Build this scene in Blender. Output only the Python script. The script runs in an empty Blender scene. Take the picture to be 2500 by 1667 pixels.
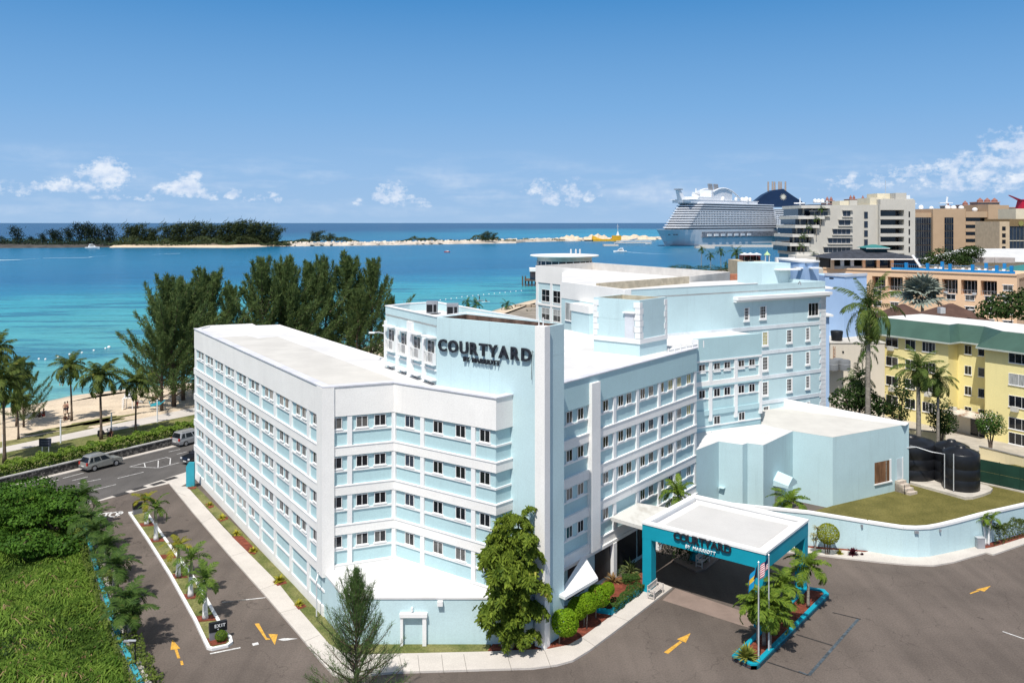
import bpy, bmesh, math, random
import numpy as np
from mathutils import Vector, Matrix
RND = random.Random(11)
NP = np.random.default_rng(5)
SC = bpy.context.scene
COL = SC.collection
# ------------------------------------------------------------------ camera (28 m above the car park, level, shift lens)
FPX, CXP, HYP, HC = 2150.0, 1250.0, 544.0, 28.0
cam = bpy.data.cameras.new("camera"); camo = bpy.data.objects.new("camera", cam); COL.objects.link(camo)
camo.location = (0, 0, HC); camo.rotation_euler = (math.radians(90), 0, 0)
cam.sensor_width = 36; cam.lens = FPX / 2500 * 36; cam.shift_y = -(833.5 - HYP) / 2500
cam.clip_start = 0.5; cam.clip_end = 90000
SC.camera = camo
# ------------------------------------------------------------------ sun, sky, exposure
SUN_H = (0.34, 0.94); SUN_EL = math.radians(58.5)
sun = bpy.data.lights.new("sun", 'SUN'); sun.energy = 4.3; sun.angle = math.radians(0.5); sun.color = (1.0, 0.955, 0.89)
suno = bpy.data.objects.new("sun", sun); COL.objects.link(suno)
_d = Vector((SUN_H[0] * math.cos(SUN_EL), SUN_H[1] * math.cos(SUN_EL), -math.sin(SUN_EL)))
suno.rotation_euler = _d.to_track_quat('-Z', 'Y').to_euler(); suno.location = (-60, -120, 200)
world = bpy.data.worlds.new("World"); SC.world = world; world.use_nodes = True
wn = world.node_tree.nodes; wl = world.node_tree.links; wn.clear()
def wnode(t, **k):
    n = wn.new(t)
    for a, v in k.items():
        if a == 'op': n.operation = v
        else: setattr(n, a, v)
    return n
sky = wnode('ShaderNodeTexSky', sky_type='NISHITA'); sky.sun_disc = False
sky.sun_elevation = SUN_EL; sky.sun_rotation = math.atan2(-SUN_H[0], -SUN_H[1])
sky.altitude = 0; sky.air_density = 1.0; sky.dust_density = 0.35; sky.ozone_density = 3.0
hsv = wnode('ShaderNodeHueSaturation'); hsv.inputs['Saturation'].default_value = 0.55; hsv.inputs['Value'].default_value = 1.0
wl.new(sky.outputs[0], hsv.inputs['Color'])
bg = wnode('ShaderNodeBackground'); bg.inputs['Strength'].default_value = 0.11
# cumulus low over the horizon, all the way round: azimuth / elevation coordinates
tc = wnode('ShaderNodeTexCoord'); sp = wnode('ShaderNodeSeparateXYZ'); wl.new(tc.outputs['Generated'], sp.inputs[0])
def wm(op, a, b=None, c=None):
    n = wnode('ShaderNodeMath', op=op)
    for i, v in enumerate((a, b, c)):
        if v is None: continue
        if isinstance(v, (int, float)): n.inputs[i].default_value = v
        else: wl.new(v, n.inputs[i])
    return n.outputs[0]
hor = wm('SQRT', wm('ADD', wm('MULTIPLY', sp.outputs[0], sp.outputs[0]), wm('MULTIPLY', sp.outputs[1], sp.outputs[1])))
az = wm('ARCTAN2', sp.outputs[0], sp.outputs[1]); el = wm('DIVIDE', sp.outputs[2], hor)
ramp = wnode('ShaderNodeValToRGB'); wl.new(wm('MULTIPLY', el, 1.0), ramp.inputs[0]); re_ = ramp.color_ramp.elements
for i_, (p_, c_) in enumerate([(0.0, (.315, .475, .69)), (.06, (.26, .44, .69)), (.127, (.175, .37, .65)), (.253, (.064, .24, .53)), (.45, (.06, .19, .44)), (1.0, (.06, .16, .38))]):
    q_ = re_[0] if i_ == 0 else (re_[-1] if i_ == 5 else re_.new(p_)); q_.position = p_; q_.color = (*[v / 1.0 for v in c_], 1)
rs_ = wnode('ShaderNodeVectorMath', operation='SCALE'); wl.new(ramp.outputs[0], rs_.inputs[0]); rs_.inputs['Scale'].default_value = 1 / 0.11
mxs = wnode('ShaderNodeMix', data_type='RGBA'); fd = wnode('ShaderNodeMapRange'); fd.inputs['From Min'].default_value = .28; fd.inputs['From Max'].default_value = .7; wl.new(el, fd.inputs['Value'])
wl.new(fd.outputs[0], mxs.inputs[0]); wl.new(rs_.outputs[0], mxs.inputs[6]); wl.new(hsv.outputs[0], mxs.inputs[7]); wl.new(mxs.outputs[2], bg.inputs['Color'])
def cnoise(sx, sy, detail, rough, off=0.0):
    cb = wnode('ShaderNodeCombineXYZ'); wl.new(wm('MULTIPLY', az, sx), cb.inputs[0]); wl.new(wm('MULTIPLY', el, sy), cb.inputs[1]); cb.inputs[2].default_value = off
    n = wnode('ShaderNodeTexNoise'); n.inputs['Scale'].default_value = 1; n.inputs['Detail'].default_value = detail; n.inputs['Roughness'].default_value = rough
    wl.new(cb.outputs[0], n.inputs['Vector']); return n.outputs[0]
puff = cnoise(48, 62, 8, 0.64); fine = cnoise(150, 190, 5, 0.6, 3.0)
def blob(px, py, rx, ry, amp=1.0):     # a heap of cloud at a bearing and height over the horizon
    a0 = math.atan2(px - CXP, FPX); e0 = (HYP - py) / math.hypot(px - CXP, FPX)
    k = math.cos(a0)
    dx = wm('DIVIDE', wm('SUBTRACT', az, a0), rx * 1.3 / FPX * k); dy = wm('DIVIDE', wm('SUBTRACT', el, e0), ry * 1.3 / FPX * k); dy = wm('MAXIMUM', dy, wm('MULTIPLY', dy, 1.9)) if False else wm('MAXIMUM', dy, wm('MULTIPLY', dy, -1.9))
    d2 = wm('ADD', wm('MULTIPLY', dx, dx), wm('MULTIPLY', dy, dy))
    return wm('MULTIPLY', wm('MAXIMUM', wm('SUBTRACT', 1.0, d2), 0.0), amp)
heap = None
for b_ in [(258, 440, 62, 52, 1.3), (130, 462, 85, 30, .8), (60, 470, 55, 22, .6), (455, 462, 52, 40, 1.15), (405, 470, 34, 20, .8), (520, 482, 30, 16, .7),
           (569, 476, 24, 18, .85), (640, 488, 48, 18, .8), (955, 478, 52, 36, 1.0), (1010, 500, 60, 16, .6), (1380, 482, 90, 44, .78), (1325, 468, 60, 28, .7), (872, 497, 24, 12, .5),
           (2350, 425, 110, 52, .85), (2220, 438, 110, 34, .65), (2080, 452, 100, 30, .5), (2480, 385, 90, 72, 1.05), (2420, 445, 190, 46, .85), (2600, 400, 160, 80, .9),
           (330, 485, 90, 12, .5), (-150, 450, 120, 50, .9), (-420, 460, 120, 40, .8)]:
    o = blob(*b_); heap = o if heap is None else wm('MAXIMUM', heap, o)
dens = wm('ADD', wm('MULTIPLY', heap, 0.58), wm('MULTIPLY', wm('SUBTRACT', puff, 0.5), 2.3))
dens = wm('ADD', dens, wm('MULTIPLY', wm('SUBTRACT', fine, 0.5), 0.8))
cl = wm('MULTIPLY', wm('SMOOTH_MIN', wm('MULTIPLY', wm('MAXIMUM', wm('SUBTRACT', dens, 0.22), 0.0), 2.4), 1.0, 0.3), wm('MINIMUM', wm('MULTIPLY', heap, 3.0), 1.0))
veil = wm('MULTIPLY', wm('MAXIMUM', wm('SUBTRACT', cnoise(9, 45, 4, 0.55, 7.0), 0.47), 0.0), wm('MAXIMUM', wm('SUBTRACT', 1.0, wm('ABSOLUTE', wm('DIVIDE', wm('SUBTRACT', el, 0.035), 0.05))), 0.0))
mask = wm('MINIMUM', wm('ADD', wm('MULTIPLY', cl, 0.74), wm('MULTIPLY', veil, 1.6)), 0.92)
shade = wnode('ShaderNodeMapRange'); shade.inputs['From Min'].default_value = 0.35; shade.inputs['From Max'].default_value = 0.65
wl.new(cnoise(70, 85, 5, 0.6, 0.35), shade.inputs['Value'])
ccol = wnode('ShaderNodeMix', data_type='RGBA'); ccol.inputs[6].default_value = (0.56, 0.66, 0.83, 1); ccol.inputs[7].default_value = (0.86, 0.89, 0.94, 1)
wl.new(shade.outputs[0], ccol.inputs[0])
bgc = wnode('ShaderNodeBackground'); wl.new(ccol.outputs[2], bgc.inputs['Color']); bgc.inputs['Strength'].default_value = 0.95
mixs = wnode('ShaderNodeMixShader'); wl.new(mask, mixs.inputs[0]); wl.new(bg.outputs[0], mixs.inputs[1]); wl.new(bgc.outputs[0], mixs.inputs[2])
wo = wnode('ShaderNodeOutputWorld'); wl.new(mixs.outputs[0], wo.inputs[0])
SC.view_settings.view_transform = 'Standard'; SC.view_settings.look = 'None'; SC.view_settings.exposure = 0.22; SC.view_settings.gamma = 1.0
SC.view_settings.use_curve_mapping = False
try:
    SC.cycles.max_bounces = 6; SC.cycles.transparent_max_bounces = 6; SC.cycles.use_denoising = True
except Exception: pass

# ------------------------------------------------------------------ coordinates: bearings measured in the picture -> metres
def G(px, py, z=0.0):
    Y = FPX * (HC - z) / (py - HYP); return Vector(((px - CXP) / FPX * Y, Y, z))
def K(px, py, Y): return Vector(((px - CXP) / FPX * Y, Y, HC - (py - HYP) / FPX * Y))
def X(px, Y): return (px - CXP) / FPX * Y
def Z(py, Y): return HC - (py - HYP) / FPX * Y
def V2(a): return Vector((a[0], a[1]))
def hit(px, p0, d):          # where the bearing px meets the upright plane through p0 along d
    r = (px - CXP) / FPX
    t = (r * p0[1] - p0[0]) / (d[0] - r * d[1])
    return Vector((p0[0] + d[0] * t, p0[1] + d[1] * t))

# ------------------------------------------------------------------ materials
MATS = {}
def mat(name, col, rough=0.75, var=0.08, scale=0.6, bump=0.0, bscale=8.0, spec=0.25, metal=0.0, col2=None, thr=None, stretch=(1, 1, 1), fine=0.04, fscale=30.0):
    if name in MATS: return MATS[name]
    m = bpy.data.materials.new(name); m.use_nodes = True; n = m.node_tree.nodes; l = m.node_tree.links
    p = n['Principled BSDF']; p.inputs['Roughness'].default_value = rough; p.inputs['Specular IOR Level'].default_value = spec; p.inputs['Metallic'].default_value = metal
    t = n.new('ShaderNodeNewGeometry'); mp = n.new('ShaderNodeMapping'); mp.inputs['Scale'].default_value = stretch; l.new(t.outputs['Position'], mp.inputs[0])
    a = n.new('ShaderNodeTexNoise'); a.inputs['Scale'].default_value = scale; a.inputs['Detail'].default_value = 5; a.inputs['Roughness'].default_value = 0.6; l.new(mp.outputs[0], a.inputs['Vector'])
    r = n.new('ShaderNodeValToRGB'); lo, hi = (0.38, 0.62) if thr is None else thr
    r.color_ramp.elements[0].position = lo; r.color_ramp.elements[1].position = hi
    c2 = col2 if col2 else tuple(min(1, c * (1 + var)) for c in col); c1 = col if col2 else tuple(c * (1 - var) for c in col)
    r.color_ramp.elements[0].color = (*c1, 1); r.color_ramp.elements[1].color = (*c2, 1); l.new(a.outputs[0], r.inputs[0])
    f = n.new('ShaderNodeTexNoise'); f.inputs['Scale'].default_value = fscale; f.inputs['Detail'].default_value = 2; l.new(t.outputs['Position'], f.inputs['Vector'])
    fr = n.new('ShaderNodeMapRange'); fr.inputs['From Min'].default_value = 0.3; fr.inputs['From Max'].default_value = 0.7
    fr.inputs['To Min'].default_value = 1 - fine * 2; fr.inputs['To Max'].default_value = 1 + fine * 2; l.new(f.outputs[0], fr.inputs['Value'])
    mx = n.new('ShaderNodeVectorMath'); mx.operation = 'SCALE'; l.new(r.outputs[0], mx.inputs[0]); l.new(fr.outputs[0], mx.inputs['Scale'])
    l.new(mx.outputs[0], p.inputs['Base Color'])
    if bump:
        b = n.new('ShaderNodeTexNoise'); b.inputs['Scale'].default_value = bscale; b.inputs['Detail'].default_value = 4; l.new(mp.outputs[0], b.inputs['Vector'])
        bn = n.new('ShaderNodeBump'); bn.inputs['Strength'].default_value = bump; bn.inputs['Distance'].default_value = 0.05; l.new(b.outputs[0], bn.inputs['Height']); l.new(bn.outputs[0], p.inputs['Normal'])
    MATS[name] = m; return m
def leafmat(name, dark, light, trans=0.25, rough=0.55, third=None):
    if name in MATS: return MATS[name]
    m = bpy.data.materials.new(name); m.use_nodes = True; n = m.node_tree.nodes; l = m.node_tree.links; n.clear()
    g = n.new('ShaderNodeNewGeometry'); r = n.new('ShaderNodeValToRGB'); e = r.color_ramp.elements
    e[0].position = 0.0; e[1].position = 1.0; e[0].color = (*dark, 1); e[1].color = (*light, 1)
    if third: x = e.new(0.93); x.color = (*light, 1); e[-1].color = (*third, 1)
    ns = n.new('ShaderNodeTexNoise'); ns.inputs['Scale'].default_value = 0.9; l.new(g.outputs['Position'], ns.inputs['Vector'])
    ad = n.new('ShaderNodeMath'); ad.operation = 'MULTIPLY_ADD'; ad.inputs[1].default_value = 0.6; l.new(g.outputs['Random Per Island'], ad.inputs[0])
    sb = n.new('ShaderNodeMath'); sb.operation = 'MULTIPLY_ADD'; sb.inputs[1].default_value = 1.2; sb.inputs[2].default_value = -0.4; l.new(ns.outputs[0], sb.inputs[0]); l.new(sb.outputs[0], ad.inputs[2])
    l.new(ad.outputs[0], r.inputs[0])
    d = n.new('ShaderNodeBsdfPrincipled'); d.inputs['Roughness'].default_value = rough; d.inputs['Specular IOR Level'].default_value = 0.1; l.new(r.outputs[0], d.inputs['Base Color'])
    t = n.new('ShaderNodeBsdfTranslucent'); l.new(r.outputs[0], t.inputs['Color'])
    mx = n.new('ShaderNodeMixShader'); mx.inputs[0].default_value = trans; l.new(d.outputs[0], mx.inputs[1]); l.new(t.outputs[0], mx.inputs[2])
    o = n.new('ShaderNodeOutputMaterial'); l.new(mx.outputs[0], o.inputs[0]); MATS[name] = m; return m

WHITE = mat('white_paint', (0.80, 0.795, 0.78), .7, .03, .35, .04, 6, fine=.02)
def wallmat(name, col, streak=0.10):
    """painted render: faint vertical rain streaks, soft blotches"""
    m = mat(name, col, .8, .035, .25, .12, 10, fine=.025, fscale=12)
    n = m.node_tree.nodes; l = m.node_tree.links; p = n['Principled BSDF']; src = p.inputs['Base Color'].links[0].from_socket
    t = n.new('ShaderNodeNewGeometry'); mp = n.new('ShaderNodeMapping'); mp.inputs['Scale'].default_value = (2.2, 2.2, .12); l.new(t.outputs['Position'], mp.inputs[0])
    a = n.new('ShaderNodeTexNoise'); a.inputs['Scale'].default_value = 1.0; a.inputs['Detail'].default_value = 6; a.inputs['Roughness'].default_value = .65; l.new(mp.outputs[0], a.inputs['Vector'])
    r = n.new('ShaderNodeMapRange'); r.inputs['From Min'].default_value = .55; r.inputs['From Max'].default_value = .85; r.inputs['To Min'].default_value = 1.0; r.inputs['To Max'].default_value = 1 - streak; l.new(a.outputs[0], r.inputs['Value'])
    v = n.new('ShaderNodeVectorMath'); v.operation = 'SCALE'; l.new(src, v.inputs[0]); l.new(r.outputs[0], v.inputs['Scale']); l.new(v.outputs[0], p.inputs['Base Color'])
    return m
WALLW = wallmat('white_render', (0.83, 0.81, 0.775), .10)
BLUE = wallmat('panel_blue', (0.43, 0.60, 0.625), .10)
PALE = wallmat('pale_blue_render', (0.51, 0.665, 0.69), .12)
HALLB = wallmat('hall_blue_render', (0.49, 0.645, 0.67), .20)
PERI = wallmat('periwinkle_render', (0.40, 0.56, 0.80), .05)
ROOFW = mat('white_roof', (0.66, 0.65, 0.635), .8, .09, .3, .05, 3, fine=.03)
ROOFB = mat('beige_roof', (0.56, 0.54, 0.50), .85, .06, .35, .03, 3, fine=.02)
TEAL = mat('teal_paint', (0.006, 0.30, 0.40), .6, .06, .5, .05, 8, fine=.03)
GLASS = mat('dark_glass', (0.012, 0.014, 0.018), .06, .25, .7, spec=.5, fine=0)
GLASS2 = mat('curtained_glass', (0.085, 0.083, 0.08), .1, .45, 1.6, spec=.5, fine=0)
GLASS3 = mat('blue_glass', (0.014, 0.022, 0.038), .05, .3, .5, spec=.6, fine=0)
CURT = mat('pale_curtain', (0.36, 0.37, 0.36), .4, .3, 3.0, stretch=(3, 3, .3))  # pale grey curtain seen in some panes
TAPE = mat('yellow_curtain', (0.42, 0.38, 0.16), .5, .2, 2)
DARK = mat('black_paint', (0.012, 0.013, 0.016), .45, .2, 2)
LETTER = mat('charcoal_letters', (0.022, 0.025, 0.034), .4, .1, 2)
GREY = mat('grey_metal', (0.33, 0.34, 0.36), .45, .1, 1.5, metal=.3)
STEEL = mat('pale_steel', (0.6, 0.61, 0.62), .4, .06, 2, metal=.3)
TANIN = mat('bare_block', (0.46, 0.40, 0.30), .9, .15, 1.2, .2, 6)
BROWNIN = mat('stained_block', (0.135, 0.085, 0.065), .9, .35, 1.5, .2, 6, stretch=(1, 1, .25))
CONC = mat('pavement_concrete', (0.55, 0.505, 0.455), .9, .06, .5, .1, 12, fine=.05, fscale=14)
CURB = mat('white_kerb_paint', (0.74, 0.74, 0.73), .7, .1, 2, .1, 10)
MULCH = mat('red_mulch', (0.19, 0.052, 0.03), .95, .3, 3.0, .8, 25, fine=.15, fscale=18)
TRUNKG = mat('grey_palm_trunk', (0.26, 0.23, 0.19), .9, .25, 3, .4, 9, stretch=(1, 1, 3))
TRUNKB = mat('brown_bark', (0.13, 0.095, 0.07), .95, .3, 3, .5, 9)
YELP = mat('road_yellow', (0.60, 0.33, 0.055), .8, .15, 2.5, fine=.1, fscale=10)
WHP = mat('road_white', (0.60, 0.59, 0.57), .8, .18, 2.5, fine=.12, fscale=9)

# ------------------------------------------------------------------ mesh building
class MB:
    def __init__(s): s.v = []; s.f = []; s.m = []
    def quad(s, pts, mi=0):
        b = len(s.v); s.v += [tuple(p) for p in pts]; s.f.append(tuple(range(b, b + len(pts)))); s.m.append(mi); return s
    def hexa(s, p, mi=0):      # 4 bottom then 4 top points, both anticlockwise seen from above
        b = len(s.v); s.v += [tuple(q) for q in p]
        for f in ((3, 2, 1, 0), (4, 5, 6, 7), (0, 1, 5, 4), (1, 2, 6, 5), (2, 3, 7, 6), (3, 0, 4, 7)):
            s.f.append(tuple(b + i for i in f)); s.m.append(mi)
        return s
    def box(s, x0, x1, y0, y1, z0, z1, mi=0):
        return s.hexa([(x0, y0, z0), (x1, y0, z0), (x1, y1, z0), (x0, y1, z0), (x0, y0, z1), (x1, y0, z1), (x1, y1, z1), (x0, y1, z1)], mi)
    def obox(s, p0, d, s0, s1, o0, o1, z0, z1, mi=0):     # along d from p0, o = outward (right of d)
        n = (d[1], -d[0]); P = lambda a, o, z: (p0[0] + d[0] * a + n[0] * o, p0[1] + d[1] * a + n[1] * o, z)
        return s.hexa([P(s0, o1, z0), P(s1, o1, z0), P(s1, o0, z0), P(s0, o0, z0), P(s0, o1, z1), P(s1, o1, z1), P(s1, o0, z1), P(s0, o0, z1)], mi)
    def prism(s, poly, z0, z1, mi=0, mtop=None, bottom=False):
        a = sum(poly[i][0] * poly[(i + 1) % len(poly)][1] - poly[(i + 1) % len(poly)][0] * poly[i][1] for i in range(len(poly)))
        if a < 0: poly = list(poly)[::-1]
        n = len(poly); b = len(s.v); Z0 = z0 if callable(z0) else (lambda p: z0); Z1 = z1 if callable(z1) else (lambda p: z1)
        s.v += [(p[0], p[1], Z0(p)) for p in poly] + [(p[0], p[1], Z1(p)) for p in poly]
        for i in range(n):
            j = (i + 1) % n; s.f.append((b + i, b + j, b + n + j, b + n + i)); s.m.append(mi)
        s.f.append(tuple(range(b + n, b + 2 * n))); s.m.append(mi if mtop is None else mtop)
        if bottom: s.f.append(tuple(range(b + n - 1, b - 1, -1))); s.m.append(mi)
        return s
    def strip(s, line, o0, o1, z0, z1, mi=0, closed=False):      # mitred solid band following a plan polyline
        L = [V2(p) for p in line]; n = len(L)
        def off(o):
            out = []
            for i in range(n):
                a = (L[i] - L[i - 1]).normalized() if (i > 0 or closed) else None
                c = (L[(i + 1) % n] - L[i]).normalized() if (i < n - 1 or closed) else None
                if a is None: a = c
                if c is None: c = a
                na = Vector((a[1], -a[0])); nc = Vector((c[1], -c[0])); m = (na + nc); m = m / max(0.25, m.dot(na))
                out.append(L[i] + m * o)
            return out
        A, B = off(o0), off(o1); k = len(s.v)
        for z in (z0, z1): s.v += [(p[0], p[1], z) for p in A] + [(p[0], p[1], z) for p in B]
        a0, b0, a1, b1 = k, k + n, k + 2 * n, k + 3 * n
        for i in range(n if closed else n - 1):
            j = (i + 1) % n
            for f in ((b0 + i, b0 + j, b1 + j, b1 + i), (a0 + j, a0 + i, a1 + i, a1 + j), (a1 + i, b1 + i, b1 + j, a1 + j), (a0 + j, b0 + j, b0 + i, a0 + i)):
                s.f.append(f); s.m.append(mi)
        if not closed:
            s.f.append((a0, b0, b1, a1)); s.m.append(mi); e = n - 1; s.f.append((b0 + e, a0 + e, a1 + e, b1 + e)); s.m.append(mi)
        return s
    def tube(s, pts, radii, seg=8, mi=0, cap=True):
        P = [Vector(p) for p in pts]; b = len(s.v); n = len(P)
        if isinstance(radii, (int, float)): radii = [radii] * n
        for i in range(n):
            t = (P[min(i + 1, n - 1)] - P[max(i - 1, 0)]).normalized()
            u = t.cross(Vector((0, 0, 1)));  u = Vector((1, 0, 0)) if u.length < 1e-3 else u.normalized()
            w = u.cross(t)
            for k in range(seg):
                an = 2 * math.pi * k / seg; s.v.append(tuple(P[i] + (u * math.cos(an) + w * math.sin(an)) * radii[i]))
        for i in range(n - 1):
            for k in range(seg):
                k2 = (k + 1) % seg; s.f.append((b + i * seg + k, b + i * seg + k2, b + (i + 1) * seg + k2, b + (i + 1) * seg + k)); s.m.append(mi)
        if cap:
            s.f.append(tuple(b + k for k in range(seg))[::-1]); s.m.append(mi); s.f.append(tuple(b + (n - 1) * seg + k for k in range(seg))); s.m.append(mi)
        return s
    def lathe(s, prof, cx=0, cy=0, seg=24, mi=0):     # (r, z) profile
        b = len(s.v); n = len(prof)
        for r, z in prof:
            for k in range(seg): an = 2 * math.pi * k / seg; s.v.append((cx + r * math.cos(an), cy + r * math.sin(an), z))
        for i in range(n - 1):
            for k in range(seg):
                k2 = (k + 1) % seg; s.f.append((b + i * seg + k, b + i * seg + k2, b + (i + 1) * seg + k2, b + (i + 1) * seg + k)); s.m.append(mi)
        s.f.append(tuple(b + (n - 1) * seg + k for k in range(seg))); s.m.append(mi)
        return s
    def mesh(s, name, mats, smooth=False, origin=(0, 0, 0)):
        me = bpy.data.meshes.new(name); o = origin
        me.from_pydata([(x - o[0], y - o[1], z - o[2]) for x, y, z in s.v], [], s.f); me.update()
        for mm in (mats if isinstance(mats, (list, tuple)) else [mats]): me.materials.append(mm)
        me.polygons.foreach_set('material_index', s.m)
        if smooth: me.polygons.foreach_set('use_smooth', [True] * len(s.f))
        return me
    def build(s, name, mats, parent=None, smooth=False):      # world-space points
        o = tuple(parent.location) if parent is not None else (0, 0, 0)
        return link(name, s.mesh(name, mats, smooth, o), parent)
def link(name, me, parent=None, loc=(0, 0, 0), rz=0.0):
    ob = bpy.data.objects.new(name, me); COL.objects.link(ob); ob.location = loc; ob.rotation_euler = (0, 0, rz)
    if parent is not None: ob.parent = parent
    return ob
def tag(o, label=None, cat=None, group=None, kind=None):
    if label: o['label'] = label
    if cat: o['category'] = cat
    if group: o['group'] = group
    if kind: o['kind'] = kind
    return o
def thing(name, loc, label, cat, group=None, rz=0.0, scale=1.0):
    o = bpy.data.objects.new(name, None); COL.objects.link(o); o.location = loc; o.rotation_euler = (0, 0, rz); o.scale = (scale,) * 3
    o.empty_display_size = 0.3
    return tag(o, label, cat, group)
KIDS = {}
def kids(o): return list(o.children)
def copy_tree(o, parent=None):
    c = o.copy(); COL.objects.link(c)
    if parent is not None: c.parent = parent
    for ch in kids(o): copy_tree(ch, c)
    return c
def place(proto, used, loc, rz=0.0, scale=1.0, label=None, group=None):
    """first use moves the prototype itself, later uses copy it with its parts"""
    r = proto if not used else copy_tree(proto)
    r.location = loc; r.rotation_euler = (0, 0, rz); r.scale = (scale,) * 3 if isinstance(scale, (int, float)) else scale
    if label: r['label'] = label
    if group: r['group'] = group
    return r
def struct(name, mb, mats): return tag(mb.build(name, mats), kind='structure')
def quads(name, Vv, mats, tris=False, mi=None):
    """numpy leaf mesh: Vv is (n,4,3)"""
    Vv = np.asarray(Vv, dtype=np.float32); n, k = Vv.shape[0], Vv.shape[1]
    me = bpy.data.meshes.new(name); me.vertices.add(n * k); me.vertices.foreach_set('co', Vv.reshape(-1))
    me.loops.add(n * k); me.loops.foreach_set('vertex_index', np.arange(n * k, dtype=np.int32))
    me.polygons.add(n); me.polygons.foreach_set('loop_start', np.arange(0, n * k, k, dtype=np.int32)); me.polygons.foreach_set('loop_total', np.full(n, k, dtype=np.int32))
    for m in (mats if isinstance(mats, (list, tuple)) else [mats]): me.materials.append(m)
    if mi is not None: me.polygons.foreach_set('material_index', np.asarray(mi, dtype=np.int32))
    me.update(calc_edges=True); return me
# ================================================================== THE GROUND AND THE SEA
def seamat():
    m = bpy.data.materials.new('sea_water'); m.use_nodes = True; n = m.node_tree.nodes; l = m.node_tree.links; p = n['Principled BSDF']
    g = n.new('ShaderNodeNewGeometry'); s = n.new('ShaderNodeSeparateXYZ'); l.new(g.outputs['Position'], s.inputs[0])
    def mm(op, a, b=None, c=None):
        q = n.new('ShaderNodeMath'); q.operation = op
        for i, v in enumerate((a, b, c)):
            if v is None: continue
            if isinstance(v, (int, float)): q.inputs[i].default_value = v
            else: l.new(v, q.inputs[i])
        return q.outputs[0]
    def noise(scale, detail, stretch, rough=.55):
        mp = n.new('ShaderNodeMapping'); mp.inputs['Scale'].default_value = stretch; mp.inputs['Rotation'].default_value = (0, 0, -.32); l.new(g.outputs['Position'], mp.inputs[0])
        q = n.new('ShaderNodeTexNoise'); q.inputs['Scale'].default_value = scale; q.inputs['Detail'].default_value = detail; q.inputs['Roughness'].default_value = rough; l.new(mp.outputs[0], q.inputs['Vector']); return q.outputs[0]
    # distance seaward of the edge of the shallows (bed drops away there), broken up by noise
    d = mm('ADD', mm('MULTIPLY', mm('ADD', s.outputs[0], 213), -.49), mm('MULTIPLY', mm('SUBTRACT', s.outputs[1], 366), .87))
    d = mm('ADD', d, mm('MULTIPLY', mm('SUBTRACT', noise(.012, 4, (1, 2.2, 1)), .5), 150))
    t = mm('DIVIDE', mm('ADD', d, 345), 1000)
    r = n.new('ShaderNodeValToRGB'); l.new(t, r.inputs[0]); e = r.color_ramp.elements
    stops = [(0.0, (.36, .42, .36)), (.035, (.22, .43, .40)), (.10, (.11, .345, .34)), (.22, (.055, .315, .345)), (.285, (.038, .295, .35)), (.335, (.012, .17, .285)), (.42, (.006, .115, .235)), (.60, (.011, .14, .255)), (1.0, (.010, .13, .24))]
    e[0].position, e[0].color = stops[0][0], (*stops[0][1], 1); e[1].position, e[1].color = stops[-1][0], (*stops[-1][1], 1)
    for pos, c in stops[1:-1]: q = e.new(pos); q.color = (*c, 1)
    # open ocean beyond the cay, with a pale bank on the right
    far = n.new('ShaderNodeMapRange'); far.inputs['From Min'].default_value = 1300; far.inputs['From Max'].default_value = 1900; l.new(mm('ADD', s.outputs[1], mm('MULTIPLY', mm('SUBTRACT', noise(.002, 3, (1, 1, 1)), .5), 500)), far.inputs['Value'])
    bank = mm('MULTIPLY', mm('MINIMUM', mm('MAXIMUM', mm('DIVIDE', mm('SUBTRACT', 4200, mm('ADD', s.outputs[1], mm('MULTIPLY', mm('SUBTRACT', noise(.0012, 3, (1, .4, 1)), .5), 5200))), 1800), 0), 1), mm('MINIMUM', mm('MAXIMUM', mm('DIVIDE', mm('ADD', s.outputs[0], 700), 900), 0), 1))
    oc = n.new('ShaderNodeMix'); oc.data_type = 'RGBA'; oc.inputs[6].default_value = (.003, .045, .115, 1); oc.inputs[7].default_value = (.015, .24, .36, 1); l.new(bank, oc.inputs[0])
    mx = n.new('ShaderNodeMix'); mx.data_type = 'RGBA'; l.new(far.outputs[0], mx.inputs[0]); l.new(r.outputs[0], mx.inputs[6]); l.new(oc.outputs[2], mx.inputs[7])
    # seagrass beds in the shallows: dark drawn-out patches
    gr = n.new('ShaderNodeMapRange'); gr.inputs['From Min'].default_value = .50; gr.inputs['From Max'].default_value = .60; l.new(noise(.022, 5, (1, 3.4, 1), .6), gr.inputs['Value'])
    sh = mm('MULTIPLY', mm('MINIMUM', mm('MAXIMUM', mm('DIVIDE', mm('SUBTRACT', -10, d), 60), 0), 1), mm('MINIMUM', mm('MAXIMUM', mm('DIVIDE', mm('ADD', d, 285), 40), 0), 1))
    m2 = n.new('ShaderNodeMix'); m2.data_type = 'RGBA'; l.new(mm('MULTIPLY', mm('MULTIPLY', gr.outputs[0], sh), .72), m2.inputs[0]); l.new(mx.outputs[2], m2.inputs[6]); m2.inputs[7].default_value = (.012, .12, .20, 1)
    # wind streaks
    st = n.new('ShaderNodeMapRange'); st.inputs['From Min'].default_value = .35; st.inputs['From Max'].default_value = .7; st.inputs['To Min'].default_value = .86; st.inputs['To Max'].default_value = 1.16; l.new(noise(.03, 6, (.5, 5, 1), .7), st.inputs['Value'])
    rp = n.new('ShaderNodeMapRange'); rp.inputs['From Min'].default_value = .3; rp.inputs['From Max'].default_value = .7; rp.inputs['To Min'].default_value = .78; rp.inputs['To Max'].default_value = 1.22; l.new(noise(.55, 4, (1, 2.5, 1), .7), rp.inputs['Value'])
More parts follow.
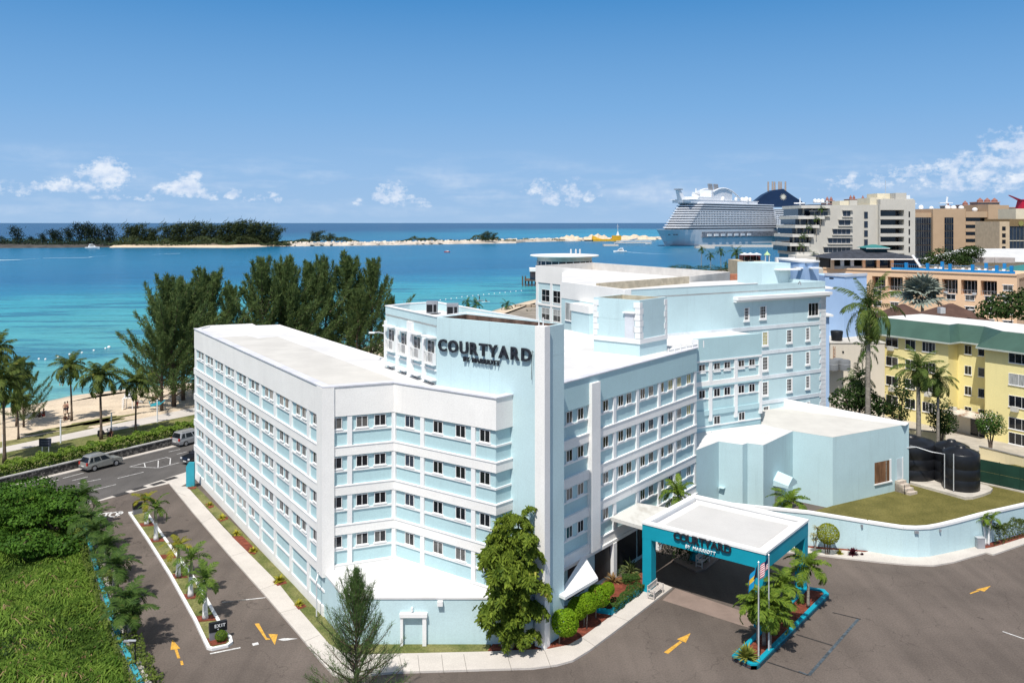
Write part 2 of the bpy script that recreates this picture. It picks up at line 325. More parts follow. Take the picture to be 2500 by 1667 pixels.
    v = n.new('ShaderNodeVectorMath'); v.operation = 'SCALE'; l.new(m2.outputs[2], v.inputs[0]); l.new(mm('MULTIPLY', st.outputs[0], rp.outputs[0]), v.inputs['Scale']); l.new(v.outputs[0], p.inputs['Base Color'])
    p.inputs['Roughness'].default_value = .25; p.inputs['IOR'].default_value = 1.33; p.inputs['Specular IOR Level'].default_value = .16
    b = n.new('ShaderNodeBump'); b.inputs['Strength'].default_value = .55; b.inputs['Distance'].default_value = .35; l.new(noise(.45, 5, (1, 2.2, 1), .65), b.inputs['Height']); l.new(b.outputs[0], p.inputs['Normal'])
    return m
SEAZ = -0.8
mb = MB()
xs = [-60000, -8000, -2500, -900, -300, 0, 300, 900, 2500, 8000, 60000]; ys = [-300, 100, 250, 500, 1000, 2500, 8000, 25000, 80000]
for i in range(len(xs) - 1):
    for j in range(len(ys) - 1):
        mb.quad([(xs[i], ys[j], SEAZ), (xs[i + 1], ys[j], SEAZ), (xs[i + 1], ys[j + 1], SEAZ), (xs[i], ys[j + 1], SEAZ)])
struct('sea', mb, seamat())

SAND = mat('beach_sand', (0.60, 0.49, 0.36), .95, .1, .25, .35, 3, fine=.08, fscale=4)
WETS = mat('wet_sand', (0.42, 0.36, 0.27), .6, .1, .3, .2, 3)
LANDM = mat('dusty_ground', (0.27, 0.235, 0.19), .95, .2, .15, .2, 2)
def asphalt(name, col, warm):
    m = mat(name, col, .9, .16, .10, .25, 14, col2=None, fine=.08, fscale=9)
    n = m.node_tree.nodes; l = m.node_tree.links; p = n['Principled BSDF']; src = p.inputs['Base Color'].links[0].from_socket
    g = n.new('ShaderNodeNewGeometry'); mp = n.new('ShaderNodeMapping'); mp.inputs['Rotation'].default_value = (0, 0, .56); mp.inputs['Scale'].default_value = (1.6, .12, 1); l.new(g.outputs['Position'], mp.inputs[0])
    a = n.new('ShaderNodeTexNoise'); a.inputs['Scale'].default_value = .55; a.inputs['Detail'].default_value = 5; l.new(mp.outputs[0], a.inputs['Vector'])
    r = n.new('ShaderNodeMapRange'); r.inputs['From Min'].default_value = .35; r.inputs['From Max'].default_value = .68; r.inputs['To Min'].default_value = 1.06; r.inputs['To Max'].default_value = .88; l.new(a.outputs[0], r.inputs['Value'])
    vo = n.new('ShaderNodeTexVoronoi'); vo.feature = 'DISTANCE_TO_EDGE'; vo.inputs['Scale'].default_value = .16
    nd = n.new('ShaderNodeTexNoise'); nd.inputs['Scale'].default_value = .9; nd.inputs['Detail'].default_value = 4; l.new(g.outputs['Position'], nd.inputs['Vector'])
    va = n.new('ShaderNodeVectorMath'); va.operation = 'MULTIPLY_ADD'; va.inputs[1].default_value = (2.2, 2.2, 0); l.new(nd.outputs['Color'], va.inputs[0]); l.new(g.outputs['Position'], va.inputs[2]); l.new(va.outputs[0], vo.inputs['Vector'])
    cr = n.new('ShaderNodeMapRange'); cr.inputs['From Min'].default_value = .0; cr.inputs['From Max'].default_value = .006; cr.inputs['To Min'].default_value = .68; cr.inputs['To Max'].default_value = 1.0; l.new(vo.outputs['Distance'], cr.inputs['Value'])
    sm = n.new('ShaderNodeTexNoise'); sm.inputs['Scale'].default_value = 1.1; sm.inputs['Detail'].default_value = 3; l.new(g.outputs['Position'], sm.inputs['Vector'])
    so = n.new('ShaderNodeMapRange'); so.inputs['From Min'].default_value = .68; so.inputs['From Max'].default_value = .76; so.inputs['To Min'].default_value = 1.0; so.inputs['To Max'].default_value = .62; l.new(sm.outputs[0], so.inputs['Value'])
    k = n.new('ShaderNodeMath'); k.operation = 'MULTIPLY'; l.new(r.outputs[0], k.inputs[0]); l.new(cr.outputs[0], k.inputs[1])
    k2 = n.new('ShaderNodeMath'); k2.operation = 'MULTIPLY'; l.new(k.outputs[0], k2.inputs[0]); l.new(so.outputs[0], k2.inputs[1])
    v = n.new('ShaderNodeVectorMath'); v.operation = 'SCALE'; l.new(src, v.inputs[0]); l.new(k2.outputs[0], v.inputs['Scale']); l.new(v.outputs[0], p.inputs['Base Color']); return m
ASPH = asphalt('car_park_asphalt', (0.13, 0.106, 0.090), 1)
ROADM = asphalt('road_asphalt', (0.112, 0.104, 0.098), 0)
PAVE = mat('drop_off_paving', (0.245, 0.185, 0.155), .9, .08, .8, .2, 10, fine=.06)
GRASSM = mat('verge_grass', (0.105, 0.125, 0.033), .95, .25, .5, .8, 22, col2=(0.21, 0.20, 0.075), fine=.16, fscale=7)
LAWNM = mat('lawn_grass', (0.11, 0.10, 0.025), .95, .12, .35, .7, 16, col2=(0.16, 0.14, 0.04), fine=.12, fscale=6)
FIELDM = mat('field_soil', (0.06, 0.085, 0.02), .95, .3, .6, .6, 8)
def ext(a, b, t): return a + (b - a) * t          # a point further along a measured line
# base land sheet: everything inshore, out to the harbour behind
Wb0, Wb1 = G(25.5, 1185), G(434, 1085.7)          # foot of the sea wall
wd = (Wb1 - Wb0).normalized()
shore = [G(86.7, 986, SEAZ), G(480, 933, SEAZ)]; sd = (shore[1] - shore[0]).normalized()
# shoreline running away to the harbour
SH = [shore[0] - sd * 160, shore[0] - sd * 60, shore[0], G(180, 965, SEAZ), G(306, 950, SEAZ), shore[1], Vector((-40, 190, SEAZ)), Vector((-18, 245, SEAZ)), Vector((-3, 300, SEAZ)), Vector((14, 345, SEAZ)), Vector((48, 420, SEAZ)), Vector((95, 500, SEAZ)), Vector((140, 560, SEAZ)), Vector((220, 590, SEAZ)), Vector((420, 600, SEAZ)), Vector((1200, 620, SEAZ))]
def offs(line, o):
    out = []
    for i in range(len(line)):
        t = (line[min(i + 1, len(line) - 1)] - line[max(i - 1, 0)]); n = Vector((t[1], -t[0], 0)).normalized(); out.append(line[i] + n * o)
    return out
inner = offs(SH, 9); sandin = offs(SH, 2.0); under = offs(SH, -5)
mb = MB()
for i in range(len(SH) - 1):
    for a, b, za, zb, mi in ((under, SH, -1.5, SEAZ + .03, 1), (SH, sandin, SEAZ + .03, -.45, 1), (sandin, inner, -.45, .42, 0)):
        mb.quad([(b[i][0], b[i][1], zb), (b[i + 1][0], b[i + 1][1], zb), (a[i + 1][0], a[i + 1][1], za), (a[i][0], a[i][1], za)], mi)
struct('beach', mb, [SAND, WETS])
land = [(p[0], p[1]) for p in inner]
mb = MB(); back = [(1200, -120), (-260, -120), (-260, 20)]
mb.quad([(x, y, -.06) for x, y in [(-260, land[0][1])] + land + [(1200, 600)] + back][::-1])
struct('ground', mb, LANDM)
# sand between path and sea
pl0, pl1 = G(0, 1107, .8), G(477, 1011.7, .8); pu0, pu1 = G(0, 1093.4, .8), G(479.6, 993.9, .8)
def ribbon(a0, a1, b0, b1, ta, tb, za, zb):
    A0, A1 = ext(a0, a1, ta), ext(a0, a1, tb); B0, B1 = ext(b0, b1, ta), ext(b0, b1, tb)
    return [(A0[0], A0[1], za), (A1[0], A1[1], za), (B1[0], B1[1], zb), (B0[0], B0[1], zb)]
mb = MB(); n_ = 60; U = [ext(pu0, pu1, -1.2 + 5.2 * k / n_) for k in range(n_ + 1)]
s0_, s1_ = inner[2], inner[5]
def innerpt(p):       # nearest point on the inner beach line
    best = None
    for i in range(len(inner) - 1):
        a, b = V2(inner[i]), V2(inner[i + 1]); t = max(0, min(1, (V2(p) - a).dot(b - a) / (b - a).length_squared)); q = a + (b - a) * t
        dd = (q - V2(p)).length
        if best is None or dd < best[0]: best = (dd, q)
    return best[1]
J = [innerpt(p) for p in U]
for k in range(n_):
    mb.quad([(U[k][0], U[k][1], .78), (U[k + 1][0], U[k + 1][1], .78), (J[k + 1][0], J[k + 1][1], .418), (J[k][0], J[k][1], .418)])
struct('sand', mb, SAND)
wdn = Vector((wd[1], -wd[0], 0))
seaw0 = ext(Wb0, Wb1, -1.0); seaw1 = ext(Wb0, Wb1, 3.2)
mb = MB().quad(ribbon(Wb0 - wdn * .3, Wb1 - wdn * .3, pl0, pl1, -1, 3.2, .80, .80)); struct('verge', mb, GRASSM)
mb = MB(); mb.prism([ext(pl0, pl1, -1.2), ext(pl0, pl1, 4), ext(pu0, pu1, 4), ext(pu0, pu1, -1.2)], .5, .84); struct('path', mb, CONC)
mb = MB(); rr = random.Random(3)
def patch(cx, cy, rx, ry, z, ang=.95):
    pts = []
    for k in range(26):
        a = 2 * math.pi * k / 26; r = 1 + .28 * math.sin(3 * a + cx) + .2 * rr.uniform(-1, 1); u, v = rx * r * math.cos(a), ry * r * math.sin(a); pts.append((cx + u * math.cos(ang) - v * math.sin(ang), cy + u * math.sin(ang) + v * math.cos(ang), z))
    mb.quad(pts)
for px, py, rx, ry in ((205, 1036, 6, 1.6), (155, 1058, 4, 1.2), (240, 1030, 5, 1.0), (40, 1080, 6, 1.8), (300, 1032, 3, .5)):
    c = G(px, py, .7); zz = .80 if py < 1070 else .81; patch(c[0], c[1], rx, ry, zz)
tag(mb.build('beach_grass', mat('beach_turf', (.20, .19, .075), .95, .3, .8, .3, 8, fine=.15)), kind='stuff')
# car park
mb = MB().quad([(-75, 20, 0), (95, 20, 0), (95, 104, 0), (28, 104, 0), (-5, 76, 0), (-42, 104, 0), (-50, 92, 0)]); struct('car_park', mb, ASPH)
# road (runs along the beach), four lanes
rn0, rn1 = G(306, 1200), G(464, 1149)
mb = MB(); q = [ext(Wb0, Wb1, -1.2), ext(Wb0, Wb1, 4), ext(rn0, rn1, 9), ext(rn0, rn1, -5)]
mb.quad([(p[0], p[1], .008) for p in q][::-1]); struct('road', mb, ROADM)
mb = MB()
def line_mark(a, b, w, z=.016):
    a, b = V2(a), V2(b); d = (b - a).normalized(); n = Vector((d[1], -d[0])) * w / 2
    mb.quad([(a - n).to_tuple() + (z,), (a + n).to_tuple() + (z,), (b + n).to_tuple() + (z,), (b - n).to_tuple() + (z,)][::-1])
c255 = lambda x, y: G(x * .2551, 800 + y * .2551)
for a, b in (((600, 1440), (800, 1388)), ((745, 1490), (965, 1447)), ((860, 1560), (1110, 1498)), ((1125, 1440), (1375, 1380)), ((1240, 1330), (1590, 1240)), ((1615, 1187), (1725, 1162)), ((1240, 1330), (1520, 1340)), ((1520, 1340), (1715, 1290)),
             ((1380, 1290), (1390, 1335)), ((1515, 1270), (1512, 1338)), ((1632, 1250), (1626, 1308)), ((1692, 1210), (1790, 1185)), ((400, 1500), (560, 1455)), ((690, 1462), (840, 1425)), ((1590, 1240), (1632, 1250))):
    line_mark(c255(*a), c255(*b), .11)
q0, q1 = G(100, 1205), G(440, 1098)
tag(mb.build('road_marking', WHP), kind='structure')
mb = MB(); mb.strip([V2(ext(Wb0, Wb1, -1.2)), V2(ext(Wb0, Wb1, 4))], 0, .75, 0, .1); struct('kerb', mb, CONC)
# the walkway slab between road and driveway, with iron covers
c303 = lambda x, y: G(x / 3.033, 1150 + y / 3.033)
ap = [c303(1250, 92), c303(1040, 140), c303(760, 215), ext(c303(1250, 92), c303(760, 215), 2.6), ext(rn0, rn1, -1.6), ext(rn0, rn1, -.45), ext(rn0, rn1, 0), ext(rn0, rn1, .75), ext(rn0, rn1, 1.6), G(470, 1172), G(437, 1190)]
mb = MB().prism([V2(p) for p in ap], -.02, .02); struct('pavement', mb, CONC)
IRON = mat('cast_iron', (0.05, 0.047, 0.045), .7, .2, 3)
for i, (x, y) in enumerate(((895, 172), (1028, 128), (1168, 92), (1262, 57))):
    c = c303(x, y); d = wd; n = wdn
    p = [(c - d * .75 - n * .4), (c + d * .75 - n * .4), (c + d * .75 + n * .4), (c - d * .75 + n * .4)]
    o = MB().prism([V2(v) for v in p], .015, .035).build('drain_cover', IRON)
    tag(o, ['dark iron drain cover nearest the overgrown shrubs on the roadside pavement', 'dark iron drain cover second from the shrubs on the roadside pavement', 'dark iron drain cover third from the shrubs beside the driveway mouth', 'dark iron drain cover nearest the white hotel wing on the pavement'][i], 'drain cover', 'drain covers along the roadside pavement')
# pavement round the hotel (outer kerb line, inner line)
outer = [G(437, 1190) - Vector((0, 0, 0)), G(412, 1181), G(470, 1252), G(560, 1358), G(648, 1456.6), G(727, 1549), G(780, 1613), G(812, 1648), G(835, 1656), G(962, 1644), G(1100, 1640), G(1228, 1636), G(1300, 1634), G(1360, 1626), G(1399, 1615), G(1440, 1590), G(1538, 1516), G(1600, 1468), G(1641.5, 1437)]
innr = [G(1560, 1452), G(1497, 1502), G(1423, 1557), G(1388, 1577), G(1330, 1588), G(1191, 1594), G(975, 1599), G(870, 1601), G(838, 1597), G(803, 1575), G(723.7, 1483), G(677.5, 1423.7), G(608, 1354), G(545, 1289), G(456.6, 1189.6)]
mb = MB().prism([V2(p) for p in outer + [G(1600, 1420), G(1560, 1440)] + innr], -.03, .13); struct('walkway', mb, CONC)
mb = MB()       # saw-cut joints across the walkway: thin dark grooves
for a, b in (((455, 1210), (428, 1200)), ((520, 1262), (490, 1276)), ((600, 1346), (560, 1358)), ((677, 1424), (632, 1440)), ((724, 1484), (680, 1496)), ((780, 1549), (742, 1566)), ((975, 1599), (985, 1643)), ((1078, 1597), (1083, 1641)), ((1132, 1596), (1140, 1639)), ((1020, 1598), (1025, 1642)), ((1237, 1592), (1249, 1635)), ((1330, 1588), (1345, 1628)), ((1423, 1557), (1455, 1578)), ((1497, 1502), (1538, 1516))):
    line_mark(G(a[0], a[1], .13), G(b[0], b[1], .13), .035, .1335)
tag(mb.build('pavement_joint', mat('joint', (.24, .215, .19), .95)), kind='structure')
# grass strip along the long wing and the front
gl = [G(457, 1190), G(608, 1354), G(677.5, 1423.7), G(723.7, 1483), G(803, 1575), G(838, 1597), G(975, 1599), G(1191, 1594)]
gi = [G(1200, 1572), G(974, 1573), G(850, 1574), G(792, 1509), G(600, 1310), G(476, 1187)]
mb = MB().prism([V2(p) for p in gl + gi], -.02, .135); struct('lawn', mb, GRASSM)
# red mulch beds beside the wing
c329 = lambda x, y: G(450 + x * .3297, 1150 + y * .3297, .15)
mb = MB()
for poly in (((20, 120), (60, 115), (92, 112), (85, 128), (38, 132)), ((155, 240), (205, 235), (220, 262), (185, 275)), ((245, 350), (318, 335), (325, 352), (270, 372)), ((352, 480), (428, 478), (500, 548), (545, 590), (520, 615), (480, 605)), ((655, 815), (745, 800), (760, 828), (690, 846)), ((815, 985), (880, 975), (905, 1000), (845, 1022))):
    mb.prism([V2(c329(*p)) for p in poly], .1, .16)
tag(mb.build('mulch_bed', MULCH), kind='structure')
# drop-off paving band; ends at canopy's shadow edge, so darker asphalt beyond imitates shade
def c310(x, y, z=0): return G(1540 + x * .3106, 1180 + y * .3106, z)
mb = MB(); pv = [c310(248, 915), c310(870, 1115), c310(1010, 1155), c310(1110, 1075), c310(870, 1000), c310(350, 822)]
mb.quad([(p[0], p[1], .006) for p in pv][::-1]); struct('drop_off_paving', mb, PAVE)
# painted arrows and lines
mb = MB()
def flat(pts, z=.012): mb.quad([(p[0], p[1], z) for p in (pts if sum(pts[i][0] * pts[(i + 1) % len(pts)][1] - pts[(i + 1) % len(pts)][0] * pts[i][1] for i in range(len(pts))) > 0 else pts[::-1])])
def arrow(name, label, polys):
    global mb
    mb = MB()
    for p in polys: flat(p)
    return tag(mb.build(name, YELP), label, 'painted arrow', 'yellow arrows painted on the asphalt')
arrow('painted_arrow', 'yellow straight arrow on the asphalt left of the planted island', [[c303(1275, 1243), c303(1335, 1312), c303(1262, 1322)], [c303(1292, 1318), c303(1313, 1316), c303(1335, 1383), c303(1313, 1385)], [c303(1333, 1403), c303(1352, 1401), c303(1360, 1432), c303(1340, 1435)]])
k5 = lambda x, y: G(450 + x * .3297, 1150 + y * .3297)
arrow('painted_arrow', 'yellow bent arrow on the asphalt right of the planted island', [[k5(520, 1128), k5(553, 1125), k5(610, 1232), k5(603, 1248)], [k5(603, 1248), k5(610, 1232), k5(632, 1238), k5(636, 1245)], [k5(622, 1203), k5(692, 1207), k5(670, 1287)]])
arrow('painted_arrow', 'yellow straight arrow pointing towards the teal canopy', [[c310(470, 1175), c310(432, 1250), c310(362, 1222)], [c310(385, 1236), c310(404, 1246), c310(293, 1338), c310(260, 1325)]])
k6 = lambda x, y: G(1950 + x * .3297, 1150 + y * .3297)
arrow('painted_arrow', 'worn yellow arrow alone on the open asphalt at the right', [[k6(1423, 848), k6(1375, 890), k6(1312, 875)], [k6(1322, 880), k6(1340, 886), k6(1272, 908), k6(1266, 902)]])
mb = MB()
for a, b, w in ((k5(280, 970), k5(600, 935), .12), (k5(190, 1350), k5(415, 1305), .16), (c303(1645, 968), c303(1820, 952), .1), (k6(1510, 1185), k6(1668, 1240), .12)): line_mark(a, b, w, .012)
flat([k5(500, 1275), k5(545, 1265), k5(552, 1282), k5(510, 1292)]); flat([k5(690, 1245), k5(740, 1235), k5(842, 1238), k5(735, 1255)])
tag(mb.build('parking_line', WHP), kind='structure')
mb = MB()
for a, b, w in ((c310(1070, 1400), c310(1395, 1508), .14), (c310(1300, 1185), c310(1585, 1272), .14), (k6(250, 1045), k6(460, 1095), .14)): line_mark(a, b, w, .012)
tag(mb.build('blacked_out_line', mat('black_overpaint', (.04, .037, .035), .8, .2, 2, fine=.15, fscale=6)), kind='structure')
mb = MB()
line_mark(k6(440, 1095), k6(75, 1510), .2, .014); line_mark(k6(75, 1510), k6(0, 1480), .12, .014)
tag(mb.build('blue_parking_line', mat('blue_overpaint', (.072, .092, .108), .8, .3, 2, fine=.15, fscale=6)), kind='structure')
# STOP lettering at the driveway mouth
def text_mesh(s, size, ext_=0.0, off=0.0, res=3):
    cu = bpy.data.curves.new('letters', 'FONT'); cu.body = s; cu.size = size; cu.extrude = ext_; cu.offset = off; cu.resolution_u = res
    ob = bpy.data.objects.new('letters', cu); COL.objects.link(ob); dg = bpy.context.evaluated_depsgraph_get()
    me = bpy.data.meshes.new_from_object(ob.evaluated_get(dg)); bpy.data.objects.remove(ob); bpy.data.curves.remove(cu); return me
st = thing('stop_marking', c303(700, 345, ), 'white worn STOP lettering painted on the asphalt at the driveway mouth', 'road lettering')
pS, pP = G(227, 1266.5), c303(885, 335); dv = V2(pP) - V2(pS); L_ = dv.length; st.location = (pS[0], pS[1], .014); st.rotation_euler = (0, 0, math.atan2(dv[1], dv[0]))
xx = 0
for ch in 'STOP':
    me = text_mesh(ch, 2.3, 0.0, .03); me.materials.append(WHP); w = max(v.co.x for v in me.vertices)
    for v in me.vertices: v.co.x *= .62
    o = link('letter', me, st, (xx, 0, 0)); xx += L_ / 3.85
# ================================================================== WINDOWS AND FACADES
WINC = {}
def win_meshes(w, h, kind):
    k = (round(w, 2), round(h, 2), kind)
    if k in WINC: return WINC[k]
    f = MB(); t = .048; pr = -.045
    f.box(-w / 2, w / 2, pr, .02, 0, t); f.box(-w / 2, w / 2, pr, .02, h - t, h); f.box(-w / 2, -w / 2 + t, pr, .02, t, h - t); f.box(w / 2 - t, w / 2, pr, .02, t, h - t)
    cols, rows = {'slide': (2, 1), 'grid': (3, 4), 'triple': (3, 1), 'pair': (2, 2), 'bal': (2, 1), 'one': (1, 1), 'quad': (4, 1)}[kind]
    bars = .028 if kind == 'grid' else t * .85
    for i in range(1, cols): x = -w / 2 + w * i / cols; f.box(x - bars / 2, x + bars / 2, pr + .01, .02, t, h - t)
    for j in range(1, rows): z = h * j / rows; f.box(-w / 2 + t, w / 2 - t, pr + .012, .018, z - bars / 2, z + bars / 2)
    f.box(-w / 2 - .07, w / 2 + .07, pr - .05, .03, -.09, 0)
    fm = f.mesh('window', WHITE); panes = []
    n = cols if kind != 'grid' else 1; n = 1 if kind == 'one' else n
    for i in range(n):
        x0 = -w / 2 + t * .6 + (w - t * 1.2) * i / n; x1 = -w / 2 + t * .6 + (w - t * 1.2) * (i + 1) / n
        if rows == 2:
            for z0, z1 in ((t * .6, h / 2), (h / 2, h - t * .6)): panes.append((x0, x1, z0, z1))
        else: panes.append((x0, x1, t * .6, h - t * .6))
    pm = {}
    for gi, gm in enumerate((GLASS, GLASS2, GLASS3, CURT, TAPE)):
        pm[gi] = [MB().box(x0 + .004, x1 - .004, -.02, .012, z0, z1).mesh('pane', gm) for x0, x1, z0, z1 in panes]
    WINC[k] = (fm, pm); return WINC[k]
WR = random.Random(21)
def window(b, P, d, z, w=.84, h=.82, kind='slide', glass=None, proud=.02):
    """P: plan point of the window's middle, d: wall direction, z: sill"""
    n = Vector((d[1], -d[0])); fm, pm = win_meshes(w, h, kind); bl = b.location
    o = link('window', fm, b, (P[0] + n[0] * proud - bl[0], P[1] + n[1] * proud - bl[1], z - bl[2]), math.atan2(d[1], d[0]))
    for i, me in enumerate(pm[0]):
        g = glass if glass is not None else WR.choice((0, 0, 0, 1, 2, (0, 1), (1, 0), (3, 0), (2, 3)))
        if isinstance(g, (tuple, list)): g = g[i % len(g)]
        link('pane', pm[g][i], o)
    return o
FL = 2.8                                   # storey height
ZT = [14.24, 11.42, 8.62, 5.82, 3.02]      # undersides of the white bands
ZTOP = 16.35
def unit(a, b): return (V2(b) - V2(a)).normalized()
# ------------------------------------------------------------------ main wing plan (measured corners)
Af = V2(G(478, 803, ZTOP)); P0 = V2(G(793, 945.5, ZTOP)); Bn = V2(G(963, 933.5, ZTOP)); Ce = V2(G(1210.4, 971.7, ZTOP)); Ee = V2(G(1247, 963.8, ZTOP))
dA, dB, dC, dE = unit(Af, P0), unit(P0, Bn), unit(Bn, Ce), unit(Ce, Ee)
hotel = thing('hotel_building', (P0[0], P0[1], 0), 'pale blue and white five storey hotel with a tall sign tower at its middle', 'hotel')
roofA = [V2(G(x, y, ZTOP)) for x, y in ((1066, 932), (1045, 915), (941, 875), (683, 793.5), (625, 795.6), (615.6, 791), (509, 795.6))]
core = [Af, P0, Bn, Ce, Ee + dE * 2.0, Ee + dE * 2.0 + V2((-5, 4))] + roofA
MB().prism(core, 0, 14.3).build('wall', BLUE, hotel)
chain = [Af, P0, Bn, Ce, Ee + dE * .4]
MB().strip(chain, -.35, .17, 14.24, ZTOP).build('parapet', WALLW, hotel)
MB().strip(chain, -.42, .24, ZTOP + .002, ZTOP + .09).build('coping', mat('coping_grey', (.62, .62, .66), .6), hotel)
bk = [Ee + dE * .3 + V2((-3.6, 3)), roofA[0], roofA[1], roofA[2], roofA[3], roofA[4], roofA[5], roofA[6], Af]
MB().strip([roofA[1], roofA[2], roofA[3], roofA[4], roofA[5], roofA[6], Af][::1], -.3, .0, 14.0, ZTOP + .05).build('parapet', WALLW, hotel)
MB().prism(core, 14.32, ZTOP - .12).build('roof', ROOFW, hotel)
bg_ = [V2(G(x, y, ZTOP - .12)) for x, y in ((537, 824), (603, 820), (630, 826), (678, 822), (966, 928), (805, 944), (780, 938), (730, 912))]
MB().prism(bg_, ZTOP - .118, ZTOP - .10).build('roof_membrane', ROOFB, hotel)
MB().obox(roofA[1], unit(roofA[1], roofA[0]), -.2, 1.2, -.15, .15, ZTOP - .1, ZTOP + .95 - 1.0 + .2).build('coping', WHITE, hotel)
for z in ZT[1:]:
    MB().strip(chain, .0, .17, z, z + .64).build('band', WALLW, hotel)
    MB().strip(chain, .0, .21, z + .64, z + .70).build('band_lip', WHITE, hotel)
for z in ZT: MB().strip(chain, .0, .085, z - 1.17, z - 1.04).build('ledge', WHITE, hotel)
MB().strip([Af, P0], .0, .12, 0, .85).build('plinth', WALLW, hotel)
# corner pier
MB().obox(P0 - dA * 1.0, dA, 0, .86, -.1, .26, 3.0, ZTOP - .02).build('pier', WALLW, hotel)
MB().strip([P0 - dA * .14, P0, P0 + dB * .62], -.1, .27, 3.0, ZTOP - .03).build('pier', WALLW, hotel)
def pilaster(b, P, d, z0, z1, w=.42, pr=.14, m=WHITE): return MB().obox(P, d, -w / 2, w / 2, 0, pr, z0, z1).build('pilaster', m, b)
LA = (P0 - Af).length; bay = (LA - 1.0 - 2.2 - .5) / 9
zb = [z + .70 for z in ZT[1:]] + [.85]
for i in range(10):
    s = LA - 1.0 - 2.2 - bay * (9 - i)
    for f, z in enumerate(ZT): pilaster(hotel, Af + dA * s, dA, zb[f], z, .5)
    for f, z in enumerate(ZT):
        if i < 9:
            if f == 4 and i > 5: continue
            for fr in (.38, .76):
                if f == 4 and i == 5 and fr > .5: continue
                window(hotel, Af + dA * (s + .25 + (bay - .5) * fr), dA, z - .86, .86, .82)
        elif f < 4: window(hotel, Af + dA * (s + 1.35), dA, z - .86, .86, .82, glass=2)
pilaster(hotel, Af + dA * .25, dA, 0, 14.2, .5, .13)
for z in ZT[1:]: MB().obox(Af, (-dA[1], dA[0]), -.165, 6, -.22, .02, z + .003, z + .637).build('band', WALLW, hotel)
for z in ZT: MB().obox(Af, (-dA[1], dA[0]), -.02, .5, -.1, -.02, z - .9, z - .1).build('end_pane', GLASS, hotel)
# little front between the long wing and the sign front
for f, z in enumerate(ZT[:4]):
    zl = zb[f] if f < 3 else 3.3
    pp = hit(853, P0, dB); pilaster(hotel, pp, dB, zl, z - .02, .34)
    pilaster(hotel, Bn - dB * .13, dB, zl, z - .02, .2); pilaster(hotel, Bn + dC * .13, dC, zl, z - .02, .2)
    for px, g in ((820, (1 if f in (0,) else 0)), (883.5, (1 if f == 0 else 0)), (927.5, 0)):
        window(hotel, hit(px, P0, dB), dB, z - .92, .86, .82, glass=((1, 0) if f == 3 else g))
    for px in (1033.5, 1158): pilaster(hotel, hit(px, Bn, dC), dC, zl, z - .02, .36)
    for px, g in ((1001, (1, 0) if f == 3 else 2), (1070.5, 1 if f == 3 else 0), (1125.5, 1 if f == 3 else 0), (1185, 1 if f == 3 else 0)):
        window(hotel, hit(px, Bn, dC), dC, z - .95, .9, .86, glass=g)
# single-storey annex at the foot
ax0 = V2((-11.0, 58.3)); annex = [V2(P0) + dA * -.6, ax0, V2((1.4, 58.3)), V2(Ee) + dE * 1.0, Ce, Bn]
MB().prism(annex, 0, 3.12).build('annex_wall', PALE, hotel)
MB().prism([V2(P0) + dA * -.5, ax0 + V2((-.06, -.06)), V2((1.45, 58.24)), V2(Ee) + dE * 1.0, Ce, Bn], 3.122, 3.24).build('annex_roof', ROOFW, hotel)
MB().strip([P0 + dB * .4, Bn, Ce], .02, .5, 3.24, 3.4).build('roof_upstand', WHITE, hotel)
d1 = V2((1, 0)); sx = X(1010, 58.3)
dr = MB(); dr.box(sx - .86, sx - .68, 58.02, 58.32, 0, 2.02).box(sx + .6, sx + .86, 58.02, 58.32, 0, 2.02).box(sx - .9, sx + .92, 57.95, 58.32, 2.02, 2.26)
drf = dr.build('door_surround', WHITE, hotel)
MB().box(sx - .68, sx + .6, 58.2, 58.24, 1.1, 2.02).build('pane', GLASS2, drf); MB().box(sx - .6, sx + .52, 58.2, 58.24, .18, .98).build('pane', CURT, drf)
MB().box(sx - .68, sx + .6, 58.1, 58.26, .98, 1.1).build('rail', WHITE, drf)
lx = X(1075, 58.3); MB().box(lx - .18, lx + .18, 58.0, 58.31, 2.75, 3.06).build('wall_light', WHITE, hotel)
lx = X(1006, 58.3); MB().box(lx - .06, lx + .06, 58.1, 58.31, 2.35, 2.6).build('wall_light', WHITE, hotel)
pd = V2(P0) - dA * .5; MB().tube([(pd[0] - .28, pd[1] - .1, 3.2), (pd[0] - .3, pd[1] - .12, 3.0), (pd[0] - .3, pd[1] - .5, 2.7), (pd[0] - .28, pd[1] - .6, .2)], .05, 6).build('drainpipe', STEEL, hotel)
# ------------------------------------------------------------------ sign tower
TZ = 21.15
T0 = V2(Ee); dT = Vector((.788, -.616)); dD = Vector((.6, .8)); nT = Vector((dT[1], -dT[0]))
tl = hit(1066, T0, dT); tr = hit(1331, T0, dT); trb = tr + dD * 2.25
tb = hit(1320, tl + dD * 3.4, dT)
tower = [tl, tr, trb, trb - dT * 2.6 + dD * .0, tl + dD * 3.2]
tin = [tl + dT * .3 + dD * .3, tr - dT * .3 + dD * .3, trb - dT * .3 - dD * .3, tl + dD * 2.9 + dT * .3]
tout = [tl, tr, trb, tl + dD * 3.3]
MB().prism(tout, 0, TZ - 2.0).build('tower_wall', PALE, hotel)
def ring(poly, th, z0, z1): return MB().strip(poly if sum(poly[i][0] * poly[(i + 1) % len(poly)][1] - poly[(i + 1) % len(poly)][0] * poly[i][1] for i in range(len(poly))) > 0 else poly[::-1], -th, 0, z0, z1, closed=True)
ring(tout, .25, TZ - 2.02, TZ).build('tower_wall', PALE, hotel)
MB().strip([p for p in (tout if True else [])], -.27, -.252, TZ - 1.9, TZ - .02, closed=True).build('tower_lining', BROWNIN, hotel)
cl_ = MB(); cl_.obox(tr - dT * .62, dT, 0, .80, -.3, .3, 0, TZ + .06); cl_.build('corner_fin', WALLW, hotel)
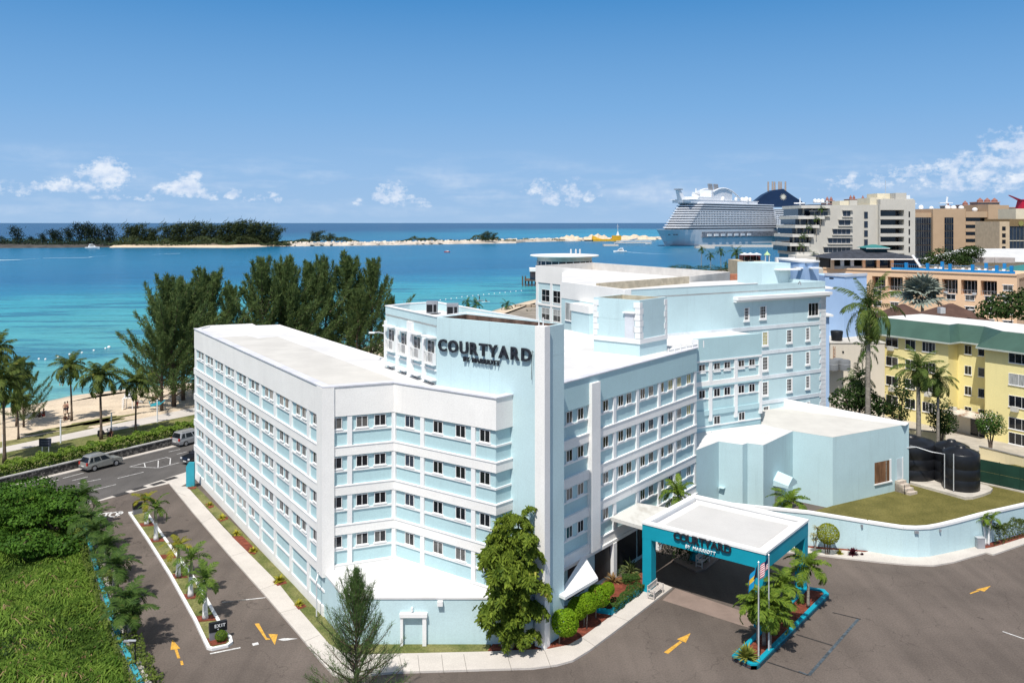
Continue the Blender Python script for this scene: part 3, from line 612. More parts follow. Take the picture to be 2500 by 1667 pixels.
MB().obox(hit(1196, T0, dT), dT, -.01, .01, 0, .012, 16, TZ - .02).build('joint', mat('seam_grey', (.45, .55, .58), .9), hotel)
for a in (.15, .62): MB().tube([(tr[0] - .5 + a * .6, tr[1] + .1, TZ), (tr[0] - .5 + a * .6, tr[1] + .1, TZ + .62)], .035, 6).build('lightning_rod', WHITE, hotel)
wp = hit(1303, T0, dT); MB().tube([(wp[0], wp[1] - .06, 19.4), (wp[0] - .1, wp[1] - .3, 19.55), (wp[0] - .16, wp[1] - .1, 17.6)], .02, 5).build('cable', DARK, hotel)
# ------------------------------------------------------------------ tall block behind the sign (balcony windows)
F1 = V2(tl); F0 = V2(G(941, 747.5, TZ)); dF = unit(F0, F1)
r1, r2, r3 = V2(G(995.6, 741.6, TZ)), V2(G(1067, 737.8, TZ)), V2(G(1317, 783.7, TZ))
fb = [F0, V2(tl) - dF * .02, V2(tl) + dD * 3.4, r3, r2, r1]
MB().prism(fb, 0, TZ - .75).build('rear_wall', PALE, hotel)
MB().prism(fb, TZ - .748, TZ - .6).build('roof', ROOFW, hotel)
MB().strip(fb, -.25, 0, TZ - .76, TZ, closed=True).build('parapet', PALE, hotel)
MB().strip(fb, -.28, .05, TZ + .002, TZ + .07, closed=True).build('coping', WHITE, hotel)
for px in (968, 1000, 1034): pass
for px, w, z1 in ((972.5, .45, 19.7), (1003.5, 1.0, 20.4), (1037.5, .5, 19.4), (943.5, .3, 20.0)): pilaster(hotel, hit(px, F0, dF), dF, 8, z1, w, .16)
BALM = MB()
for k in range(9): BALM.box(-.75 + k * .1875 - .012, -.75 + k * .1875 + .012, -.28, -.256, -.04, .78)
BALM.box(-.78, .78, -.29, -.25, .78, .83); BALM.box(-.8, .8, -.32, .02, -.1, -.04); BALM.box(-.78, -.74, -.29, .0, -.04, .8); BALM.box(.74, .78, -.29, .0, -.04, .8)
BALM = BALM.mesh('balconette', WHITE)
for z in (17.75, 14.7, 11.9):
    for px in (957.5, 988.5, 1020, 1054):
        w_ = window(hotel, hit(px, F0, dF), dF, z, 1.25, 1.65, 'bal', glass=(2, 1)); link('balcony_rail', BALM, w_)
        q = hit(px, F0, dF); MB().obox(q, dF, -.85, .85, 0, .5, z + 1.85, z + 1.97).build('window_hood', WHITE, hotel)
for z in (17.35, 14.3): MB().obox(F0, dF, 0, (F1 - F0).length, 0, .1, z - .12, z).build('ledge', WHITE, hotel)
for px, Y0 in ((1055, 72.0), (1105, 70.0)):
    c = K(px, 765, Y0); acz = TZ - .6
    a = thing('rooftop_unit', (c[0], c[1], acz), ['grey louvred cooling unit left on the rear hotel roof', 'grey louvred cooling unit right, close to the brown tower lining'][px > 1080], 'cooling unit', 'cooling units on the rear roof')
    MB().box(c[0] - .45, c[0] + .45, c[1] - .4, c[1] + .4, acz + .1, acz + 1.05).build('casing', GREY, a)
    MB().box(c[0] - .4, c[0] + .05, c[1] - .43, c[1] - .405, acz + .2, acz + .8).build('grille', DARK, a); MB().box(c[0] + .15, c[0] + .38, c[1] - .43, c[1] - .405, acz + .2, acz + .8).build('grille', DARK, a)
    MB().box(c[0] - .42, c[0] + .42, c[1] - .38, c[1] + .38, acz, acz + .1).build('base', DARK, a)
# ------------------------------------------------------------------ entrance wing (right of the tower)
D0 = V2(G(1376, 934, ZTOP)) - dD * 4.0; D1 = V2(G(1697, 850, ZTOP)); dDD = unit(V2(G(1376, 934, ZTOP)), D1)
Gs = hit(1697, V2((18.3, 88.0)), Vector((.86, .51))); dG = Vector((.86, .51)).normalized(); Ge = hit(1857, Gs, dG)
nG = Vector((-dG[1], dG[0]))
corew = [D0, D1, D1 + (Gs - D1) * .98, Ge, Ge + nG * 8, V2((5.0, 97)), V2(tl) + dD * 3.2, V2(tl) + dD * 3.2 + V2((3, -3))]
corew = [D0, D1, Gs, Ge, Ge + nG * 7, V2((11.5, 91)), V2((5.4, 98)), V2((1.5, 62.5))]
MB().prism(corew, 0, 14.3).build('wall', BLUE, hotel)
MB().prism(corew, 14.302, ZTOP - .15).build('roof', ROOFW, hotel)
MB().strip([D0, D1, D1 + (Gs - D1) * .9], -.3, .17, 14.24, ZTOP).build('parapet', BLUE, hotel)
MB().strip([D0, D1, D1 + (Gs - D1) * .9], -.36, .25, ZTOP + .002, ZTOP + .09).build('coping', mat('coping_grey', (.62, .62, .66)), hotel)
MB().strip([Gs, Ge], -.3, .14, 14.18, ZTOP + .04).build('parapet', BLUE, hotel)
for z in ZT[1:]:
    MB().strip([D0, D1, D1 + (Gs - D1) * .5], .0, .17, z, z + .64).build('band', WALLW, hotel); MB().strip([D0, D1], .0, .21, z + .64, z + .70).build('band_lip', WHITE, hotel)
for z in ZT[:4]: MB().strip([D0, D1], .0, .085, z - 1.17, z - 1.04).build('ledge', WHITE, hotel)
pil = [hit(x, D0, dDD) for x in (1498, 1554, 1607, 1644.5)] + [D1 - dDD * .2]
for f, z in enumerate(ZT[:4]):
    for q in pil: pilaster(hotel, q, dDD, zb[f] + .0, z - .02, .42)
    for i, px in enumerate((1388.5, 1416, 1459, 1477, 1514, 1534, 1567.5, 1588, 1614, 1635, 1656.5, 1680)):
        if f == 3 and 4 <= i <= 5: continue
        g = 4 if (f in (0, 1) and i >= 9 and (f == 0 or i == 11)) else WR.choice(((0, 0), (0, 0), (0, 1), (1, 0), (2, 0)))
        window(hotel, hit(px, D0, dDD), dDD, z - .96, .82, .88, glass=g)
fin = hit(1444.5, D0, dDD); MB().obox(fin, dDD, -.62, .62, 0, .42, 3.05, 15.85).build('fin', WALLW, hotel)
for z in (3.02,): MB().strip([D0, D1], .0, .3, z - .25, z).build('band', WALLW, hotel)
# shopfront glazing on the ground floor
for px0, px1 in ((1386, 1425), (1452, 1489), (1506, 1552), (1556, 1600)):
    a, b = hit(px0, D0, dDD), hit(px1, D0, dDD); L = (b - a).length
    g = MB().obox(a, dDD, 0, L, .0, .06, .35, 2.72).build('shopfront', DARK, hotel); n_ = max(2, int(L / 1.1))
    for i in range(n_): MB().obox(a, dDD, .05 + (L - .1) * i / n_ + .02, .05 + (L - .1) * (i + 1) / n_ - .02, .062, .085, .4, 2.66).build('pane', GLASS, g)
    for i in range(1, n_): MB().obox(a, dDD, .05 + (L - .1) * i / n_ - .03, .05 + (L - .1) * i / n_ + .03, .06, .11, .35, 2.72).build('mullion', GREY, g)
for px in (1493, 1603): pilaster(hotel, hit(px, D0, dDD), dDD, 0, 2.77, .5, .35)
# return facade of the entrance wing, facing the hall roof
for z in ZT[1:]: MB().strip([Gs, Ge], .0, .14, z, z + .64 if z > 9 else z + .5).build('band', WALLW if z < 12 and z > 8.7 else (WALLW if z < 8 else BLUE), hotel)
MB().strip([Gs, Ge], .0, .2, 14.0, 14.18).build('band', WHITE, hotel)
MB().strip([Gs, Ge], .0, .16, 11.42, 11.6).build('ledge', BLUE, hotel)
for z in ZT[:3]: MB().strip([Gs, Ge], .0, .07, z - 1.2, z - 1.08).build('ledge', WHITE, hotel)
for px in (1733, 1795, 1855): pilaster(hotel, hit(px, Gs, dG), dG, 8.0, 14.0, .42, .15)
for z, pxs in ((14.0, (1713, 1749.5, 1774.5, 1809, 1835)), (11.42, (1713, 1749.5, 1774.5, 1809, 1835)), (8.62, (1749.5, 1810))):
    for px in pxs: window(hotel, hit(px, Gs, dG), dG, z - 1.05, .86, .85, glass=(0 if z < 12 else (0, 1)))
# stair penthouse on the entrance roof
h0 = V2(G(1449.6, 726, TZ)); h1 = V2(G(1562, 733.4, TZ)); h2 = V2(G(1628, 725, TZ)); h3 = h0 + (h2 - h1)
MB().prism([h0, h1, h2, h3], ZTOP - .2, TZ - 1.8).build('penthouse_wall', PALE, hotel)
ring([h0, h1, h2, h3], .22, TZ - 1.82, TZ).build('penthouse_wall', PALE, hotel)
MB().strip([h0, h1, h2, h3], -.24, -.222, TZ - 1.75, TZ - .01, closed=True).build('penthouse_lining', TANIN, hotel)
MB().strip([h0 - (h1 - h0).normalized() * .0, h1, h2], -.05, .1, ZTOP + .95, ZTOP + 1.35).build('skirt', WHITE, hotel)
dH = unit(h0, h1); LH = (h1 - h0).length
for k in range(9):
    z = ZTOP + 1.4 + k * .54
    for P_, D_, s0, s1 in ((h1, dH, -.62 if k % 2 else -.45, .03), (h1, unit(h1, h2), -.03, .4 if k % 2 else .55), (h0, dH, -.03, .55 if k % 2 else .4), (h2, unit(h1, h2), -.5 if k % 2 else -.35, .03)):
        if z + .5 < TZ: MB().obox(P_, D_, s0, s1, -.02, .05, z, z + .5).build('quoin', WHITE, hotel)
dp = h0 + dH * (LH * .79); MB().obox(dp, dH, -.5, .5, 0, .05, ZTOP + 1.35, ZTOP + 3.6).build('door', mat('door_grey', (.62, .64, .68), .6), hotel); MB().obox(dp, dH, -.62, .62, 0, .25, ZTOP + 3.6, ZTOP + 3.72).build('door_hood', WHITE, hotel)
# roof clutter along the entrance parapet
for i in range(7):
    q = h1 + unit(h1, h2) * (1.0 + i * 1.1) + Vector((1.9, -.6)); MB().tube([(q[0], q[1], ZTOP - .1), (q[0], q[1], ZTOP + .55 + .1 * (i % 3))], .05, 6).build('vent_pipe', WHITE, hotel)
MB().obox(h1 + V2((2.0, 1.0)), unit(h1, h2), .2, 6.0, .4, .55, ZTOP + .12, ZTOP + .2).build('roof_pipe', STEEL, hotel)
# canopies over the side door and the link to the drop-off
sl = [V2((3.55, 58.75)), V2((6.05, 61.95)), hit(1425, D0, dDD), V2(trb) - dD * .6]
MB().prism(sl, 2.85, 3.05, bottom=True).build('door_canopy', WHITE, hotel)
lk = [V2(G(1492, 1262, 4.9)), V2(G(1568, 1284, 4.9)), V2(G(1640, 1240, 4.9)), V2(G(1557, 1227, 4.9))]
WORNW = mat('weathered_white', (.60, .59, .55), .9, .0, .7, .1, 5, col2=(.40, .37, .32), thr=(.5, .74), stretch=(1.2, .5, 1), fine=.05)
MB().prism(lk, 4.62, 4.9, bottom=True).build('link_canopy', WORNW, hotel)
# ------------------------------------------------------------------ sign lettering
def sign(name, label, cat, rows, P, d, z, ext_, group=None):
    t = thing(name, (P[0], P[1], z), label, cat, group, math.atan2(d[1], d[0]))
    for s, x0, x1, zoff, size, m, off in rows:
        mes = []
        for ch in s:
            if ch == ' ': mes.append((None, size * .35)); continue
            me = text_mesh(ch, size, ext_ / 2, off); me.materials.append(m); w = max(v.co.x for v in me.vertices); mes.append((me, w))
        tot = sum(w for _, w in mes); gap = ((x1 - x0) - tot) / max(1, len(s) - 1); x = x0
        for me, w in mes:
            if me is not None:
                o = link('letter', me, t, (x, -ext_ / 2 - .08, zoff)); o.rotation_euler = (math.radians(90), 0, 0)
            x += w + gap
    return t
q0 = hit(1073, T0, dT); q1 = hit(1300, T0, dT); sw = (q1 - q0).length; zs = 18.8
sign('tower_sign', 'large charcoal COURTYARD BY MARRIOTT letters fixed on the tower wall', 'sign', [('COURTYARD', 0, sw, 0, 1.2, LETTER, .022), ('BY MARRIOTT', sw * .288, sw * .68, -.54, .47, LETTER, .006)], q0, dT, zs, .14, 'lettering of the hotel name')
# ------------------------------------------------------------------ drop-off canopy
CZ = 5.35
c0, c1, c2, c3 = [V2(G(x, y, CZ)) for x, y in ((1568, 1273), (1869, 1348), (1973, 1267), (1693.7, 1206))]
can = thing('entrance_canopy', (c0[0], c0[1], 0), 'teal drop-off canopy on square columns with a flat white roof', 'canopy')
MB().strip([c0, c1, c2, c3], -.35, 0, 4.12, CZ - .16, closed=True).build('fascia', TEAL, can)
MB().strip([c0, c1, c2, c3], -.45, .05, CZ - .158, CZ, closed=True).build('coping', WHITE, can)
ins = lambda k: [c0 + (c1 - c0).normalized() * k + (c3 - c0).normalized() * k, c1 + (c0 - c1).normalized() * k + (c2 - c1).normalized() * k, c2 + (c1 - c2).normalized() * k + (c3 - c2).normalized() * k, c3 + (c2 - c3).normalized() * k + (c0 - c3).normalized() * k]
MB().prism(ins(.36), 4.4, CZ - .42, bottom=True).build('roof', ROOFW, can)
MB().strip([c0, c1, c2, c3], -.372, -.352, CZ - .42, CZ - .16, closed=True).build('upstand', WHITE, can)
MB().prism(ins(1.1), CZ - .419, CZ - .40).build('roof_membrane', ROOFB if False else mat('canopy_membrane', (.53, .52, .505), .85, .04, .3), can)
dc = unit(c0, c1); db = unit(c0, c3)
for P_, sx_, sy_ in ((c0, 1, 1), (c1, -1, 1), (c2, -1, -1), (c3, 1, -1)):
    a = [P_ + dc * sx_ * u + db * sy_ * v for u, v in ((.01, .01), (.78, .01), (.78, .72), (.01, .72))]
    MB().prism(a, 0, 4.118).build('column', TEAL, can)
    MB().prism([P_ + dc * sx_ * u + db * sy_ * v for u, v in ((-.06, -.06), (.85, -.06), (.85, .8), (-.06, .8))], 0, .22).build('column_base', TEAL, can)
q0 = hit(1645.6, c0, dc); q1 = hit(1787, c0, dc); sw = (q1 - q0).length
WLET = mat('white_letters', (.78, .78, .78), .5)
sign('canopy_sign', 'charcoal COURTYARD and small white BY MARRIOTT letters on the teal canopy', 'sign', [('COURTYARD', 0, sw, .04, .80, LETTER, .016), ('BY MARRIOTT', sw * .215, sw * .74, -.36, .33, WLET, .0)], q0, dc, 4.66, .08, 'lettering of the hotel name')
# ------------------------------------------------------------------ rear hotel block (quoined corner, window grids)
KZ = 21.2
rear = thing('rear_hotel_building', (37, 104, 0), 'pale blue seven storey hotel block with white quoins behind the entrance wing', 'hotel')
k1 = V2((37, 104)); dK = Vector((.86, .51)).normalized(); nK = Vector((-dK[1], dK[0])); k0 = hit(1526, k1, dK)
l0 = V2(G(1370.6, 689, KZ)); dL = unit(l0, k0)
_m1 = V2(G(1655, 676, KZ)); _md = unit(V2((3.84, 140)), _m1)
kb = [l0, k0, k1, k1 + nK * 14, _m1 + V2((3, 2)), _m1 + _md * .3, hit(1373, V2((3.84, 140)), _md)]
MB().prism(kb, 0, KZ - .9).build('wall', PALE, rear); MB().prism(kb, KZ - .898, KZ - .75).build('roof', ROOFW, rear)
kcut = hit(1850, k0, dK)
MB().strip([l0, k0, kcut], -.3, 0.0, KZ - .9, KZ).build('parapet', PALE, rear); MB().strip([kcut + dK * .02, k1, k1 + nK * 13.9], -.3, 0.0, KZ - .9, KZ - .1).build('parapet', PALE, rear)
MB().strip([l0, k0], -.34, .04, 19.4, KZ + .06).build('parapet', WALLW, rear); MB().strip([k0 + dK * .05, kcut], -.34, .04, KZ + .002, KZ + .08).build('coping', WHITE, rear)
MB().obox(k0, dK, -.1, .75, -.3, .06, 10, KZ + .05).build('corner_strip', WALLW, rear)
cs = hit(1790, k0, dK); LK = (k1 - cs).length
MB().obox(cs, dK, 0, LK + .35, 0, .75, 19.55, 19.9).build('cornice', WHITE, rear); MB().obox(cs, dK, .05, LK + .3, 0, .45, 19.3, 19.545).build('cornice', WHITE, rear)
LKK = (k1 - k0).length
for z in (16.05, 13.25, 10.45, 7.65): MB().obox(k0, dK, .8, LKK - .75, 0, .06, z, z + .42).build('string_course', mat('string_white', (.68, .72, .74), .8), rear)
for k in range(37):
    z = 1.0 + k * .5
    if z < 19.2: MB().obox(k1, dK, -1.05 if k % 2 else -.8, .05, -.1, .07, z, z + .46).build('quoin', mat('quoin_white', (.70, .71, .72), .8), rear)
for px, z, w, h, kind in ((1821.5, 17.25, .62, 1.35, 'grid'), (1861.5, 17.3, .85, 1.35, 'grid'), (1985, 17.15, 1.7, 1.5, 'triple'),
                          (1812, 14.5, .7, 1.2, 'grid'), (1867, 14.3, .75, 1.45, 'grid'), (1926, 14.35, .75, 1.4, 'grid'), (1971, 14.4, .55, 1.4, 'grid'),
                          (1867, 11.5, .75, 1.45, 'grid'), (1926, 11.55, .75, 1.4, 'grid'), (1971, 11.6, .55, 1.4, 'grid'), (1867, 8.7, .75, 1.45, 'grid'), (1926, 8.75, .75, 1.4, 'grid'), (1971, 8.8, .55, 1.4, 'grid'),
                          (1869, 5.9, .8, 1.5, 'grid'), (1926, 6.0, .75, 1.3, 'grid'), (1971, 5.5, .5, 1.7, 'grid')):
    q = hit(px, k0, dK); window(rear, q, dK, z, w, h, kind, glass=(4 if (px, z) == (1867, 14.3) else 0)); MB().obox(q, dK, -w / 2 - .12, w / 2 + .12, 0, .16, z - .22, z - .1).build('sill', WHITE, rear)
    MB().obox(q, dK, w / 2 + .02, w / 2 + .16, 0, .09, z - .1, z + h + .05).build('reveal', WHITE, rear)
# left return with its own windows
for px, z, w, h in ((1391, 17.0, 1.9, 2.0), (1391, 14.0, 1.9, 1.9)):
    window(rear, hit(px, l0, dL), dL, z, w, h, 'slide', glass=3)
q = hit(1440, l0, dL); MB().obox(q, dL, -2.1, 1.7, 0, 1.1, 8, 19.0).build('bay', PALE, rear); MB().obox(q, dL, -2.2, 1.8, 0, 1.2, 18.4, 19.2).build('bay_cap', WALLW, rear)
MB().strip([V2(G(1462, 694, KZ)), V2(G(1683, 677, KZ))], -.4, 0, KZ - .75, KZ + .1).build('roof_wall', TANIN, rear)
# penthouses and aerial stub on this roof
ph = [K(1858, 690, 108), K(1937, 690, 110)]; a, b = V2((X(1860, 107), 107)), V2((X(1930, 108.5), 108.5)); dd = unit(a, b); nn = Vector((-dd[1], dd[0]))
MB().prism([a, b, b + nn * 5, a + nn * 5], KZ - .8, Z(643, 107.5)).build('penthouse_wall', PALE, rear)
MB().obox(a, dd, (b - a).length * .42, (b - a).length + .55, 0, 1.25, Z(660, 107), Z(660, 107) + .16).build('penthouse_hood', WHITE, rear)
MB().obox(a, dd, (b - a).length * .60, (b - a).length - .3, 0, .05, KZ - .8, Z(660, 107) - .25).build('penthouse_door', PALE, rear)
a = V2((X(1936, 112), 112)); c = V2((X(1965, 109), 109)); b = V2((X(1999, 111), 111))
MB().prism([a, c, b, b + V2((0, 6)), a + V2((0, 6))], KZ - .8, Z(641, 110)).build('stair_tower', PERI, rear)
MB().prism([a + V2((-.1, -.1)), c + V2((0, -.2)), b + V2((.1, -.1)), b + V2((.1, 6)), a + V2((-.1, 6))], Z(641, 110), Z(637, 110)).build('stair_tower_cap', WHITE, rear)
for px, Yq in ((1951, 110.5), (1985, 110)): MB().box(X(px, Yq) - .7, X(px, Yq) + .7, Yq - 1.1, Yq - .1, Z(655, Yq), Z(655, Yq) + .15).build('stair_hood', WHITE, rear)
qa = hit(1945, k0, dK); MB().tube([(qa[0], qa[1] - .5, KZ - .2), (qa[0] + .1, qa[1] - .8, KZ + .1), (qa[0] + .2, qa[1] - .9, KZ - .3)], .06, 6).build('bracket', GREY, rear)
# furthest part of the block with paired windows
M0, M1 = V2((3.84, 140)), V2(G(1655, 676, KZ)); dM = unit(M0, M1); nM = Vector((-dM[1], dM[0]))
mb_ = [M0, M1, M1 + nM * 2, V2(G(1782, 664, KZ)), V2(G(1447, 641, KZ))]
back_ = thing('beach_hotel_building', (M0[0], M0[1], 0), 'white and pale blue hotel block nearest the sea, with paired windows', 'hotel')
MB().prism(mb_, 0, KZ - 2.1).build('wall', PALE, back_); MB().prism(mb_, KZ - 2.098, KZ - 1.6).build('roof', ROOFW, back_)
MB().strip(mb_, -.4, 0, KZ - 2.1, KZ, closed=True).build('parapet', mat('putty_parapet', (.62, .59, .55), .85), back_)
MB().strip([M0, M1], .0, .12, KZ - 2.6, KZ + .03).build('parapet', WALLW, back_)
for px, w in ((1312.5, .6), (1347, .55), (1371, .4), (1384.5, .5), (1424, .5)): pilaster(back_, hit(px, M0, dM), dM, 2, KZ - 2.6, w, .12)
for z in (15.4, 12.55, 9.7): MB().obox(M0, dM, 0, 16, 0, .14, z - .35, z).build('band', WALLW, back_)
for z in (15.7, 12.85, 10.0):
    for px in (1333, 1361): window(back_, hit(px, M0, dM), dM, z, 2.3, 1.9, 'pair', glass=(0 if z > 15 else (1, 3)))
# ------------------------------------------------------------------ hall block with flat roofs
HZ = 7.0
ha, hb_, hc = V2(G(2033, 1067, HZ)), V2(G(2219, 1034, HZ)), V2(G(1895, 970, HZ + .9)); hd = V2(G(1935.7, 1051.6, HZ)); he = V2(G(1859, 1035, HZ)); hg = hc + V2((-2.2, -1.5))
hall = thing('banquet_hall', (ha[0], ha[1], 0), 'windowless pale blue hall with angled walls and flat white roofs beside the lawn', 'hall')
hp = [hd, ha, hb_, hc, hg, he]
MB().prism(hp, 0, HZ - .02).build('wall', HALLB, hall)
MB().prism(hp, HZ - .018, HZ + .0).build('roof', ROOFB, hall)
w1 = hb_; w2 = hc
MB().strip([hb_, hc], -1.2, .02, HZ - .01, HZ + .02).build('roof_edge', ROOFW, hall)
mbx = MB(); inn = Vector((-(w2 - w1)[1], (w2 - w1)[0])).normalized()
mbx.hexa([(hb_[0], hb_[1], HZ), (hc[0], hc[1], HZ), (hc[0] + inn[0] * .4, hc[1] + inn[1] * .4, HZ), (hb_[0] + inn[0] * .4, hb_[1] + inn[1] * .4, HZ),
          (hb_[0], hb_[1], HZ + .12), (hc[0], hc[1], HZ + .95), (hc[0] + inn[0] * .4, hc[1] + inn[1] * .4, HZ + .95), (hb_[0] + inn[0] * .4, hb_[1] + inn[1] * .4, HZ + .12)]); mbx.build('parapet', WHITE, hall)
lowp = [V2(G(x, y, HZ)) for x, y in ((1699.8, 1097.7), (1755, 1076.6), (1813, 1084.5), (1825, 1080.6), (1863.7, 1085.9), (1935.7, 1051.6), (1859, 1034.5), (1699.8, 1054))]
MB().prism(lowp, 0, HZ - .03).build('low_wall', HALLB, hall); MB().prism(lowp, HZ - .028, HZ - .012).build('low_roof', ROOFW, hall)
d_ = unit(ha, hb_)
wa, wb_ = hit(2135, ha, d_), hit(2171, ha, d_); zw = 3.6
MB().obox(wa, d_, 0, (wb_ - wa).length, .01, .03, 1.5, 3.65).build('boarded_opening', mat('old_plywood', (.22, .11, .055), .9, .4, 1.5, stretch=(1, 1, .2)), hall)
MB().obox(wa, d_, (wb_ - wa).length * .74, (wb_ - wa).length * .80, .03, .05, 1.5, 3.65).build('batten', TRUNKG, hall)
MB().obox(wa, d_, -.05, (wb_ - wa).length + .35, 0, .14, 1.37, 1.5).build('sill', WHITE, hall); MB().obox(wa, d_, (wb_ - wa).length, (wb_ - wa).length + .28, 0, .06, 1.5, 3.7).build('reveal', WHITE, hall)
da_, db_ = hit(2189, ha, d_), hit(2202, ha, d_)
MB().obox(da_, d_, 0, (db_ - da_).length, .01, .035, 1.45, 3.6).build('door', mat('door_pale', (.52, .60, .63), .6), hall); MB().obox(da_, d_, (db_ - da_).length, (db_ - da_).length + .14, 0, .06, 1.45, 3.65).build('door_jamb', WHITE, hall)
for i in range(4): MB().obox(da_, d_, -.3, .9, .02, .5 + .42 * i, .2, 1.4 - i * .28).build('step', mat('bare_step', (.50, .43, .36), .95, .15, 3), hall)
MB().tube([(da_[0] + .2, da_[1] - 1.4, .4), (da_[0] + .2, da_[1] - 1.4, 1.3)], .03, 5).build('rail', DARK, hall)
# hood and landing on the notch wall
hq = hit(1899, lowp[4], unit(lowp[4], lowp[5])); dq = unit(lowp[4], lowp[5]); n_ = Vector((dq[1], -dq[0])); zq = 3.6
hm = MB(); A = hq - dq * 1.1; B = hq + dq * 1.1; O = n_ * 1.5; rid = hq
P3 = lambda p, z: (p[0], p[1], z)
hm.quad([P3(A, zq - .45), P3(A + O, zq - .75), P3(rid + O, zq - .15), P3(rid, zq + .2)]); hm.quad([P3(rid, zq + .2), P3(rid + O, zq - .15), P3(B + O, zq - .75), P3(B, zq - .45)])
hm.quad([P3(A + O, zq - 1.0), P3(B + O, zq - 1.0), P3(B + O, zq - .75), P3(rid + O, zq - .15), P3(A + O, zq - .75)]); hm.quad([P3(A, zq - 1.0), P3(A + O, zq - 1.0), P3(A + O, zq - .75), P3(A, zq - .45)]); hm.quad([P3(B + O, zq - 1.0), P3(B, zq - 1.0), P3(B, zq - .45), P3(B + O, zq - .75)])
hm.build('door_hood', PALE, hall); MB().obox(hq, dq, -.8, .8, .01, .03, .4, zq - 1.1).build('door', GREY, hall)
for px, z in ((1757, 2.6), (1826, 3.4)):
    MB().obox(V2(G(px, 1080, HZ)), dq, .1, 1.3, -.2, .35, z, z + .05).build('flashing', HALLB, hall)
# ================================================================== PLANTS
def rot_z(a): c, s = math.cos(a), math.sin(a); return np.array([[c, -s, 0], [s, c, 0], [0, 0, 1]], dtype=np.float32)
def norm(v): return v / np.maximum(np.linalg.norm(v, axis=-1, keepdims=True), 1e-6)
def blades(base, d, L, w, up=None, tipw=.12, sag=0.0):
    """n flat tapered blades from base along d (n,3), length L (n), width w (n); two quads each when sagging"""
    n = len(base); ref = NP.normal(size=(n, 3)).astype(np.float32) if up is None else up
    s = norm(np.cross(d, ref)); L = np.broadcast_to(L, (n,))[:, None]; w = np.broadcast_to(w, (n,))[:, None]
    if sag == 0:
        t = base + d * L; return np.stack([base - s * w * .5, base + s * w * .5, t + s * w * tipw, t - s * w * tipw], 1)
    m = base + d * L * .55; d2 = norm(d + np.array([0, 0, -sag])); t = m + d2 * L * .45
    a = np.stack([base - s * w * .3, base + s * w * .3, m + s * w * .5, m - s * w * .5], 1); b = np.stack([m - s * w * .5, m + s * w * .5, t + s * w * tipw, t - s * w * tipw], 1)
    return np.concatenate([a, b], 0)
def leafquads(c, size, nrm=None, asp=.6):
    n = len(c); nr = norm(NP.normal(size=(n, 3))) if nrm is None else norm(nrm + NP.normal(size=(n, 3)) * .55)
    u = norm(np.cross(nr, NP.normal(size=(n, 3)))); v = np.cross(nr, u); s = (np.broadcast_to(size, (n,)) * NP.uniform(.7, 1.25, n))[:, None] * .5
    return np.stack([c - u * s * .55 - v * s * asp * .2, c + u * s * .1 - v * s * asp, c + u * s, c + u * s * .1 + v * s * asp], 1)
def frond(L, a0, arch, n, ll, lw, drop=.5, vee=.35, sag=.7, seed=0):
    """feather leaf: base at the origin, growing along +x"""
    ts = np.linspace(0, 1, 26); an = a0 - arch * ts ** 1.25; dx = np.cos(an); dz = np.sin(an); st = L / 25
    px = np.concatenate([[0], np.cumsum(dx[:-1]) * st]); pz = np.concatenate([[0], np.cumsum(dz[:-1]) * st])
    out = []
    for i in range(25):
        w0, w1 = .035 * L * (1 - ts[i] * .85) * .5, .035 * L * (1 - ts[i + 1] * .85) * .5
        out.append([(px[i], -w0, pz[i]), (px[i], w0, pz[i]), (px[i + 1], w1, pz[i + 1]), (px[i + 1], -w1, pz[i + 1])])
    out = [np.array(out, dtype=np.float32)]
    t = np.linspace(.10, .99, n); bx = np.interp(t, ts, px); bz = np.interp(t, ts, pz); aa = np.interp(t, ts, an)
    ln = ll * np.clip(np.sin(np.pi * (.12 + .80 * t)), .15, 1) ** .7
    for sd_ in (-1, 1):
        f = .45 + .5 * t; d = np.stack([np.cos(aa) * f, sd_ * np.ones(n), np.sin(aa) * f + vee - drop * t], 1) + NP.normal(size=(n, 3)) * .13; d = norm(d)
        b = np.stack([bx, np.zeros(n), bz], 1); up = np.stack([-np.sin(aa), np.zeros(n), np.cos(aa)], 1) + NP.normal(size=(n, 3)) * .25
        out.append(blades(b, d, ln * NP.uniform(.85, 1.12, n), lw, up=up, tipw=.14, sag=sag))
    return np.concatenate(out, 0)
def fan(r, n, w=.12, sag=.5, stalk=.8):
    a = np.linspace(-2.3, 2.3, n); d = np.stack([np.cos(a), np.sin(a), NP.normal(size=n) * .06 + .12], 1); b = np.tile(np.array([[stalk, 0, .35 * stalk]]), (n, 1))
    q = blades(b, norm(d), r * NP.uniform(.85, 1.05, n), w * r * 1.6, up=np.tile(np.array([[0, 0, 1.0]]), (n, 1)), tipw=.08, sag=sag)
    st_ = np.array([[(0, -.03, 0), (0, .03, 0), (stalk, .02, .35 * stalk), (stalk, -.02, .35 * stalk)]]); return np.concatenate([st_, q], 0)
LF_COCO = leafmat('coconut_leaf', (.03, .06, .014), (.15, .185, .04), .3, third=(.36, .29, .06))
LF_XM = leafmat('christmas_palm_leaf', (.04, .10, .018), (.19, .27, .045), .3)
LF_XMY = leafmat('yellowing_palm_leaf', (.11, .13, .018), (.38, .34, .035), .25)
LF_DK = leafmat('dark_palm_leaf', (.018, .05, .012), (.09, .15, .03), .25, third=(.24, .22, .06))  # darker green leaf of the boundary and slender palms
LF_RY = leafmat('royal_leaf', (.03, .065, .016), (.15, .205, .045), .28, third=(.28, .22, .07))
LF_SILV = leafmat('silver_fan_leaf', (.13, .16, .13), (.34, .38, .33), .15)
LF_DRY = leafmat('dry_leaf', (.16, .11, .05), (.34, .25, .13), .1)
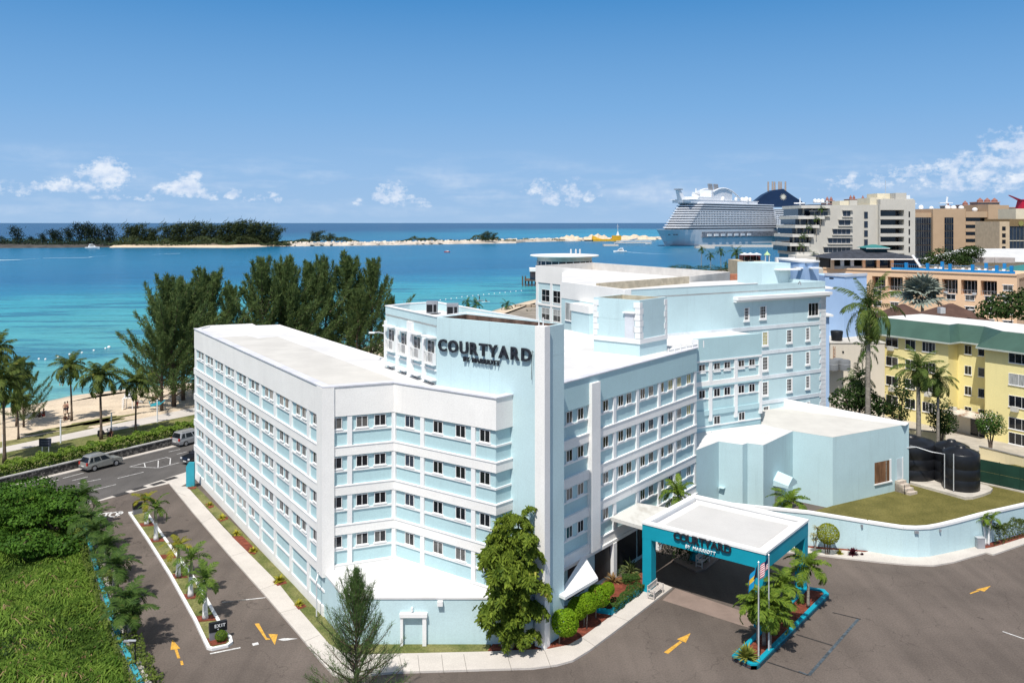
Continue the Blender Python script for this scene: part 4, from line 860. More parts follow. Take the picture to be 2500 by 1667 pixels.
LF_CAS = leafmat('casuarina_needle', (.058, .108, .042), (.175, .235, .075), .38, third=(.22, .17, .08))
LF_CASN = leafmat('near_casuarina_needle', (.05, .10, .03), (.15, .235, .07), .35, third=(.18, .14, .07))
LF_GRAPE = leafmat('sea_grape_leaf', (.02, .062, .010), (.105, .215, .025), .28)
LF_HEDGE = leafmat('hedge_leaf', (.04, .095, .014), (.22, .31, .042), .3)
LF_BALL = leafmat('topiary_leaf', (.085, .20, .008), (.28, .43, .02), .3)
LF_BALLY = leafmat('golden_shrub_leaf', (.14, .18, .006), (.40, .41, .018), .3)
LF_DKTREE = leafmat('dark_tree_leaf', (.012, .03, .008), (.05, .085, .02), .2)
LF_FISH = leafmat('fishtail_leaf', (.03, .075, .010), (.25, .32, .04), .32, third=(.46, .42, .09))
LF_CROT = leafmat('croton_leaf', (.22, .22, .02), (.62, .55, .07), .25)
LF_ORN = leafmat('ornamental_blade', (.05, .09, .03), (.24, .27, .10), .25)
LF_RED = leafmat('bronze_blade', (.14, .075, .03), (.34, .22, .09), .2)
LF_PUR = leafmat('purple_leaf', (.03, .006, .012), (.12, .02, .035), .15)
LF_GRASS = leafmat('tall_grass', (.05, .125, .014), (.25, .37, .06), .4, third=(.42, .42, .16))
BARKW = mat('whitewashed_trunk', (.70, .70, .69), .85, .06, 2, .2, 8)
SHAFT = mat('crownshaft', (.30, .36, .16), .6, .12, 3)

def trunk_mesh(h, r0, r1, lean=(0, 0), paint=0.0, shaft=0.0, flare=1.5, bark=TRUNKG, seg=9):
    mb = MB(); pts = []; n = 9
    for i in range(n + 1):
        t = i / n; pts.append((lean[0] * t * t, lean[1] * t * t, h * t))
    rad = [r0 * (flare if i == 0 else (1 + (flare - 1) * .35 if i == 1 else 1)) * (1 - i / n) + r1 * i / n for i in range(n + 1)]
    mb.tube(pts, rad, seg)
    me = mb.mesh('trunk', [bark, BARKW, SHAFT], True)
    for p in me.polygons:
        z = p.center.z / h
        p.material_index = 1 if z < paint else (2 if z > 1 - shaft else 0)
    return me
def palm(name, label, group, tm, top, fr, count, elev=(1.1, -.35), seed=1, dead=None, fscale=(.85, 1.1), cat='palm tree'):
    """fr: list of frond meshes from young (upright) to old (hanging)"""
    r = random.Random(seed); t = thing(name, (0, 0, 0), label, cat, group); link('trunk', tm, t); az_ = r.uniform(0, 6.28)
    for i in range(count):
        k = i / max(1, count - 1); me = fr[min(len(fr) - 1, int(k * len(fr) * .999))]
        o = link('frond', me, t, top); az_ += 2.39996 + r.uniform(-.25, .25); o.rotation_euler = (r.uniform(-.25, .25), -(elev[0] * (1 - k) + elev[1] * k) + r.uniform(-.12, .12), az_); s = r.uniform(*fscale); o.scale = (s, s, s)
    if dead:
        for i in range(dead[1]):
            o = link('dry_frond', dead[0], t, top); o.rotation_euler = (0, r.uniform(.9, 1.3), r.uniform(0, 6.28))
    return t
def fm(q, m): return quads('frond', q, m)
# --- frond libraries
COCO = [fm(frond(3.3, .35, 1.1 + .3 * i, 40, 1.0, .095, .9, .25, 1.1), LF_COCO) for i in range(4)]
XMF = [fm(frond(1.55, .35, 1.25 + .35 * i, 22, .50, .075, .5, .45, .6), LF_XM) for i in range(3)]
XMY = [fm(frond(1.5, .35, 1.2 + .35 * i, 22, .46, .07, .5, .45, .6), LF_XMY) for i in range(3)]
XMD = [fm(frond(1.65, .3, 1.2 + .35 * i, 24, .50, .07, .6, .4, .8), LF_DK) for i in range(3)]
LUSH = [fm(frond(1.85, .35, 1.45 + .35 * i, 30, .52, .07, .6, .45, .8), leafmat('lush_palm_leaf', (.05, .115, .014), (.23, .31, .04), .3, third=(.45, .43, .05))) for i in range(3)]
ROY = [fm(frond(4.2, .2, 1.0 + .5 * i, 46, 1.05, .075, 1.2, .3, 1.6), LF_RY) for i in range(4)]
SMALLF = [fm(frond(2.2, .3, 1.2 + .35 * i, 16, .7, .11, .8, .3, .9), LF_DK) for i in range(3)]
SILVF = [fm(fan(1.5, 17, .14, .5, 1.2), LF_SILV) for i in range(2)]
FANF = [fm(fan(1.1, 15, .12, .8, 1.0), LF_RY) for i in range(2)]
# --- coconut palms along the beach: (base px, base z, crown px y, size, label)
tmC = trunk_mesh(8.0, .17, .11, (.35, -.1), bark=TRUNKB)
def std(proto, used, basepx, z, crown_y, h, label, sc=None, group=None, rz=None):
    b = G(basepx[0], basepx[1], z); H = Z(crown_y, b[1]) - z; s = H / h
    return place(proto, used, b, RND.uniform(0, 6.28) if rz is None else rz, (s if sc is None else sc, s if sc is None else sc, s), label, group)
coco = palm('coconut_palm', '', None, tmC, (.35, -.1, 7.95), COCO, 22, (1.05, -.6), 3)
CG = 'coconut palms along the beach path'
for i, (bp, z, cy, sc, lb) in enumerate([((247, 1072), .8, 922, 1.02, 'large coconut palm with a wide drooping crown, on the verge behind the silver suv'), ((175, 1026), .7, 897, .82, 'slim coconut palm on the sand beside the standing beachgoers'),
        ((331, 1055), .8, 935, .78, 'coconut palm in front of the white lifeguard chair'), ((11, 1129), .8, 935, 1.05, 'tall coconut palm at the left edge of the photo on the verge'),
        ((45, 1074), .7, 978, .72, 'short coconut palm on the sand between the edge palm and the dark sign board'), ((-5, 1035), .6, 860, 1.0, 'coconut palm rising furthest back at the left edge of the photo'), ((40, 1040), .6, 905, .7, 'bushy coconut palm beside the beach casuarina at the left')]):
    std(coco, i, bp, z, cy, 8.0, lb, sc, CG)
# --- Christmas palms in the driveway island
tmX = trunk_mesh(2.5, .20, .10, (.1, .05), paint=.55, shaft=.28, flare=1.15)
xm = palm('christmas_palm', '', None, tmX, (.1, .05, 2.45), XMF, 10, (1.15, -.25), 5); xy = palm('christmas_palm', '', None, tmX, (.1, .05, 2.45), XMY, 9, (1.15, -.2), 6)
XG = 'palms with whitewashed trunks in the driveway island'
for i, (pr, us, bp, cy, lb) in enumerate([(xy, 0, (357.7, 1280), 1222, 'yellow palm with a whitewashed trunk nearest the road end of the island'), (xm, 0, (380.8, 1318), 1240, 'green palm with a whitewashed trunk second from the road end of the island'),
        (xy, 1, (435, 1405.5), 1335, 'golden palm with a whitewashed trunk in the middle of the driveway island'), (xm, 1, (465, 1455), 1368, 'green palm between the golden palm and the palm nearest the exit sign'), (xm, 2, (501, 1509), 1417, 'green palm with a whitewashed trunk nearest the black exit sign')]):
    std(pr, us, bp, .12, cy, 2.5, lb, 1.0, XG)
# --- darker palms along the boundary wall
tmD = trunk_mesh(2.8, .13, .08, (.12, .1), shaft=.3, flare=1.2)
xd = palm('boundary_palm', '', None, tmD, (.12, .1, 2.75), XMD, 13, (1.15, -.5), 9)
DG = 'dark palms planted along the boundary wall'
ords = ['first dark palm from the road in the row along the teal-capped wall', 'second dark palm from the road in the row along the teal-capped wall', 'third dark palm from the road, beside the STOP lettering', 'fourth dark palm from the road in the row along the teal-capped wall', 'fifth dark palm from the road in the row along the teal-capped wall', 'sixth dark palm from the road in the row along the teal-capped wall', 'last dark palm of the wall row, nearest the lamp post']
for i, (bp, cy, sc) in enumerate([((199, 1290), 1212, 1.25), ((218, 1345), 1262, 1.35), ((236, 1382), 1292, 1.3), ((254, 1420), 1332, 1.15), ((276, 1474), 1380, 1.25), ((308, 1562), 1462, 1.2), ((316, 1582), 1490, 1.35)]):
    std(xd, i, bp, .1, cy, 2.8, ords[i], sc, DG)
# --- lush palms in the flagpole island
tmL = trunk_mesh(3.0, .10, .075, (.2, 0), shaft=.3, flare=1.3)
lu = palm('island_palm', '', None, tmL, (.2, 0, 2.95), LUSH, 15, (1.15, -.7), 12)
LG = 'lush palms in the teal-kerbed flagpole island'
for i, (bp, cy, sc, lb, rz) in enumerate([((1973, 1481), 1384, 1.1, 'lush palm at the far end of the teal-kerbed island', 1.0), ((1920, 1525), 1425, 1.1, 'lush palm in the middle of the teal-kerbed island', 3.4), ((1891, 1550), 1478, .95, 'lower lush palm leaning over the right kerb of the island', 0.2), ((1865, 1574), 1466, 1.15, 'lush palm directly behind the flagpoles in the island', 4.4), ((1880, 1584), 1500, .9, 'short lush palm closest to the nearer flagpole', 5.6), ((1850, 1570), 1480, .9, 'yellowish palm leaning left from the island towards the canopy', 2.6)]):
    std(lu, i, bp, .25, cy, 3.0, lb, sc, LG, rz)
std(lu, 6, (1930, 1300), .1, 1225, 3.0, 'spreading palm standing against the hall wall behind the canopy', 1.25, 'palms round the entrance', 1.2)
std(lu, 7, (1660, 1345), .1, 1213, 3.0, 'palm showing only its fronds over the canopy roof', 1.0, 'palms round the entrance', 2.2)
wb = G(2409, 1330, .15); tw = thing('twin_trunk_palm', wb, 'small palm with two white trunks where the retaining wall steps', 'palm tree', 'palms round the entrance')
for dx, ln in ((-.12, -.25), (.14, .3)):
    link('trunk', trunk_mesh(2.2, .11, .07, (ln, 0), paint=.8, flare=1.2), tw, (dx, 0, 0))
    for k in range(7):
        o = link('frond', LUSH[k % 3], tw, (dx + ln, 0, 2.15)); o.rotation_euler = (0, -(1.0 - .25 * k), k * 2.4 + dx); o.scale = (.62,) * 3
# --- royal palm and friends round the yellow building
tmR = trunk_mesh(15.5, .34, .20, (.1, 0), shaft=.13, flare=1.25, seg=12)
ro = palm('royal_palm', '', None, tmR, (.1, 0, 15.4), ROY, 23, (1.25, -1.15), 17)
b = K(2125, 1010, 101); H = Z(752, 101) - 0; ro.location = (b[0] - .3, b[1], 0); ro.scale = (1, 1, H / 15.5); ro['label'] = 'tall royal palm with a smooth grey trunk behind the hall roof'; ro['group'] = 'royal palms by the yellow building'
r2 = copy_tree(ro); b = K(2243, 1100, 99); r2.location = (b[0], b[1], 1.0); r2.scale = (.92, .92, (Z(900, 99) - 1.0) / 15.5); r2.rotation_euler = (0, 0, 2.1); r2['label'] = 'bushy royal palm with a rough trunk close against the yellow facade'
r3 = copy_tree(ro); b = K(2290, 1100, 99); r3.location = (b[0], b[1], 1.0); r3.scale = (.6, .6, (Z(925, 99) - 1) / 15.5); r3.rotation_euler = (0, 0, 4.1); r3['label'] = 'slim royal palm with yellow-green fronds right of the bushy one'
sp_ = palm('slender_palm', '', None, trunk_mesh(7, .12, .08, (.2, 0), bark=TRUNKG), (.2, 0, 6.95), SMALLF, 12, (1.1, -.8), 23)
for i, (px, py, cy, Y, lb) in enumerate([(2112, 1010, 860, 112, 'slender palm left of the tall royal palm, small round crown'), (2100, 1010, 925, 108, 'low full palm between the beige building and the royal palm'), (2088, 1010, 938, 110, 'low palm leaning left beside the beige building')]):
    b = K(px, py, Y); h = Z(cy, Y) - 0; place(sp_, i, (b[0], Y, 0), i * 1.7, (.8 if i == 0 else 1.0, .8 if i == 0 else 1.0, h / 7), lb, 'slender palms by the beige building')
for i, (px, py, Y, cy, lb) in enumerate([(1712, 640, 520, 612, 'leftmost coconut palm on the far harbour shore'), (1735, 645, 500, 627, 'yellowish coconut palm second from the left on the far shore'), (1760, 645, 510, 617, 'coconut palm third from the left on the far harbour shore'), (1773, 655, 480, 646, 'small dark palm low on the far harbour shore'), (1798, 655, 470, 622, 'dark palm on the far shore right against the beige rooftop bar'), (1140, 745, 300, 742, 'small palm on the beach left of the group behind the hotel'), (1160, 755, 290, 748, 'middle palm on the beach behind the rear hotel roof'), (1236, 760, 285, 750, 'palm on the beach nearest the white beach block'), (1290, 770, 280, 768, 'low palm beside the wooden jetty')]):
    s = [1.5, 1.6, 1.6, 1.0, 2.2, 1.1, 1.4, 1.3, .8][i]; place(sp_, i + 3, (X(px, Y), Y, Z(cy, Y) - 6.5 * s), i, (s, s, s), lb, 'palms on the harbour shore')
sil = palm('silver_fan_palm', 'silvery blue fan palm in front of the peach building', None, trunk_mesh(6, .25, .2), (0, 0, 5.9), SILVF, 26, (1.3, -.4), 4, fscale=(1.3, 1.7)); sil.location = (X(2252, 185), 185, Z(735, 185) - 8.8); sil.scale = (1.5,) * 3
# --- casuarinas
def casuarina(H, seed, plumes=30, per=210, nl=.85, nw=.15, spread=1.0, low=.1, lean=0.0, thick=1.0):
    r = np.random.default_rng(seed); out = []; tr = MB(); pts = [(lean * t * H * .15 * t, 0, H * t * .93) for t in np.linspace(0, 1, 8)]; tr.tube(pts, [max(.05, .020 * H * (1 - t * .93)) for t in np.linspace(0, 1, 8)], 7)
    for k in range(plumes):
        f = k / plumes; h0 = H * (low + (.93 - low) * f ** .9); az_ = k * 2.39996 + r.uniform(-.4, .4); elev = np.radians(8 + 64 * f + r.uniform(-14, 20)); L = H * spread * (.36 * (1 - f) ** .8 + .10) * r.uniform(.75, 1.25)
        d = np.array([np.cos(elev) * np.cos(az_), np.cos(elev) * np.sin(az_), np.sin(elev)]); base = np.array([lean * H * .15 * (h0 / H) ** 2, 0, h0]); curve = np.array([0, 0, L * .35])
        tr.tube([tuple(base), tuple(base + d * L * .5 + curve * .2), tuple(base + d * L + curve * .9)], [.006 * H, .004 * H, .0015 * H], 4, cap=False)
        t = r.uniform(.12, 1.0, per) ** .8; wd_ = (H * .066 * thick * np.sin(np.pi * np.clip(.12 + t * .83, 0, 1)) ** .8)[:, None]; c = base + d * L * t[:, None] + curve * (t ** 2)[:, None] + norm(r.normal(size=(per, 3))) * wd_ * r.uniform(.1, 1, (per, 1))
        dd = norm(d * .8 + np.array([0, 0, .75]) + r.normal(size=(per, 3)) * .75); out.append(blades(c, dd, nl * r.uniform(.6, 1.25, per), nw, tipw=.25))
    c = np.array([lean * H * .15, 0, H * .93]) + r.normal(size=(160, 3)) * np.array([.25, .25, .9]) * H * .035; out.append(blades(c, norm(np.array([0, 0, 1.0]) + r.normal(size=(160, 3)) * .3), nl, nw, tipw=.25))
    return tr.mesh('trunk', TRUNKB, True), np.concatenate(out, 0)
CASM = []
for sd_, pl, sp2, lo, ln in ((1, 40, 1.12, .10, -.5), (2, 38, 1.05, .10, .2), (3, 34, .95, .12, 0), (4, 40, 1.15, .10, .4)):
    a, q = casuarina(20, sd_, pl, 400, .62, .115, sp2, lo, ln, .84); CASM.append((a, quads('foliage', q, LF_CAS)))
cg = 'casuarina trees behind the hotel wing'
for i, (px, Y, ty, v, w, lb) in enumerate([(425, 131, 668, 0, 1.0, 'leftmost tall casuarina with long branches reaching over the beach'), (447, 136, 664, 1, .95, 'casuarina with twin spires just right of the leaning one'), (515, 142, 640, 1, 1.0, 'casuarina with a tall pointed top left of the narrow gap'), (562, 150, 678, 2, .7, 'narrow short casuarina standing in the gap between the two clumps'),
        (638, 148, 622, 3, .95, 'casuarina with a broad crown just right of the gap'), (690, 152, 612, 1, .9, 'tall casuarina left of the middle of the right clump'), (752, 156, 634, 3, 1.0, 'dense casuarina in the middle of the right clump'), (800, 162, 622, 0, .8, 'casuarina behind the middle of the right clump'), (850, 166, 604, 2, .95, 'tallest twin-tipped casuarina of the right clump'), (905, 165, 626, 3, .9, 'casuarina beside the balcony windows at the right of the clump'), (955, 172, 715, 2, .7, 'low casuarina at the right end touching the balcony block'),
        (395, 128, 745, 3, .9, 'lower casuarina shading the picnic group on the sand'), (480, 138, 700, 3, 1.0, 'lower casuarina close behind the far end of the white wing'), (720, 150, 690, 3, 1.0, 'lower casuarina behind the middle of the white roof'), (870, 160, 700, 3, .9, 'lower casuarina behind the right end of the white roof'), (58, 118, 868, 0, .9, 'small feathery casuarina on the sand at the left edge')]):
    H = (Z(ty, Y) - .5) * .88; t = thing('casuarina_tree', (X(px, Y), Y, .4), lb, 'tree', cg, i * 1.3 if v != 0 else 0.0); s = H / 20; k = s * .5 + .5 * 1.0 if i < 11 else s
    t.scale = (s * w * 1.05, s * w * 1.05, s); link('trunk', CASM[v][0], t); link('crown', CASM[v][1], t)
a, q = casuarina(7.4, 9, 105, 165, .27, .019, .90, .04, 0, .85); t = thing('young_casuarina', (X(870, 50.5), 50.5, 0), 'young feathery casuarina growing close to the camera in front of the walkway', 'tree'); link('trunk', a, t); link('crown', quads('crown', q, LF_CASN), t); t.scale = (1.0, 1.0, 1.02)
# --- rounded shrubs, hedges, broadleaf trees
def ballmesh(r, n, size, m, flat=1.0, lump=.10, core=True):
    d = norm(NP.normal(size=(n, 3))); ph = NP.uniform(0, 6.28, (5, 3)); k = sum(np.sin(d * (3 + i) @ np.diag([1, 1.2, .9]) + ph[i]).sum(1) for i in range(5)) / 5
    rr_ = r * (1 + lump * k * .5 - NP.uniform(0, .22, n) ** 1.5); c = d * rr_[:, None]; c[:, 2] *= flat
    return quads('foliage', leafquads(c, size, d), m)
def clump(blobs, n, size, m):
    """lumpy crown: blobs (x,y,z,rx,rz)"""
    tot = sum(b[3] ** 2 for b in blobs); out = []
    for x, y, z, rx, rz in blobs:
        k = max(20, int(n * rx ** 2 / tot)); d = norm(NP.normal(size=(k, 3))); f = NP.uniform(.35, 1, k) ** .45; ph = NP.uniform(0, 6.28, 3); f *= 1 + .16 * np.sin(4 * d + ph).sum(1) / 2; out.append(leafquads(np.array([x, y, z]) + d * np.array([rx, rx, rz]) * f[:, None], size, d + np.array([0, 0, .5])))
    return quads('foliage', np.concatenate(out, 0), m)
ballm = ballmesh(.92, 3800, .15, LF_BALL, .98)
for i, (bx, by, cx, cy, rp, lb) in enumerate([(1365, 1573, 1380, 1519, 33, 'largest clipped ball tree, nearest the tower fin'), (1425, 1531, 1411, 1485, 27, 'clipped ball tree second from the tower fin'), (1432, 1535, 1433, 1472, 25, 'clipped ball tree third from the tower fin, partly hidden'), (1454, 1510, 1461, 1455, 28, 'clipped ball tree at the end of the teal planter'), (1481, 1490, 1484, 1437, 17, 'smallest clipped ball tree behind the row beside the white door canopy')]):
    b = G(bx, by, .1); t = thing('ball_tree', b, lb, 'topiary tree', 'clipped ball trees by the entrance'); Yb = b[1]; rad = rp / FPX * Yb; zc = Z(cy, Yb) - .1
    link('trunk', MB().tube([(0, 0, 0), (.03, 0, zc * .4), (0, 0, zc)], [.06, .05, .05], 6).mesh('trunk', TRUNKG, True), t); o = link('crown', ballm, t, (X(cx, Yb) - b[0], 0, zc), i * 1.1); o.scale = (rad / .92,) * 3
goldm = ballmesh(.92, 4200, .11, LF_BALLY, .93, .06)
b = G(2020, 1353, .1); t = thing('golden_ball_shrub', b, 'round golden green clipped shrub against the pale blue wall', 'shrub')
link('crown', goldm, t, (.05, 0, 1.75)).scale = (1.02, 1.02, .98)
for dx in (-.3, 0, .28): link('stem', MB().tube([(dx * .4, 0, 0), (dx, 0, 1.2)], .05, 5).mesh('stem', TRUNKB), t)
b = G(1990, 1351, .1); t = thing('dracaena_plant', b, 'pale striped spiky plant on thin stems left of the golden shrub', 'plant')
def rosette(n, L, w, m, up=.7, sag=.8, name='blade_cluster'):
    az_ = NP.uniform(0, 6.28, n); e = NP.uniform(-.1, 1.0, n) * up + .25; d = np.stack([np.cos(az_) * np.cos(e), np.sin(az_) * np.cos(e), np.sin(e)], 1); return quads(name, blades(np.zeros((n, 3)), norm(d), L * NP.uniform(.7, 1.1, n), w, up=np.tile(np.array([[0, 0, 1.0]]), (n, 1)), tipw=.1, sag=sag), m)
for dx, z in ((-.15, 1.5), (.2, 2.1), (.05, 1.1)): link('stem', MB().tube([(0, 0, 0), (dx, 0, z)], .035, 5).mesh('stem', TRUNKG), t); link('leaf_cluster', rosette(46, .55, .06, leafmat('striped_leaf', (.2, .22, .11), (.5, .47, .28), .2)), t, (dx, 0, z))
crot = rosette(70, .42, .11, LF_CROT, 1.0, .5)
nmc = ['small yellow croton nearest the road corner of the long wing', 'yellow croton second from the road beside the long wing', 'yellow croton third from the road beside the long wing', 'yellow croton at the road end of the long red mulch bed', 'yellow croton at the near end of the long red mulch bed', 'largest spreading yellow croton by the blank ground floor panels', 'yellow croton nearest the annex along the wing']
for i, (x, y, s) in enumerate(((62, 112, .6), (188, 252, .95), (280, 350, 1.15), (390, 468, 1.15), (512, 592, 1.1), (702, 815, 1.4), (848, 988, 1.0))):
    b = c329(x, y); t = tag(link('croton_bush', crot, None, b, i), nmc[i], 'bush', 'yellow crotons beside the long wing'); t.scale = (s,) * 3
# beds by the entrance
en = [G(x, y, .02) for x, y in ((1338, 1587), (1388, 1577), (1423, 1557), (1497, 1502), (1560, 1452), (1568, 1440), (1570, 1400), (1480, 1420), (1390, 1490), (1375, 1500), (1330, 1560), (1200, 1592), (1203, 1574), (1300, 1572))]
MBX = MB(); MBX.prism([V2(p) for p in en[:11]], .0, .15); MBX.prism([V2(G(1191, 1592)), V2(G(1338, 1587)), V2(G(1335, 1565)), V2(G(1205, 1575))], .0, .152); tag(MBX.build('mulch_bed', MULCH), kind='structure')
tp = thing('teal_planter', G(1498, 1500), 'low teal planter kerb running from the ball trees to the canopy column', 'planter kerb')
MB().strip([V2(G(1455, 1500)), V2(G(1493, 1506)), V2(G(1566, 1449))], -.16, .0, .02, .5).build('kerb', TEAL, tp)
def hedge(name, label, line, w, h, n, size, m, z=.1, group=None, cat='hedge'):
    L = [V2(p) for p in line]; seg = [(L[i + 1] - L[i]).length for i in range(len(L) - 1)]; tot = sum(seg); cs = []
    t_ = NP.uniform(0, tot, n); side = NP.uniform(-1, 1, n); zz = NP.uniform(0, 1, n) ** .6; shell = NP.uniform(0, 1, n) < .55; zz = np.where(shell, 1 - NP.uniform(0, .12, n), zz); side = np.where(shell, side, np.sign(side) * (1 - NP.uniform(0, .15, n)))
    lump = 1 + .13 * np.sin(t_ * 2.1) + .09 * np.sin(t_ * 5.3 + 1); acc = np.cumsum([0] + seg); P = np.zeros((n, 3))
    for i in range(len(seg)):
        k = (t_ >= acc[i]) & (t_ <= acc[i + 1]); d = (L[i + 1] - L[i]).normalized(); q = t_[k] - acc[i]; P[k, 0] = L[i][0] + d[0] * q + d[1] * side[k] * w / 2 * lump[k]; P[k, 1] = L[i][1] + d[1] * q - d[0] * side[k] * w / 2 * lump[k]
    P[:, 2] = z + h * zz * lump; o = link(name, quads(name, leafquads(P, size, np.tile(np.array([[-.3, -.5, .8]]), (n, 1))), m)); return tag(o, label, cat, group)
hedge('low_hedge', 'dark green low hedge inside the teal planter by the bench', [G(1488, 1500), G(1563, 1443)], .8, .55, 2600, .13, leafmat('planter_leaf', (.018, .05, .01), (.07, .125, .025), .2))
hedge('low_hedge', 'short green hedge behind the planter near the canopy column', [G(1520, 1425), G(1560, 1425)], .9, .5, 900, .13, MATS['planter_leaf'])
hedge('roadside_hedge', 'long leafy green hedge behind the stone sea wall', [ext(Wb0, Wb1, -.25) - wdn * 1.5, ext(Wb0, Wb1, 1.6) - wdn * 1.5], 2.0, 1.35, 15000, .30, LF_HEDGE, .7)
hedge('wall_hedge', 'leafy hedge in front of the retaining wall at the right edge', [G(2412, 1333), G(2535, 1293)], 1.1, 1.5, 3600, .17, leafmat('wall_hedge_leaf', (.025, .05, .012), (.11, .14, .04), .2), .1)
hedge('shade_hedge', 'dark hedge in the shade on the far side under the canopy', [G(1615, 1352), G(1700, 1378), G(1742, 1345)], 1.2, 1.2, 3200, .16, LF_DKTREE, .05)
orn = [rosette(60, .95, .10, LF_ORN, 1.1, .6), rosette(50, .8, .09, LF_RED, 1.1, .5), rosette(80, .75, .07, leafmat('dark_blade', (.02, .05, .015), (.10, .15, .05), .2), 1.2, .5)]
for i, (x, y, v, s, lb) in enumerate([(1515, 1385, 0, 1.3, 'large grey green spiky plant beside the canopy column'), (1540, 1395, 0, 1.2, 'spiky striped plant closest to the canopy column'), (1480, 1385, 2, 1.4, 'dark green spiky plant by the glass wall'), (1498, 1420, 1, 1.1, 'bronze bladed plant in the middle of the entrance bed'), (1492, 1400, 2, 1.1, 'dark arching plant left of the bronze one'), (1530, 1420, 2, .9, 'low dark bladed plant near the hedge'), (1465, 1400, 2, 1.0, 'dark plant beneath the white door canopy'), (1550, 1415, 1, .8, 'small reddish bladed plant next to the canopy column'), (1485, 1440, 1, .8, 'reddish bladed plant beside the smallest ball tree')]):
    b = G(x, y, .12); t = tag(link('bladed_plant', orn[v], None, b, i), lb, 'plant', 'bladed plants in the entrance bed'); t.scale = (s,) * 3
b = G(1508, 1385, .1); t = thing('dry_yucca', b, 'brownish mop-headed yucca in front of the entrance glass', 'plant'); link('stem', MB().tube([(0, 0, 0), (.1, 0, 1.2)], .06, 6).mesh('stem', TRUNKG), t); link('leaf_cluster', rosette(110, .7, .05, LF_RED, 1.3, .7), t, (.1, 0, 1.25))
for i, (x, y, m, s, lb) in enumerate([(2050, 1352, LF_CROT, .9, 'yellow bush at the foot of the golden shrub'), (2082, 1353, LF_PUR, 1.3, 'purple leaved bush at the end of the red mulch'), (2105, 1354, LF_PUR, .5, 'tiny purple plant at the tip of the mulch bed')]):
    t = tag(link('border_bush', rosette(60, .45, .12, m, 1.2, .3), None, G(x, y, .1), i), lb, 'bush', 'small plants below the retaining wall'); t.scale = (s,) * 3
# the tall fishtail palm clump in front of the sign tower
def drooper(L, n, seed):
    r = np.random.default_rng(seed); ts = np.linspace(0, 1, 12); an = .9 - 2.0 * ts; px = np.concatenate([[0], np.cumsum(np.cos(an))[:-1]]) * L / 12; pz = np.concatenate([[0], np.cumsum(np.sin(an))[:-1]]) * L / 12; out = []
    t = r.uniform(.2, 1, n); b = np.stack([np.interp(t, ts, px), r.normal(size=n) * .26 * np.sin(np.pi * np.clip(t, .1, .95)), np.interp(t, ts, pz) - np.abs(r.normal(size=n)) * .10], 1); d = norm(np.stack([r.normal(size=n) * .45 + .15, r.normal(size=n) * .7, -np.ones(n) * .8 + .3 * r.normal(size=n)], 1)); out.append(blades(b, d, .27 * r.uniform(.6, 1.4, n), .088, tipw=.4))
    for i in range(11): out.append(np.array([[(px[i], -.02, pz[i]), (px[i], .02, pz[i]), (px[i + 1], .015, pz[i + 1]), (px[i + 1], -.015, pz[i + 1])]]))
    return np.concatenate(out, 0)
DRP = [fm(drooper(1.9, 330, s), LF_FISH) for s in (1, 2, 3)]
b = G(1252, 1584); ft = thing('fishtail_palm', b, 'tall bushy fishtail palm clump in front of the sign tower', 'palm tree'); fr_ = random.Random(8)
for i, (dx, dy, hh) in enumerate(((-.7, -.1, 7.0), (-.35, .1, 8.4), (0, -.15, 7.6), (.3, .0, 8.8), (.6, -.2, 6.6), (-.1, -.3, 5.4))): link('stem', MB().tube([(dx, dy, 0), (dx * 1.1, dy, hh * .5), (dx * 1.25, dy, hh)], [.09, .08, .05], 6).mesh('stem', TRUNKG, True), ft)
for i in range(108):
    z = .9 + 7.9 * (i / 107) ** 1.0; an = fr_.uniform(0, 6.28); wide = 1.35 if 2.6 < z < 6.3 else (1.1 if z < 7.6 else .8)
    if math.sin(an) > .25: an = -an
    o = link('frond', DRP[i % 3], ft, (fr_.uniform(-.75, .75) * wide, fr_.uniform(-.5, .05), z)); o.rotation_euler = (fr_.uniform(-.2, .2), fr_.uniform(-.35, .3), an); s = fr_.uniform(.75, 1.15) * wide * (.78 if math.cos(an) > .3 else 1); o.scale = (s, s, s * fr_.uniform(.9, 1.15))
o = link('frond', DRP[0], ft, (.5, -.1, 8.75)); o.rotation_euler = (0, -.4, .2); o.scale = (.8,) * 3
# --- overgrown plot on the left
fld = [G(x, y, -.05) for x, y in ((195, 1262), (232, 1405), (262, 1500), (300, 1600), (352, 1720))]
plot = [V2(p) for p in fld] + [V2((-24, 46)), V2((-60, 46)), V2((-75, 80)), V2((-58, 92)), V2((-46, 92))]
MB_ = MB().prism(plot, -.05, .02); struct('overgrown_plot', MB_, FIELDM)
n = 46000; P = []
while len(P) < n:
    y = 48 + 44 * RND.random() ** 1.25; x = X(-60 + 420 * RND.random(), y); e = X(352 + (195 - 352) * ((y - 50.9) / (80.5 - 50.9)), y) - .25
    if x < e: P.append((x, y, 0))
P = np.array(P, dtype=np.float32); cl3 = .5 + .5 * np.sin(P[:, 0] * .55 + 2 * np.sin(P[:, 1] * .3)) * np.cos(P[:, 1] * .47 + P[:, 0] * .2); c4 = .5 + .5 * np.sin(P[:, 0] * 1.7 + 3 * np.sin(P[:, 1] * .9)) * np.sin(P[:, 1] * 1.3 + 2 * np.sin(P[:, 0] * .6)); hgt = (.25 + 1.2 * cl3 ** 1.3 + .55 * c4) * NP.uniform(.6, 1.25, n); az_ = NP.uniform(0, 6.28, n) * .65 + 4.2 * cl3
d = norm(np.stack([np.cos(az_) * .55, np.sin(az_) * .55, np.ones(n)], 1)); q = blades(P, d, hgt, .085, tipw=.2, sag=1.1)
